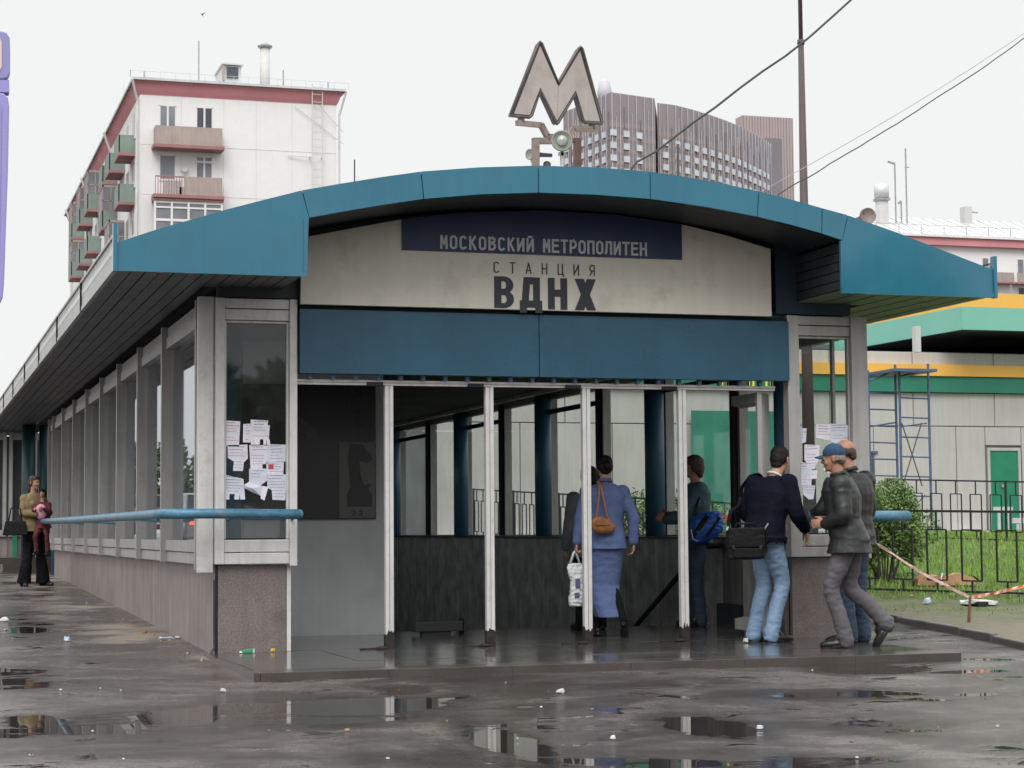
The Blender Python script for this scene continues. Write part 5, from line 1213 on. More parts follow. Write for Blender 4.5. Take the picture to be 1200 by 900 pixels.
# grass blades
rs = np.random.RandomState(4); NB = 42000
yy_ = 18.5+rs.rand(NB)**.8*20; xx_ = 10.3+rs.rand(NB)*np.minimum(16, (yy_-14)*.75+1)
den = np.array([noise.noise(Vector((x*.8, y*.8, 3))) for x, y in zip(xx_, yy_)])
bare = (yy_+.95*xx_) < 31.6+den*5.0-3.2*rs.rand(NB)**5
keep = ~bare; xx_ = xx_[keep]; yy_ = yy_[keep]; nb = len(xx_)
zz_ = np.array([gz(x, y) for x, y in zip(xx_, yy_)])+.03
ang = rs.rand(nb)*2*PI; hh = (.03+.055*rs.rand(nb))*np.clip(((yy_+.95*xx_)-28)/5, .5, 1.3); wd_ = .007+.006*rs.rand(nb); lean = .5*hh
V_ = np.empty((nb, 3, 3)); V_[:, 0] = np.stack([xx_-np.cos(ang)*wd_, yy_-np.sin(ang)*wd_, zz_-.02], 1); V_[:, 1] = np.stack([xx_+np.cos(ang)*wd_, yy_+np.sin(ang)*wd_, zz_-.02], 1)
V_[:, 2] = np.stack([xx_+lean*(rs.rand(nb)-.5)*2, yy_+lean*(rs.rand(nb)-.5)*2, zz_+hh], 1)
me = bpy.data.meshes.new('grass'); me.vertices.add(nb*3); me.vertices.foreach_set('co', V_.reshape(-1)); me.loops.add(nb*3); me.loops.foreach_set('vertex_index', np.arange(nb*3)); me.polygons.add(nb); me.polygons.foreach_set('loop_start', np.arange(nb)*3); me.update(); me.validate()
M['grass_blade'] = mat('grass_blade', (.17, .30, .035), .6, var=.5, vs=3, grain=.25, gs=25)
me.materials.append(M['grass_blade']); go = bpy.data.objects.new('grass', me); COL.objects.link(go); tagit(go, 'bright green uneven grass of the lawn', 'grass', kind='stuff')
def tree(x, y, h, r, seed, label, n=2600, size=.16, grp='street trees across the road'):
    o = empty('tree', (x, y, gz(x, y)-.05), label=label, cat='tree', group=grp); rr = random.Random(seed)
    mb = MB().tube([(0, 0, 0), (.1, 0, h*.3), (.0, .1, h*.55), (.1, 0, h*.8)], [.22, .17, .11, .04], 8)
    cl_ = []
    for k in range(16):
        a = rr.uniform(0, 2*PI); e = Vector((math.cos(a)*r*rr.uniform(.3, .9), math.sin(a)*r*rr.uniform(.3, .9), h*rr.uniform(.45, .95))); cl_.append((e, r*rr.uniform(.25, .42))); mb.tube([(0, 0, h*rr.uniform(.25, .5)), e*.6+Vector((0, 0, h*.15)), e], [.07, .05, .02], 5)
    mb.build('trunk', 'bark', o)
    def shape(q): c, rad = cl_[q.randrange(16)]; return c+Vector((q.gauss(0, 1), q.gauss(0, 1), q.gauss(0, 1))).normalized()*rad*(q.random()**.4)
    leaves('crown', o, n, shape, size, ['leaf', 'leaf_far'], seed)

# ------------------------------------------------------------------ tall pole, cables, bird, purple lightbox
c = onY(942, 230, 24); z0 = gz(c.x, 24); zj_ = onY(940, 52, 24).z
o = empty('lamp_pole', (c.x, 24, z0), label='tall dark brown steel pole rising behind the canopy', cat='pole')
MB().lathe((0, 0, 0), (0, 0, 1), [(0, .10), (.0, .10), (zj_-z0-.02, .042)][0:1]+[(zj_-z0, .040)], 14).build('pole_shaft', 'pole_brown', o, smooth=2)
MB().lathe((0, 0, zj_-z0), (0, 0, 1), [(0, .052), (.06, .050)], 14).build('pole_collar', 'pole_brown', o, smooth=2)
MB().lathe((0, 0, zj_-z0+.06), (0, 0, 1), [(0, .030), (3.5, .028)], 14).build('pole_top', 'pole_brown', o, smooth=2)
MB().bar((0, 0, zj_-z0+3.4), (.9, -.3, zj_-z0+3.7), .04, .04).build('lamp_arm', 'pole_brown', o)
def sag(a, b, k, n=24, wob=0, seed=0):
    rr = random.Random(seed); return [a.lerp(b, i/n)-Vector((0, 0, k*math.sin(PI*i/n)))+Vector((0, 0, rr.uniform(-wob, wob) if 0 < i < n else 0)) for i in range(n+1)]
a = onY(740, 197, 16.0); b = onY(997, 0, 17.0); b2 = a+(b-a)*2.2; b2.z += .1
cp = [onY(x, y, 16.0+(x-740)/257) for x, y in ((740, 198), (746, 190), (757, 184), (768, 178), (790, 161), (812, 144), (838, 126), (866, 104), (893, 84), (920, 66), (948, 44), (975, 20), (997, 0))]; cp += [cp[-1]+(cp[-1]-cp[-3])*k for k in (.8, 1.6, 2.4)]
o = MB().tube([cp[0]+Vector((-.02, 0, -.12))]+cp, .0105, 8).build('thick_cable', 'cable', smooth=True); tagit(o, 'thick dark cable climbing from the arch top to the upper right', 'cable')
for (p0, p1, r, lb, sd_) in (((893, 224), (1203, 27), .0035, 'thin pale wire rising to the right edge, the upper of the pair', 1), ((912, 228), (1203, 33), .0058, 'wavy dark wire rising to the right edge, the lower of the pair', 2)):
    a = onY(*p0, 16.2); b = onY(*p1, 17.2); e = a+(b-a)*1.5
    o = MB().tube([a-Vector((0, 0, .1))]+sag(a, e, .10, 40, .006 if sd_ == 2 else .001, sd_), r, 6).build('overhead_wire', 'cable' if sd_ == 2 else 'metal_grey', smooth=True); tagit(o, lb, 'wire')
c = onY(236.5, 16.5, 60); o = MB().add([(0, 0, 0), (.0, .12, .02), (.14, .05, .10), (.03, .03, -.03), (.10, 0, -.13), (-.05, .03, .03)], [(0, 1, 2), (0, 4, 1), (0, 3, 2), (3, 4, 1), (5, 0, 1), (5, 0, 4)]).build('bird', 'horn_dark'); o.location = c; tagit(o, 'tiny dark bird flying above the white apartment block', 'bird')
# lightbox sign on the left edge
Yp = 9.0; pur = empty('lightbox_sign', (onY(-60, 300, Yp).x, Yp, gz(0, Yp)), label='purple rounded frame of a standing lightbox cut by the left picture edge', cat='sign')
def pp(pts): return [onY(x, y, Yp) for x, y in pts]
upo = [(-60, 36), (2, 36), (8, 38), (11.5, 44), (12, 60), (12, 85), (9, 91), (3, 93), (-60, 93)]
sub(pur, MB().prism(pp(upo), (0, .10, 0)), 'upper_frame', 'purple_dark', bevel=.006)
sub(pur, MB().prism(pp([(-60, 45), (0, 45), (2, 50), (2, 78), (0, 83), (-60, 83)]), (0, -.004, 0)), 'upper_panel', 'pink_panel')
sub(pur, MB().prism(pp([(-60, 93.5), (10.8, 93.5), (11, 108), (-60, 108)]), (0, .08, 0)), 'neck', 'purple')
sub(pur, MB().prism(pp([(-60, 108.3), (4, 108.5), (9.5, 114), (11, 124), (9.5, 200), (7, 270), (5, 330), (3.5, 348), (-2, 360), (-60, 364)]), (0, .12, 0)), 'lower_frame', 'purple', bevel=.008)
sub(pur, MB().prism(pp([(-60, 120), (0, 120), (2, 128), (1, 200), (-1, 300), (-3, 340), (-60, 345)]), (0, -.004, 0)), 'lower_panel', 'purple_dark')
x = pur.location.x-.35; MB().lathe((0-.0, .05, 0), (0, 0, 1), [(0, .04), (2.4, .04)], 12).build('sign_post', 'purple_dark', pur, smooth=2)
MB().box(-.25, .15, -.15, .25, -.02, .06).build('sign_foot', 'purple_dark', pur)

# ------------------------------------------------------------------ litter, box, tape
c = pz(1108, 711); o = empty('cardboard_box', (c.x, c.y, gz(c.x, c.y)+.04), rz=-.2, label='crushed brown cardboard box lying on the muddy grass by the fence', cat='cardboard box')
rr = random.Random(8); mb = MB(); nx = 9
for i in range(nx+1):
    x = -.38+.76*i/nx; hh_ = .13+rr.uniform(-.025, .02)-.05*(i in (0, nx)); w_ = .12+rr.uniform(-.02, .02)
    mb.v += [(x+rr.uniform(-.02, .02), -w_, 0), (x, -w_*.9+rr.uniform(-.03, .02), hh_), (x+rr.uniform(-.02, .02), w_*.8, hh_+rr.uniform(-.03, .02)), (x, w_, 0)]
for i in range(nx):
    for k in range(4): a = i*4; mb.f.append((a+k, a+(k+1) % 4, a+4+(k+1) % 4, a+4+k)); mb.mi.append(0)
mb.f += [(0, 1, 2, 3), (nx*4+3, nx*4+2, nx*4+1, nx*4)]; mb.mi += [0, 0]
mb.build('box_body', 'cardboard', o); MB().add([(-.38, -.12, .12), (-.50, -.14, .17), (-.47, .05, .16), (-.36, .09, .13)], [(0, 1, 2, 3)]).add([(.36, -.12, .11), (.45, -.14, .03), (.46, .08, .05), (.37, .1, .12)], [(0, 1, 2, 3)]).build('box_flap', 'cardboard', o)
MB().tube([(-.1, -.135, .0), (-.09, -.13, .1), (-.06, -.1, .15), (-.02, .1, .14)], .008, 6).build('string', 'paper', o)
def scrap(px, py, sx_, sy_, m, label, seed, h=.02, group=None, cat='litter'):
    p = pz(px, py); z = gz(p.x, p.y)+(.035 if p.x > lawn_edge(p.y) else .003)
    if 2.42 < p.x < 8.1 and 14.1 < p.y < 16.7: z = FL+.003
    rr = random.Random(seed); n = 6; mb = MB()
    vs = [(math.cos(2*PI*i/n)*sx_*rr.uniform(.7, 1.1), math.sin(2*PI*i/n)*sy_*rr.uniform(.7, 1.1), rr.uniform(0, h*.5)) for i in range(n)]
    vs2 = [(a*.75+rr.uniform(-.1, .1)*sx_, b*.75, c+h*rr.uniform(.5, 1.1)) for a, b, c in vs]
    mb.add(vs+vs2, [tuple(range(n))[::-1], tuple(range(n, 2*n))]+[(i, (i+1) % n, n+(i+1) % n, n+i) for i in range(n)])
    o = mb.build('litter_scrap', m); o.location = (p.x, p.y, z); o.rotation_euler = (0, 0, rr.uniform(0, 3)); tagit(o, label, cat, group); return o
scrap(1087, 719, .07, .05, 'litter_blue', 'pale blue crumpled paper ball on the mud before the cardboard box', 1, .06)
scrap(1068, 716, .05, .04, 'cardboard', 'flat ochre scrap left of the cardboard box', 2, .02)
scrap(5, 728, .08, .05, 'litter_white', 'white crumpled bag on the wet pavement at the left edge', 3, .03)
scrap(79, 752, .055, .035, 'litter_blue', 'bluish white crumpled paper at left on the dark wet pavement', 4, .04)
scrap(195, 749, .085, .03, 'litter_blue', 'flattened pale wrapper near the foot of the side wall', 5, .015)
scrap(208, 748, .05, .03, 'litter_white', 'second white wrapper touching the first near the side wall', 6, .015)
scrap(168, 742, .045, .03, 'bag_brown', 'small dark red scrap on the sandy patch by the wall', 7, .02)
scrap(261, 811, .03, .025, 'litter_white', 'white paper bit just left of the platform corner', 8, .02)
scrap(320, 767, .04, .02, 'litter_yellow', 'yellow brown wrapper at the foot of the left granite pier', 9, .022)
scrap(657, 813, .035, .02, 'litter_white', 'white crumpled bit on the wet pavement below the third door post', 10, .022)
scrap(718, 867, .022, .018, 'litter_white', 'bright white bit in the foreground right of centre', 11, .016)
scrap(407, 857, .022, .014, 'cardboard', 'yellowish leaf on the foreground pavement left of centre', 12, .01)
scrap(874, 757, .04, .025, 'litter_white', 'white wrapper beside the shoe of the man in jeans', 13, .03)
scrap(890, 855, .025, .02, 'litter_white', 'small white bit in the foreground puddle at right', 14, .02)
gp = pz(290, 768); gp.z = FL+.002; o = empty('juice_carton', (gp.x, 16.48, FL+.002), rz=.15, label='crushed green and white drink carton at the foot of the left granite pier', cat='carton')
mb = MB().box(-.055, .035, -.02, .02, 0, .035); mb.v = [(x+.01*math.sin(9*y+z*40), y, z*(1-.35*(x < 0))) for x, y, z in mb.v]; mb.build('carton_body', 'litter_green', o, bevel=.004); MB().box(.036, .052, -.019, .019, 0, .033).build('carton_end', 'litter_white', o); MB().add([(-.055, -.02, 0), (-.085, -.03, .004), (-.075, .01, .008), (-.055, .02, .02)], [(0, 1, 2, 3)]).build('carton_flap', 'litter_white', o)
rr = random.Random(77)
for i in range(44):
    px, py = rr.uniform(5, 1190), rr.uniform(735, 893)
    if i > 25: q9 = rr.random(); px, py = 112+q9*135-rr.uniform(2, 22), 703+q9*68+rr.uniform(0, 6)
    if py < 775 and 240 < px: py += 60
    scrap(px, py, rr.uniform(.005, .014), rr.uniform(.004, .010), ['litter_white', 'kerb_white', 'stick', 'cardboard'][i % 4], 'tiny pale crumb of litter on the wet pavement', 100+i, .008, group='tiny litter crumbs scattered over the pavement')
c = pz(1147, 720); NP = empty('newspaper_bundle', (c.x, c.y, gz(c.x, c.y)+.04), rz=.1, label='soggy white newspapers lying right of the cardboard box', cat='newspaper')
for i in range(4): mb = MB().box(-.2+.03*i, .16+.02*i, -.10, .08, .013*i, .011+.013*i); o_ = mb.build('sheet', 'litter_white', NP, bevel=.003); o_.rotation_euler = (.03*i, .04, .15*i-.2)
MB().box(-.12, .02, -.16, -.11, -.01, .035).build('dark_scrap', 'iron_black', NP)
MB().add([(-.2, .05, .01), (-.1, -.02, .04), (-.05, .1, .05), (-.17, .12, .05)], [(0, 1, 2, 3)]).build('loose_sheet', 'litter_white', NP)
s0 = pz(1135, 733); st = onP(1137, 700, s0, Vector((0, 1, 0)))
o = empty('barrier_stick', s0, label='rough brown stick in the mud holding up the barrier tape', cat='stick')
MB().tube([(0, 0, -.1), (.01, .0, .1), ((st.x-s0.x), 0, st.z-s0.z+.01)], [.018, .016, .014], 6).build('stick_body', 'stick', o)
tp = [onP(x, y, s0+Vector((0, (k)*.0, 0)), Vector((-.25, 1, 0)).normalized()) for k, (x, y) in enumerate(((1018, 633), (1032, 640), (1045, 648), (1062, 660), (1085, 674), (1105, 684), (1122, 693), (1137, 700)))]
def ribbon3(pts, wd, m, name, label, seed, par=None):
    rr = random.Random(seed); mb = MB(); n = len(pts); 
    for i, p in enumerate(pts):
        a = rr.uniform(-.5, .9); off = Vector((0, math.sin(a), math.cos(a)))*wd/2; mb.v += [tuple(p-off), tuple(p+off)]
    for i in range(n-1): mb.f.append((2*i, 2*i+1, 2*i+3, 2*i+2)); mb.mi.append((i//1) % 2)
    o_ = mb.build(name, m, fix=False); tagit(o_, label, 'barrier tape'); return o_
def dens(P, k): return [P[i].lerp(P[i+1], j/k) for i in range(len(P)-1) for j in range(k)]+[P[-1]]
ribbon3(dens(tp, 2), .035, ['tape', 'tape'], 'barrier_tape', 'twisted pale pink barrier tape running from behind the men to the stick', 2)
t2 = [onP(x, y, s0, Vector((.1, 1, 0)).normalized()) for x, y in ((1137, 700), (1150, 698), (1165, 695.5), (1180, 691.5), (1200, 687), (1230, 680), (1280, 672))]
ribbon3(dens(t2, 3), .036, ['tape', 'tape_red'], 'barrier_tape', 'red and white striped barrier tape running from the stick to the right edge', 3)

# ------------------------------------------------------------------ across the road: seen only as reflections in the side glazing
def car(x, y, rz, label, body='car_paint'):
    o = empty('parked_car', (x, y, gz(x, y)), rz=rz, label=label, cat='car', group='cars parked along the road left of the pavilion')
    prof = [(-2.1, .35), (-2.12, .8), (-1.95, .95), (-1.45, 1.0), (-.95, 1.42), (.45, 1.45), (1.05, 1.0), (1.95, .88), (2.1, .65), (2.1, .35)]
    mb = MB(); n = len(prof)
    for s, w_ in ((-1, 1), (1, 1)):
        for (yy, z) in prof: mb.v.append((s*(.82 if z < 1.05 else .68), yy, z))
    mb.f = [tuple(range(n))[::-1], tuple(range(n, 2*n))]+[(i, (i+1) % n, n+(i+1) % n, n+i) for i in range(n)]; mb.mi = [0]*len(mb.f)
    mb.build('body', body, o, bevel=.05)
    MB().box(-.7, .7, -1.42, -1.0, 1.02, 1.38).box(-.66, .66, .5, 1.0, 1.03, 1.38).build('windscreen', 'far_pane_dark', o)
    for sx_ in (-.8, .8):
        for yy in (-1.3, 1.3):
            wv = MB().lathe((sx_-.09, yy, .32), (1, 0, 0), [(0, .32), (.18, .32)], 18).build('wheel', 'car_black', o); MB().lathe((sx_+(.092 if sx_ > 0 else -.092), yy, .32), (1 if sx_ > 0 else -1, 0, 0), [(0, .19), (.01, .17)], 14).build('rim', 'alu', wv)
        MB().box(sx_*.72-.13, sx_*.72+.13, -2.15, -2.10, .68, .84).build('tail_light', 'tail_red', o, bevel=.01); MB().box(sx_*.72-.12, sx_*.72+.12, 2.08, 2.12, .62, .76).build('headlight', 'litter_white', o)
    MB().box(-.25, .25, -2.145, -2.12, .5, .62).build('number_plate', 'litter_white', o)
for i, (x, y, b_) in enumerate(((-2.0, 47, 'car_paint'), (-2.4, 62, 'car_paint_red'), (-5.4, 56, 'car_paint'))): car(x, y, .03, ['grey parked car with red tail lights lit, reflected in the side glazing', 'red parked car ahead of the grey one, reflected in the side glazing', 'grey parked car in the outer row, reflected in the side glazing'][i], b_)
for i, (x, y, h, r) in enumerate(((-14, 95, 5, 2.5), (-19, 110, 6, 3), (-10, 120, 5.5, 3), (-24, 85, 5.5, 3))): tree(x, y, h, r, 30+i, 'leafy street tree across the road left of the pavilion', 2500, .3)
for i, (x, y, h, r) in enumerate(((-20, -58, 9, 6), (-9, -60, 8.5, 6), (1, -58, 8.5, 6), (9, -60, 9, 6), (17, -59, 8.6, 6), (25, -58, 9.5, 6), (33, -60, 11.5, 6), (41, -58, 13, 6), (48, -59, 15, 6), (56, -58, 13, 6), (64, -60, 12.5, 6))):
    tree(x, y, h, r, 50+i, 'leafy street tree on the far side of the square behind the viewer', 3800, .62, 'street trees behind the viewer')
# ------------------------------------------------------------------ people
V = Vector
def smoothpts(P, R, k=4):      # Catmull-Rom through joints
    P = [V(p) for p in P]; out = []; rad = []
    Q = [P[0]*2-P[1]]+P+[P[-1]*2-P[-2]]; S = [R[0]]+list(R)+[R[-1]]
    for i in range(1, len(Q)-2):
        for j in range(k):
            t = j/k; a, b, c, d = Q[i-1], Q[i], Q[i+1], Q[i+2]
            p = .5*((2*b)+(c-a)*t+(2*a-5*b+4*c-d)*t*t+(3*b-a-3*c+d)*t**3); out.append(p)
            rad.append(S[i]+(S[i+1]-S[i])*(t*t*(3-2*t)))
    out.append(P[-1]); rad.append(S[-2]); return out, rad
def limb(mb, P, R, k=4, n=14, ends=True):
    P, R = smoothpts(P, R, k)
    if ends:
        d0 = (P[0]-P[1]).normalized(); d1 = (P[-1]-P[-2]).normalized(); r0, r1 = R[0], R[-1]
        P = [P[0]+d0*r0*.95, P[0]+d0*r0*.6]+P+[P[-1]+d1*r1*.6, P[-1]+d1*r1*.95]; R = [r0*.3, r0*.8]+R+[r1*.8, r1*.3]
    mb.tube(P, R, n); return mb
def loft(mb, secs, n=20):      # secs: (center, right, fwd, rx, ry)
    vs = []
    for c, r, f, rx, ry in secs: vs += [c+r*rx*math.copysign(abs(math.cos(2*PI*k/n))**.85, math.cos(2*PI*k/n))+f*ry*math.copysign(abs(math.sin(2*PI*k/n))**.85, math.sin(2*PI*k/n)) for k in range(n)]
    m = len(secs); fs = [(i*n+k, i*n+(k+1) % n, (i+1)*n+(k+1) % n, (i+1)*n+k) for i in range(m-1) for k in range(n)]+[tuple(range(n))[::-1], tuple((m-1)*n+k for k in range(n))]
    return mb.add(vs, fs)
def fuse(mb, name, mats, parent, voxel=.010, sm=3, wr=0, wseed=0, wscale=9, own=None):
    me = mb.mesh(name+'_src'); bm = bmesh.new(); bm.from_mesh(me); bmesh.ops.recalc_face_normals(bm, faces=bm.faces); bm.to_mesh(me); bm.free()
    o = bpy.data.objects.new('tmp', me); COL.objects.link(o)
    r = o.modifiers.new('r', 'REMESH'); r.mode = 'VOXEL'; r.voxel_size = voxel; r.use_smooth_shade = True
    if sm: s = o.modifiers.new('s', 'SMOOTH'); s.factor = .5; s.iterations = sm
    dg = bpy.context.evaluated_depsgraph_get(); dg.update(); m2 = bpy.data.meshes.new_from_object(o.evaluated_get(dg)); bpy.data.objects.remove(o); bpy.data.meshes.remove(me)
    if wr:
        n = len(m2.vertices); co = np.empty(n*3); m2.vertices.foreach_get('co', co); co = co.reshape(-1, 3); no = np.empty(n*3); m2.vertex_normals.foreach_get('vector', no); no = no.reshape(-1, 3)
        d = np.array([noise.noise(V((c[0]*wscale+wseed, c[1]*wscale, c[2]*wscale*1.9)))+.5*noise.noise(V((c[0]*wscale*2.3, c[1]*wscale*2.3+wseed, c[2]*wscale*3.5))) for c in co])
        d = -np.abs(d)*1.6+.5
        co += no*(d*wr)[:, None]; m2.vertices.foreach_set('co', co.reshape(-1)); m2.update()
    m2.name = name; m2.materials.clear()
    for k in (mats if isinstance(mats, (list, tuple)) else [mats]): m2.materials.append(M[k])
    o = bpy.data.objects.new(name, m2); COL.objects.link(o)
    if parent: o.parent = parent
    return o
def hand(mb, w_, d, pn, ts, s=1., curl=.5, thumb=.6):
    """w_ wrist, d direction, pn palm normal, ts thumb side"""
    d = V(d).normalized(); pn = V(pn); pn = (pn-d*pn.dot(d)).normalized(); t = d.cross(pn)
    if t.dot(V(ts)) < 0: t = -t
    R = Matrix((t, d, pn)).transposed()
    mb.ell(w_+d*.045*s, (.041*s, .052*s, .017*s), R, 12, 8); mb.ell(w_+d*.01*s, (.027*s, .03*s, .02*s), R, 10, 6)
    for i, (o_, L_) in enumerate(((.030, .068), (.010, .078), (-.010, .072), (-.029, .056))):
        b = w_+d*.082*s+t*o_*s; c = curl*(1+.12*i); dd = d+t*o_*2; P = [b-d*.015]; a = 0; p = b.copy()
        for sg in (.45, .32, .25):
            a += c*.9; q = (dd.normalized()*math.cos(a)+pn*math.sin(a)); p = p+q*L_*sg*s; P.append(p)
        limb(mb, P, [.0098*s, .0093*s, .0085*s, .0072*s], 2, 8)
    b = w_+d*.022*s+t*.028*s; q = (d*.65+t*.75+pn*.25).normalized(); q2 = (d*.9+t*.25*(1-thumb)+pn*.45*thumb).normalized()
    limb(mb, [b, b+q*.034*s, b+q*.034*s+q2*.03*s, b+q*.034*s+q2*.052*s], [.0125*s, .0115*s, .0100*s, .0082*s], 2, 8)
def head(mb, C, R, s=1., fem=0):
    e = lambda c, r: mb.ell(C+R@(V(c)*s), tuple(k*s for k in r), R, 16, 12)
    e((0, -.014, .034), (.074, .094, .082)); e((0, .022, -.018), (.062-.003*fem, .068, .084)); e((0, .036, -.072), (.046-.004*fem, .046, .036)); e((0, .074, -.090), (.020, .014, .015))
    e((0, .082, .026), (.048, .013, .011)); e((0, .092, .006), (.009, .012, .024)); e((0, .100, -.018), (.0115, .016, .013)); e((-.011, .093, -.024), (.008, .010, .008)); e((.011, .093, -.024), (.008, .010, .008))
    e((0, .084, -.050), (.022, .010, .0065)); e((0, .082, -.062), (.019, .010, .007))
    for k in (-1, 1): e((k*.036, .058, -.028), (.022, .022, .024)); e((k*.076, -.006, -.006), (.008, .017, .030)); e((k*.080, -.010, .012), (.008, .014, .013))
def hairdo(C, R, s, style, m, parent, seed=0):
    mb = MB(); e = lambda c, r: mb.ell(C+R@(V(c)*s), tuple(k*s for k in r), R, 14, 10)
    if style == 'short': e((0, -.018, .058), (.080, .092, .068)); e((0, -.052, .006), (.074, .060, .080)); e((.066, -.022, .022), (.014, .045, .048)); e((-.066, -.022, .022), (.014, .045, .048)); e((0, .048, .083), (.055, .034, .028)); e((0, -.072, -.050), (.055, .030, .035))
    elif style == 'full': e((0, -.018, .060), (.088, .100, .074)); e((0, -.058, -.004), (.086, .066, .095)); e((.072, -.024, .010), (.020, .050, .068)); e((-.072, -.024, .010), (.020, .050, .068)); e((0, .050, .086), (.062, .038, .030)); e((0, -.070, -.070), (.064, .040, .045))
    elif style == 'bald': e((0, -.070, -.005), (.070, .036, .060)); e((.068, -.030, .004), (.013, .048, .036)); e((-.068, -.030, .004), (.013, .048, .036)); e((0, -.072, -.045), (.055, .030, .030))
    elif style == 'bun': e((0, -.018, .056), (.080, .094, .068)); e((0, -.055, .006), (.076, .060, .080)); e((0, -.115, .020), (.045, .040, .045)); e((.070, -.020, .018), (.012, .046, .05)); e((-.070, -.020, .018), (.012, .046, .05))
    elif style == 'tail': e((0, -.016, .054), (.079, .092, .066)); e((0, -.055, .0), (.075, .055, .085)); e((.069, -.018, .005), (.012, .046, .06)); e((-.069, -.018, .005), (.012, .046, .06)); e((0, -.090, -.08), (.045, .035, .075)); e((0, .045, .078), (.055, .034, .030))
    elif style == 'cap_fringe': e((0, -.068, -.012), (.070, .036, .050)); e((.068, -.028, -.002), (.012, .045, .030)); e((-.068, -.028, -.002), (.012, .045, .030))
    return fuse(mb, 'hair', m, parent, .0065, 2, .004, seed, 40)
def rotm(yaw=0, pitch=0, roll=0): return (Matrix.Rotation(yaw, 3, 'Z') @ Matrix.Rotation(pitch, 3, 'X') @ Matrix.Rotation(roll, 3, 'Y'))
BASE = dict(pel=(0, 0, .95), waist=(0, .0, 1.09), chest=(0, .0, 1.28), neck=(0, -.012, 1.47), head=(0, .02, 1.645),
            shR=(.185, -.01, 1.42), shL=(-.185, -.01, 1.42), elR=(.25, -.03, 1.13), elL=(-.25, -.03, 1.13), wrR=(.26, .06, .88), wrL=(-.26, .06, .88),
            hiR=(.088, 0, .92), hiL=(-.088, 0, .92), knR=(.10, .02, .50), knL=(-.10, .02, .50), anR=(.11, -.02, .085), anL=(-.11, -.02, .085), toR=(.13, .15, .03), toL=(-.13, .15, .03))
CH_ = 1.0
def person(label, loc, rz, H, J, top=None, topm='', leg='trousers', legm='', skin='skin', hair=None, hairm='hair_dark', headrot=(0, 0, 0), hands=None, fem=0, topfit=0, hem=.86, seed=1, shoes='shoe', voxel=.009, low=False, collar=None, vest=None, group=None, sleeve=1, ch=1.0):
    s = H/1.78; j = {k: V(v) for k, v in {**BASE, **J}.items()}
    for k in j: j[k] = j[k]*s
    R_ = rotm(*headrot)
    sr = (j['shR']-j['shL']).normalized(); hr_ = (j['hiR']-j['hiL']).normalized()
    def fwd(r, u): return u.cross(r).normalized()
    sw = .93 if fem else 1.0
    def torso(mb, ex=0, lo=None, hi=True, flare=0):
        spine = [(j['pel']-V((0, 0, .09*s)), .155, .112, 0), (j['pel'], .168, .122, 0), (j['waist'], .142 if fem else .155, .102, .4), (j['chest'], .168 if fem else .182, .122 if fem else .120, .8), (j['neck']-V((0, 0, .10*s)), .186*sw, .112, 1), (j['neck']-V((0, 0, .035*s)), .135*sw, .085, 1), (j['neck']+V((0, 0, .0)), .070, .066, 1)]
        P = [p for p, *_ in spine]; secs = []
        for i, (p, rx, ry, b) in enumerate(spine):
            r = hr_.lerp(sr, b).normalized(); u = (P[min(i+1, 6)]-P[max(0, i-1)]).normalized(); f = fwd(r, u); r = f.cross(u)
            secs.append((p, r, f, (rx+ex)*s, (ry+ex)*s))
        if lo is not None:
            r, f = secs[0][1], secs[0][2]; secs = [(V((j['pel'].x, j['pel'].y, lo*s))+V((0, 0, 0)), r, f, (.168+ex+flare)*s, (.125+ex+flare)*s)]+[(secs[0][0]*1.0, r, f, (.168+ex+flare*.6)*s, (.122+ex+flare*.6)*s)]+secs[1:]
        loft(mb, secs)
        for k in 'LR': mb.ell(j['sh'+k]+V((0, 0, -.015*s)), ((.062-.008*fem+ex*.8)*s,)*3)
        if fem:
            f = secs[-4][2]
            for k in (-1, 1): mb.ell(j['chest']+sr*k*.075*s+f*(.075+ex)*s+V((0, 0, .02*s)), (.062*s, .055*s, .06*s))
        mb.ell(j['pel']-secs[2][2]*.055*s-V((0, 0, .03*s)), ((.145+ex)*s, (.085+ex)*s, .10*s))
    # body: one continuous surface
    mb = MB(); torso(mb, -.012)
    limb(mb, [j['neck']-V((0, 0, .05*s)), j['neck'], j['head']-R_@V((0, .012, .06))*s], [.068*s, (.055-.006*fem)*s, (.052-.006*fem)*s])
    head(mb, j['head'], R_, s*(1.0 if not fem else .97), fem)
    for k in 'LR':
        limb(mb, [j['sh'+k], (j['sh'+k]+j['el'+k])/2, j['el'+k], (j['el'+k]*.55+j['wr'+k]*.45), j['wr'+k]], [.050*s, .043*s, .036*s, .035*s, .025*s])
        limb(mb, [j['hi'+k], (j['hi'+k]+j['kn'+k])/2, j['kn'+k], (j['kn'+k]*.6+j['an'+k]*.4), j['an'+k]], [.078*s, .068*s, .050*s, .049*s, .034*s])
        limb(mb, [j['an'+k], j['an'+k]*.4+j['to'+k]*.6-V((0, 0, .008*s)), j['to'+k]-V((0, 0, .004*s))], [.030*s, .019*s, .012*s], 2)
        h = (hands or {}).get(k)
        d = (j['wr'+k]-j['el'+k]).normalized(); sgn = 1 if k == 'R' else -1
        if h: hand(mb, j['wr'+k], h.get('d', d), h.get('pn', (-sgn, 0, 0)), h.get('ts', (0, 1, 0)), s*(.93 if fem else 1.04), h.get('curl', .45))
        else: hand(mb, j['wr'+k], d, (-sgn, 0, 0), (0, 1, 0), s*(.93 if fem else 1.04), .45)
    body = fuse(mb, 'person', skin, None, .0068 if not low else .009, 2)
    body.location = loc; body.rotation_euler = (0, 0, rz); tagit(body, label, 'person', group)
    hs = s*(1.0 if not fem else .97)
    if hair: hairdo(j['head'], R_, hs, hair, hairm, body, seed)
    ey = MB(); br = MB(); pu = MB(); lp = MB()
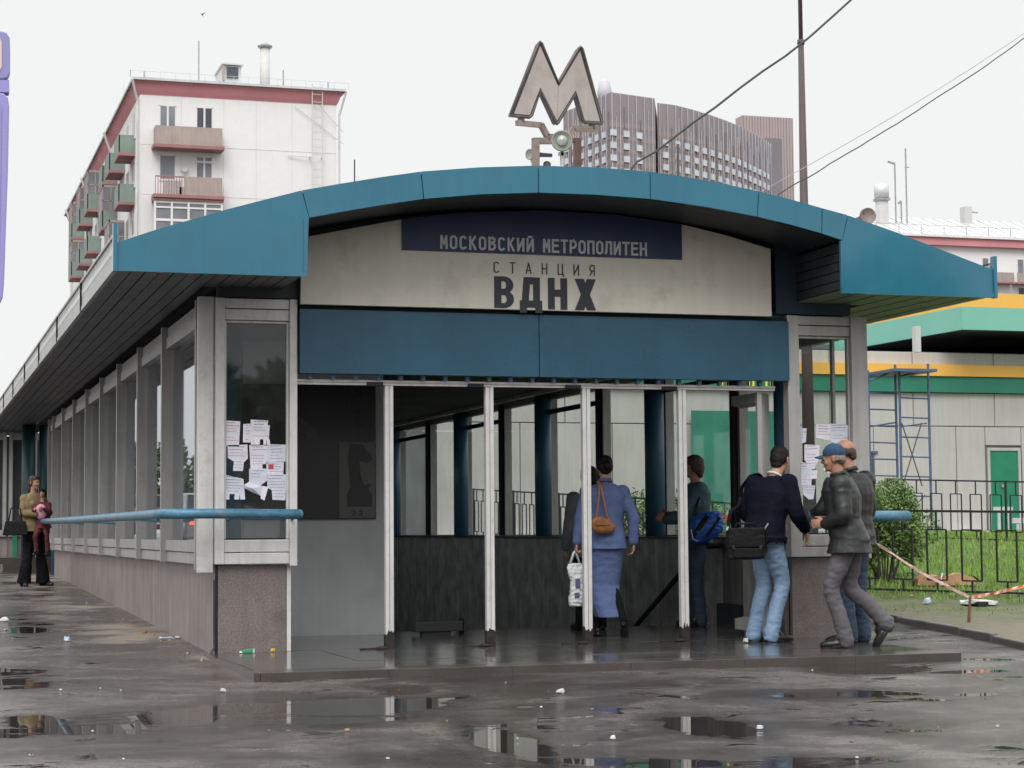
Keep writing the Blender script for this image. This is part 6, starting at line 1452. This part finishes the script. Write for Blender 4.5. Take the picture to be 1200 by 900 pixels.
    for k in (-1, 1):
        ey.ell(j['head']+R_@V((k*.029, .077, .008))*hs, (.0115*hs, .0085*hs, .0065*hs), R_, 10, 6); pu.ell(j['head']+R_@V((k*.029, .083, .008))*hs, (.0052*hs, .0036*hs, .0054*hs), R_, 8, 6)
        br.bar(j['head']+R_@V((k*.014, .0945, .026))*hs, j['head']+R_@V((k*.044, .0845, .027))*hs, .008*hs, .007*hs)
    ey.build('eyes', 'eye_white', body, smooth=True); pu.build('pupils', 'hair_dark', body, smooth=True); br.build('eyebrows', hairm, body)
    lp.ell(j['head']+R_@V((0, .0905, -.0555))*hs, (.020*hs, .0055*hs, .0055*hs), R_, 10, 6); lp.build('lips', 'balcony_slab', body, smooth=True)
    # clothes
    if leg == 'trousers':
        mb = MB(); torso_p = []
        r = hr_; u = V((0, 0, 1)); f = fwd(r, u)
        loft(mb, [(j['pel']-V((0, 0, .10*s)), r, f, .150*s, .115*s), (j['pel']-V((0, 0, .03*s)), r, f, .176*s, .130*s), (j['pel']+V((0, 0, .07*s)), r, f, .163*s, .116*s), (j['waist']+V((0, 0, .0*s)), r, f, .155*s, .108*s)])
        mb.ell(j['pel']-f*.055*s-V((0, 0, .04*s)), (.150*s, .088*s, .105*s))
        for k in 'LR':
            a = j['an'+k]; kn = j['kn'+k]; hi = j['hi'+k]; d = (a-kn).normalized()
            limb(mb, [hi, hi.lerp(kn, .5), kn, kn.lerp(a, .5), a-d*.0+V((0, 0, -.035*s))], [.098*s, .087*s, .070*s, .066*s, .068*s], 5, 16)
            bend = V((0, -1, 0)); mb.ell(a+V((0, .012, .01))*s, (.070*s, .075*s, .04*s))
        fuse(mb, 'trousers', legm, body, voxel, 3, .007, seed, 8)
    else:
        mb = MB(); r = hr_; f = fwd(r, V((0, 0, 1))); kn = (j['knL']+j['knR'])/2; an = (j['anL']+j['anR'])/2; wl = abs((j['knL']-j['knR']).dot(f))/2
        loft(mb, [(V((an.x*.5+kn.x*.5, an.y*.5+kn.y*.5-.03, .19*s)), r, f, .125*s, (.155+wl*.8)*s), (V((kn.x, kn.y-.05, .33*s)), r, f, .138*s, (.145+wl*.6)*s), (kn, r, f, .145*s, (.11+wl*.5)*s), (kn.lerp(j['pel'], .5), r, f, .172*s, .13*s), (j['pel']-V((0, 0, .05*s)), r, f, .186*s, .145*s), (j['pel']+V((0, 0, .05*s)), r, f, .168*s, .122*s), (j['waist'], r, f, .15*s, .108*s)])
        mb.ell(j['pel']-f*.06*s-V((0, 0, .05*s)), (.150*s, .09*s, .115*s))
        fuse(mb, 'skirt', legm, body, voxel, 3, .006, seed, 7)
    if top:
        mb = MB(); torso(mb, .016+topfit, hem, flare=.012+topfit*.5)
        for k in 'LR':
            e = j['el'+k]; w_ = j['wr'+k]; d = (w_-e).normalized(); we = w_-d*.015*s if sleeve == 1 else e.lerp(w_, sleeve); q = topfit*.6
            limb(mb, [j['sh'+k]-V((0, 0, .01*s)), j['sh'+k].lerp(e, .5), e, e.lerp(we, .5), we], [(.070-.014*fem+q)*s, (.063-.009*fem+q)*s, (.056-.006*fem+q)*s, (.050-.004*fem+q)*s, (.042+q*.8)*s], 5, 14)
        # stand-up neck
        limb(mb, [j['neck']-V((0, 0, .04*s)), j['neck']+V((0, -.003, .016))*s], [.078*s, .066*s], 3, 16, ends=False)
        fuse(mb, top, topm, body, voxel, 4, .0045+topfit*.05, seed+5, 5)
    if collar:
        mb = MB(); u = (j['head']-j['neck']).normalized(); mb.lathe(j['neck']+V((0, 0, .012*s)), u, [(0, .072*s), (.02*s*ch, .070*s), (.035*s*ch, .069*s), (.036*s*ch, .062*s), (0, .06*s)], 22); mb.build('collar', collar, body, smooth=True)
    for k in 'LR':
        a, t = j['an'+k], j['to'+k]; d = (t-a); d2 = V((d.x, d.y, 0)); d2 = d2.normalized() if d2.length > .01 else V((0, 1, 0)); dn = d.normalized()
        dn = (t+V((0, 0, .0))-(a-V((0, 0, .04*s)))).normalized(); r = dn.cross(V((0, 0, 1))).normalized(); u = r.cross(dn); Rm = Matrix((r, dn, u)).transposed()
        c = (a-V((0, 0, .045*s)))+dn*.065*s+u*.004; mb = MB(); m_ = s*(.90 if fem else 1.06)
        mb.ell(c+dn*.05*m_, (.048*m_, .108*m_, .036*m_), Rm, 14, 10); mb.ell(c-dn*.065*m_+u*.012*m_, (.040*m_, .058*m_, .050*m_), Rm, 14, 10); mb.ell(c-dn*.020*m_+u*.038*m_, (.042*m_, .060*m_, .036*m_), Rm, 12, 8); mb.ell(c-dn*.058*m_+u*.060*m_, (.042*m_, .048*m_, .050*m_), Rm, 12, 8)
        if fem: mb.tube([c-dn*.09*m_, c-dn*.09*m_-u*.05*m_], [.02*m_, .012*m_], 8)
        sole = c-u*.028*m_; mb.ell(sole+dn*.04*m_, (.046*m_, .118*m_, .010*m_), Rm, 14, 6); mb.ell(sole-dn*.08*m_, (.036*m_, .045*m_, .012*m_), Rm, 12, 6)
        fuse(mb, 'shoe', shoes, body, .007, 2)
    return body, j, s
def W(body, p): return body.matrix_basis @ V(p)
def world_of(body, loc, rz, p): return V(loc)+Matrix.Rotation(rz, 3, 'Z')@V(p)
def strap(pts, w_, m, parent=None, name='strap', th=.006):
    P, _ = smoothpts(pts, [1]*len(pts), 5); mb = MB()
    for a, b in zip(P, P[1:]): mb.bar(a, b+(b-a)*.06, w_, th, (0, .2, 1) if abs((b-a).normalized().z) < .9 else (0, 1, 0))
    return mb.build(name, m, parent, fix=False)

# --- man in jeans with briefcase, turned to the notices
gA = V((7.33, 16.12, FL))
L1, r1 = gA, math.radians(-76)
b1, j1, s1 = person('dark haired man in navy jacket and pale blue jeans holding a cigarette', L1, r1, 1.80,
    dict(pel=(0, -.02, .94), waist=(0, .01, 1.08), chest=(-.01, .06, 1.27), neck=(-.01, .12, 1.445), head=(-.02, .20, 1.60), shR=(.16, .14, 1.40), shL=(-.20, .05, 1.41),
         elR=(.24, .16, 1.12), wrR=(.17, .32, .98), elL=(-.30, .02, 1.13), wrL=(-.20, .24, 1.05),
         knR=(.07, .12, .50), anR=(.08, -.02, .085), toR=(.11, .17, .03), knL=(-.07, .03, .50), anL=(-.08, -.09, .085), toL=(-.11, .09, .03)),
    'jacket', 'navy_knit', legm='jeans', hair='short', headrot=(.42, -.16, 0), hands={'R': dict(d=(0, .25, -.95), pn=(-.3, -.8, -.2), ts=(-.6, .3, 0), curl=.4), 'L': dict(d=(.2, .8, -.5), pn=(.8, 0, -.3), ts=(0, .3, 1), curl=.6)},
    topfit=.020, hem=.92, seed=3, collar='sign_cream', ch=.45)
wr = world_of(b1, L1, r1, j1['wrR']+V((-.01, .05, -.115))); o = MB().tube([(0, 0, 0), (.045, -.01, -.012)], .004, 8).build('cigarette', 'cigarette'); o.location = wr; tagit(o, 'white cigarette between the fingers of the man in jeans', 'cigarette')
# briefcase hanging at his left hip (camera side left)
cb_ = onP(874, 637, gA+V((-.18, -.30, 0)), V((.29, .957, 0))); bc = empty('laptop_bag', cb_-V((0, 0, .135)), rz=math.radians(-14), label='black soft laptop briefcase slung at the hip of the man in jeans', cat='bag')
fuse(MB().box(-.165, .165, -.05, .05, 0, .26).ell((0, 0, .12), (.178, .062, .13)), 'bag_body', 'bag_nylon', bc, .012, 5, .006, 2, 9)
fuse(MB().box(-.16, .16, -.068, -.04, .10, .275), 'front_flap', 'bag_nylon', bc, .008, 4, .004, 2, 9); MB().box(-.12, .13, -.066, -.05, .012, .095).build('front_pocket', 'bag_nylon', bc, bevel=.008)
MB().box(.178, .184, -.02, .02, .05, .24).build('side_strip', 'bag_nylon', bc)
for sx_ in (-1, 1): MB().box(sx_*.12-.012, sx_*.12+.012, -.07, -.064, .085, .12).build('buckle', 'iron_black', bc)
MB().tube([(-.09, 0, .255), (-.08, 0, .31), (.08, 0, .31), (.09, 0, .255)], .009, 8).build('handle', 'bag_nylon', bc, smooth=True)
MB().bar((.16, 0, .25), (.20, .0, .31), .02, .01).bar((-.16, 0, .25), (-.15, .02, .31), .02, .01).build('ring_tab', 'metal_grey', bc)
sh = world_of(b1, L1, r1, j1['shL']+V((.06, -.01, .075)))-bc.location; Ri = Matrix.Rotation(-bc.rotation_euler.z, 3, 'Z')
pa = Ri@sh; pf = Ri@(world_of(b1, L1, r1, j1['shL']+V((-.065, -.085, -.03)))-bc.location); pm = Ri@(world_of(b1, L1, r1, j1['shL']+V((-.08, -.12, -.2)))-bc.location)
strap([V((-.15, .0, .29)), V((-.12, .04, .42)), pm, pf, pa, Ri@(world_of(b1, L1, r1, j1['shL']+V((.04, .12, -.08)))-bc.location)], .035, 'bag_nylon', bc)

# --- man in blue cap walking past, back leg trailing
L2, r2 = V((7.62, 15.10, FL)), math.radians(62)
b2_, j2, s2 = person('man in blue baseball cap, dark leather jacket and grey trousers, mid stride', L2, r2, 1.76,
    dict(pel=(0, -.02, .93), waist=(0, .02, 1.07), chest=(0, .03, 1.26), neck=(0, .06, 1.45), head=(0, .10, 1.61), shR=(.19, .02, 1.39), shL=(-.18, .04, 1.39),
         elR=(.26, -.04, 1.12), wrR=(.17, .13, 1.06), elL=(-.24, .02, 1.12), wrL=(-.13, .18, 1.05),
         hiR=(.088, -.03, .91), hiL=(-.088, 0, .91), knR=(.10, -.02, .50), anR=(.10, -.32, .22), toR=(.11, -.25, .06), knL=(-.09, .14, .50), anL=(-.09, .02, .085), toL=(-.10, .19, .03)),
    'leather_jacket', 'leather_charcoal', legm='trouser_grey', skin='skin_tan', hair='cap_fringe', hairm='hair_grey', headrot=(-.10, -.12, 0), hands={'R': dict(d=(-.3, .8, -.1), pn=(-.7, -.1, .3), ts=(0, 0, 1), curl=.35), 'L': dict(d=(.3, .85, 0), pn=(.7, 0, 0), ts=(0, 0, 1), curl=.4)},
    topfit=.026, hem=.80, seed=8, collar='leather_charcoal')
Rh = rotm(-.10, -.12, 0); C = j2['head']; mb = MB(); 
mb.ell(C+Rh@V((0, -.010, .046))*s2, (.084, .100, .086), Rh, 18, 12); capo = fuse(mb, 'cap_crown', 'cap_blue', None, .007, 1)
bm = bmesh.new(); bm.from_mesh(capo.data); bmesh.ops.bisect_plane(bm, geom=bm.verts[:]+bm.edges[:]+bm.faces[:], plane_co=C+Rh@V((0, 0, .030)), plane_no=Rh@V((0, -.10, 1)), clear_inner=True); bm.to_mesh(capo.data); bm.free()
capo.parent = b2_; capo.name = 'baseball_cap'; capo.data.name = 'baseball_cap'
mb = MB(); n = 9; 
for i in range(n):
    a = PI*(i/(n-1)); x = -.070*math.cos(a); y0 = .075+.018*math.sin(a); y1 = .085+.075*math.sin(a); dz = -.012*abs(math.cos(a))
    for (yy, z) in ((y0, .044+dz), (y1, .036+dz*1.8), (y1, .032+dz*1.8), (y0, .040+dz)): mb.v.append(tuple(C+Rh@V((x, yy, z))*s2))
for i in range(n-1):
    for k in range(4): mb.f.append((i*4+k, i*4+(k+1) % 4, i*4+4+(k+1) % 4, i*4+4+k)); mb.mi.append(0)
mb.build('cap_peak', 'cap_blue', capo, smooth=True)
MB().ell(C+Rh@V((0, -.010, .133))*s2, (.010, .010, .006), Rh, 8, 6).build('cap_button', 'cap_blue', capo)
MB().ell(C+Rh@V((.078, .045, .072))*s2, (.010, .010, .010), Rh, 8, 6).build('cap_badge', 'window_white', capo)

# --- balding man behind him
L3, r3 = V((7.99, 15.72, FL-.0)), math.radians(28)
b3, j3, s3 = person('balding man in dark leather jacket and blue jeans behind the man in the cap', L3, r3, 1.80,
    dict(head=(-.02, .06, 1.645), neck=(0, .01, 1.47), elR=(.27, .03, 1.13), wrR=(.17, .22, 1.02), elL=(-.27, .12, 1.15), wrL=(-.13, .30, 1.13), anL=(-.14, -.05, .085), toL=(-.18, .10, .03), anR=(.13, .0, .085)),
    'leather_jacket', 'leather_black', legm='jeans_dark', skin='skin_tan', hair='bald', hairm='hair_brown', headrot=(.35, -.2, 0), topfit=.028, hem=.84, seed=12, collar='leather_black')

# --- woman in blue suit walking in
L4, r4 = V((6.33, 17.55, FL)), math.radians(-10)
b4, j4, s4 = person('woman in blue skirt suit walking in, seen from behind', L4, r4, 1.74,
    dict(pel=(0, 0, .95), head=(.0, .03, 1.635), knR=(.055, .0, .50), anR=(.13, -.20, .17), toR=(.15, -.14, .04), knL=(-.07, .10, .50), anL=(-.07, .08, .085), toL=(-.08, .24, .03),
         elR=(.27, -.06, 1.14), wrR=(.27, -.03, .90), elL=(-.255, -.05, 1.14), wrL=(-.29, -.06, .90), shR=(.175, 0, 1.40), shL=(-.175, -.01, 1.41)),
    'suit_jacket', 'suit_blue', leg='skirt', legm='suit_blue', fem=1, hair='bun', headrot=(0.15, .05, 0), topfit=.012, hem=.84, seed=17, collar='suit_blue',
    hands={'L': dict(pn=(1, 0, 0), ts=(0, 1, 0), curl=.9)})
# her black stockings under the skirt
mb = MB()
for k in 'LR': limb(mb, [j4['kn'+k].lerp(j4['an'+k], .2), j4['kn'+k].lerp(j4['an'+k], .5), j4['an'+k]], [.052*s4, .053*s4, .037*s4])
fuse(mb, 'stockings', 'black_cloth', b4, .009, 2)
hb_ = empty('shoulder_bag', world_of(b4, L4, r4, V((-.06, -.20, 1.04))), rz=.1, label='small brown leather shoulder bag on the back of the suited woman', cat='bag')
mb = MB().ell((0, 0, 0), (.125, .045, .075)).ell((-.04, 0, .03), (.09, .04, .06)).ell((.05, 0, -.015), (.08, .045, .06)); fuse(mb, 'bag_body', 'bag_brown', hb_, .009, 2, .006, 4, 14)
MB().box(-.09, .06, -.052, -.040, .005, .06).build('flap', 'bag_brown', hb_, bevel=.01)
strap([V((-.07, -.0, .05)), V((-.05, -.01, .2)), V((-.02, .02, .36)), V((.0, .10, .42))], .018, 'bag_brown', hb_); strap([V((.06, -.0, .04)), V((.02, -.01, .2)), V((-.0, .02, .36)), V((.015, .10, .42))], .018, 'bag_brown', hb_)
wp = world_of(b4, L4, r4, j4['wrL']+V((-.02, .0, -.09))); pb = empty('plastic_bag', wp, rz=.1, label='long white plastic carrier bag hanging from the left hand of the suited woman', cat='bag')
mb = MB(); loft(mb, [(V((0, 0, -.10)), V((1, 0, 0)), V((0, 1, 0)), .075, .012), (V((.0, 0, -.16)), V((1, 0, 0)), V((0, 1, 0)), .085, .030), (V((.015, 0, -.26)), V((1, 0, 0)), V((0, 1, 0)), .060, .042), (V((.01, 0, -.38)), V((1, 0, 0)), V((0, 1, 0)), .066, .048), (V((.0, 0, -.46)), V((1, 0, 0)), V((0, 1, 0)), .070, .048), (V((-.0, 0, -.50)), V((1, 0, 0)), V((0, 1, 0)), .060, .04)], 16)
fuse(mb, 'bag_body', 'plastic_white', pb, .008, 1, .010, 6, 16)
MB().tube([(-.05, 0, -.10), (-.012, 0, -.0), (-.005, 0, .015), (.012, 0, 0), (.05, 0, -.10)], .011, 8).build('handles', 'plastic_white', pb, smooth=True)
MB().box(-.02, .03, -.055, -.050, -.33, -.24).box(-.03, .02, -.057, -.052, -.42, -.37).build('print', 'print_dark', pb, bevel=.006)

# --- dark figure half hidden ahead of her
L5, r5 = V((6.63, 18.85, FL)), math.radians(4)
b5, j5, s5 = person('dark haired person in dark jacket with grey side, half hidden beyond the suited woman', L5, r5, 1.66, dict(), 'jacket', 'grey_jacket', legm='black_cloth', hair='full', low=True, topfit=.02, hem=.78, seed=23)

# --- man with blue sports bag
L6, r6 = V((7.86, 19.02, FL)), math.radians(78)
b6, j6, s6 = person('man in teal denim shirt with a blue bag, facing left inside the doors', L6, r6, 1.78,
    dict(elR=(.24, .06, 1.13), wrR=(.13, .28, 1.14), elL=(-.22, .14, 1.13), wrL=(-.06, .33, 1.10)), 'shirt', 'denim_shirt', legm='jeans_dark', skin='skin_tan', hair='full', hairm='hair_brown', headrot=(-.15, .0, 0), hands={'R': dict(d=(-.4, .7, .2), pn=(-.8, 0, 0), ts=(0, 0, 1), curl=.8), 'L': dict(d=(.4, .7, .3), pn=(.8, 0, 0), ts=(0, 0, 1), curl=.8)}, topfit=.02, hem=.86, seed=29, low=True)
sb = empty('sports_bag', V((7.82, 18.70, FL+1.02)), rz=math.radians(-12), label='shiny blue and black sports bag hanging beside the man in the denim shirt', cat='bag')
mb = MB(); loft(mb, [(V((-.15, 0, -.04)), V((0, 1, 0)), V((0, 0, 1)), .05, .10), (V((-.10, 0, -.03)), V((0, 1, 0)), V((0, 0, 1)), .085, .14), (V((0.02, 0, .0)), V((0, 1, 0)), V((0, 0, 1)), .095, .155), (V((.14, 0, .04)), V((0, 1, 0)), V((0, 0, 1)), .085, .13), (V((.19, 0, .05)), V((0, 1, 0)), V((0, 0, 1)), .05, .09)], 18)
fuse(mb, 'bag_body', 'bag_blue', sb, .010, 2, .012, 3, 11)
MB().bar((-.14, -.075, -.10), (.02, -.105, .12), .05, .012, (0, -1, 0)).bar((.0, -.105, -.10), (.15, -.09, .10), .025, .012, (0, -1, 0)).build('black_panel', 'bag_nylon', sb)
MB().tube([(-.15, -.08, -.02), (-.13, -.085, -.12), (-.08, -.09, -.14)], .006, 6).build('white_piping', 'litter_white', sb, smooth=True)
strap([V((-.10, 0, .12)), V((-.04, .06, .30)), V((.03, .18, .46))], .035, 'bag_nylon', sb)

# --- woman in yellow with a child, far left
zL = gz(1.82, 30.8)
L7, r7 = V((1.86, 30.8, zL)), math.radians(205)
b7, j7, s7 = person('woman in mustard top and black flared trousers carrying a child at the left', L7, r7, 1.70,
    dict(shR=(.155, -.01, 1.40), shL=(-.155, -.01, 1.40), elR=(.21, .04, 1.16), wrR=(.06, .26, 1.14), elL=(-.22, .10, 1.17), wrL=(-.04, .30, 1.20), anR=(.16, .0, .085), anL=(-.17, .02, .085), toR=(.2, .16, .03), toL=(-.23, .16, .03), knR=(.11, .02, .5), knL=(-.12, .02, .5)),
    'top', 'olive_top', legm='black_cloth', fem=1, hair='tail', hairm='hair_brown', headrot=(.25, -.1, 0), low=True, hem=.88, topfit=.016, seed=31, hands={'R': dict(d=(-.7, .5, .1), pn=(0, -.9, .1), ts=(0, 0, 1), curl=.4), 'L': dict(d=(.8, .4, .1), pn=(0, -.9, 0), ts=(0, 0, 1), curl=.4)})
mb = MB()
for k in 'LR':
    limb(mb, [j7['kn'+k], j7['kn'+k].lerp(j7['an'+k], .6), j7['an'+k]+V((0, .0, -.03))], [.075, .092, .108], 4, 14, ends=False)
fuse(mb, 'trouser_flares', 'black_cloth', b7, .01, 2, .006, 2)
cl7 = world_of(b7, L7, r7, V((-.06, .20, .52)))
b8, j8, s8 = person('small child in red clothes with pink front held by the woman in mustard', cl7, r7-math.radians(50), .98,
    dict(pel=(0, 0, .72), waist=(0, .02, .90), chest=(0, .05, 1.12), neck=(0, .08, 1.36), head=(0, .10, 1.60), shR=(.16, .06, 1.30), shL=(-.16, .06, 1.30), elR=(.24, .14, 1.10), wrR=(.15, .32, 1.16), elL=(-.22, .16, 1.10), wrL=(-.12, .34, 1.18),
         hiR=(.09, .03, .70), hiL=(-.09, .03, .70), knR=(.16, .18, .44), knL=(-.16, .16, .44), anR=(.17, .06, .06), anL=(-.15, .04, .06), toR=(.18, .18, -.04), toL=(-.16, .16, -.04)),
    'jacket', 'red_cloth', legm='red_cloth', hair='full', hairm='hair_dark', low=True, hem=.66, seed=37, topfit=.02)
MB().ell(j8['chest']+V((0, .075, -.01)), (.095, .055, .12)).build('pink_bib', 'pink_cloth', b8, smooth=True)
hb2 = empty('handbag', world_of(b7, L7, r7, V((.33, .05, .93))), rz=r7-.5, label='black handbag hanging on the arm of the woman in mustard', cat='bag')
mb = MB().box(-.19, .19, -.05, .05, -.16, .06); mb.v = [(x*(1 if z < 0 else .78), y*(1 if z < 0 else .5), z) for x, y, z in mb.v]; mb.build('bag_body', 'bag_nylon', hb2, bevel=.015)
MB().tube([(-.10, 0, .05), (-.07, 0, .24), (0, 0, .30), (.07, 0, .24), (.10, 0, .05)], .010, 8).build('handle', 'bag_nylon', hb2, smooth=True)
# the child's foot rests on her hip; done
bpy.context.view_layer.update()
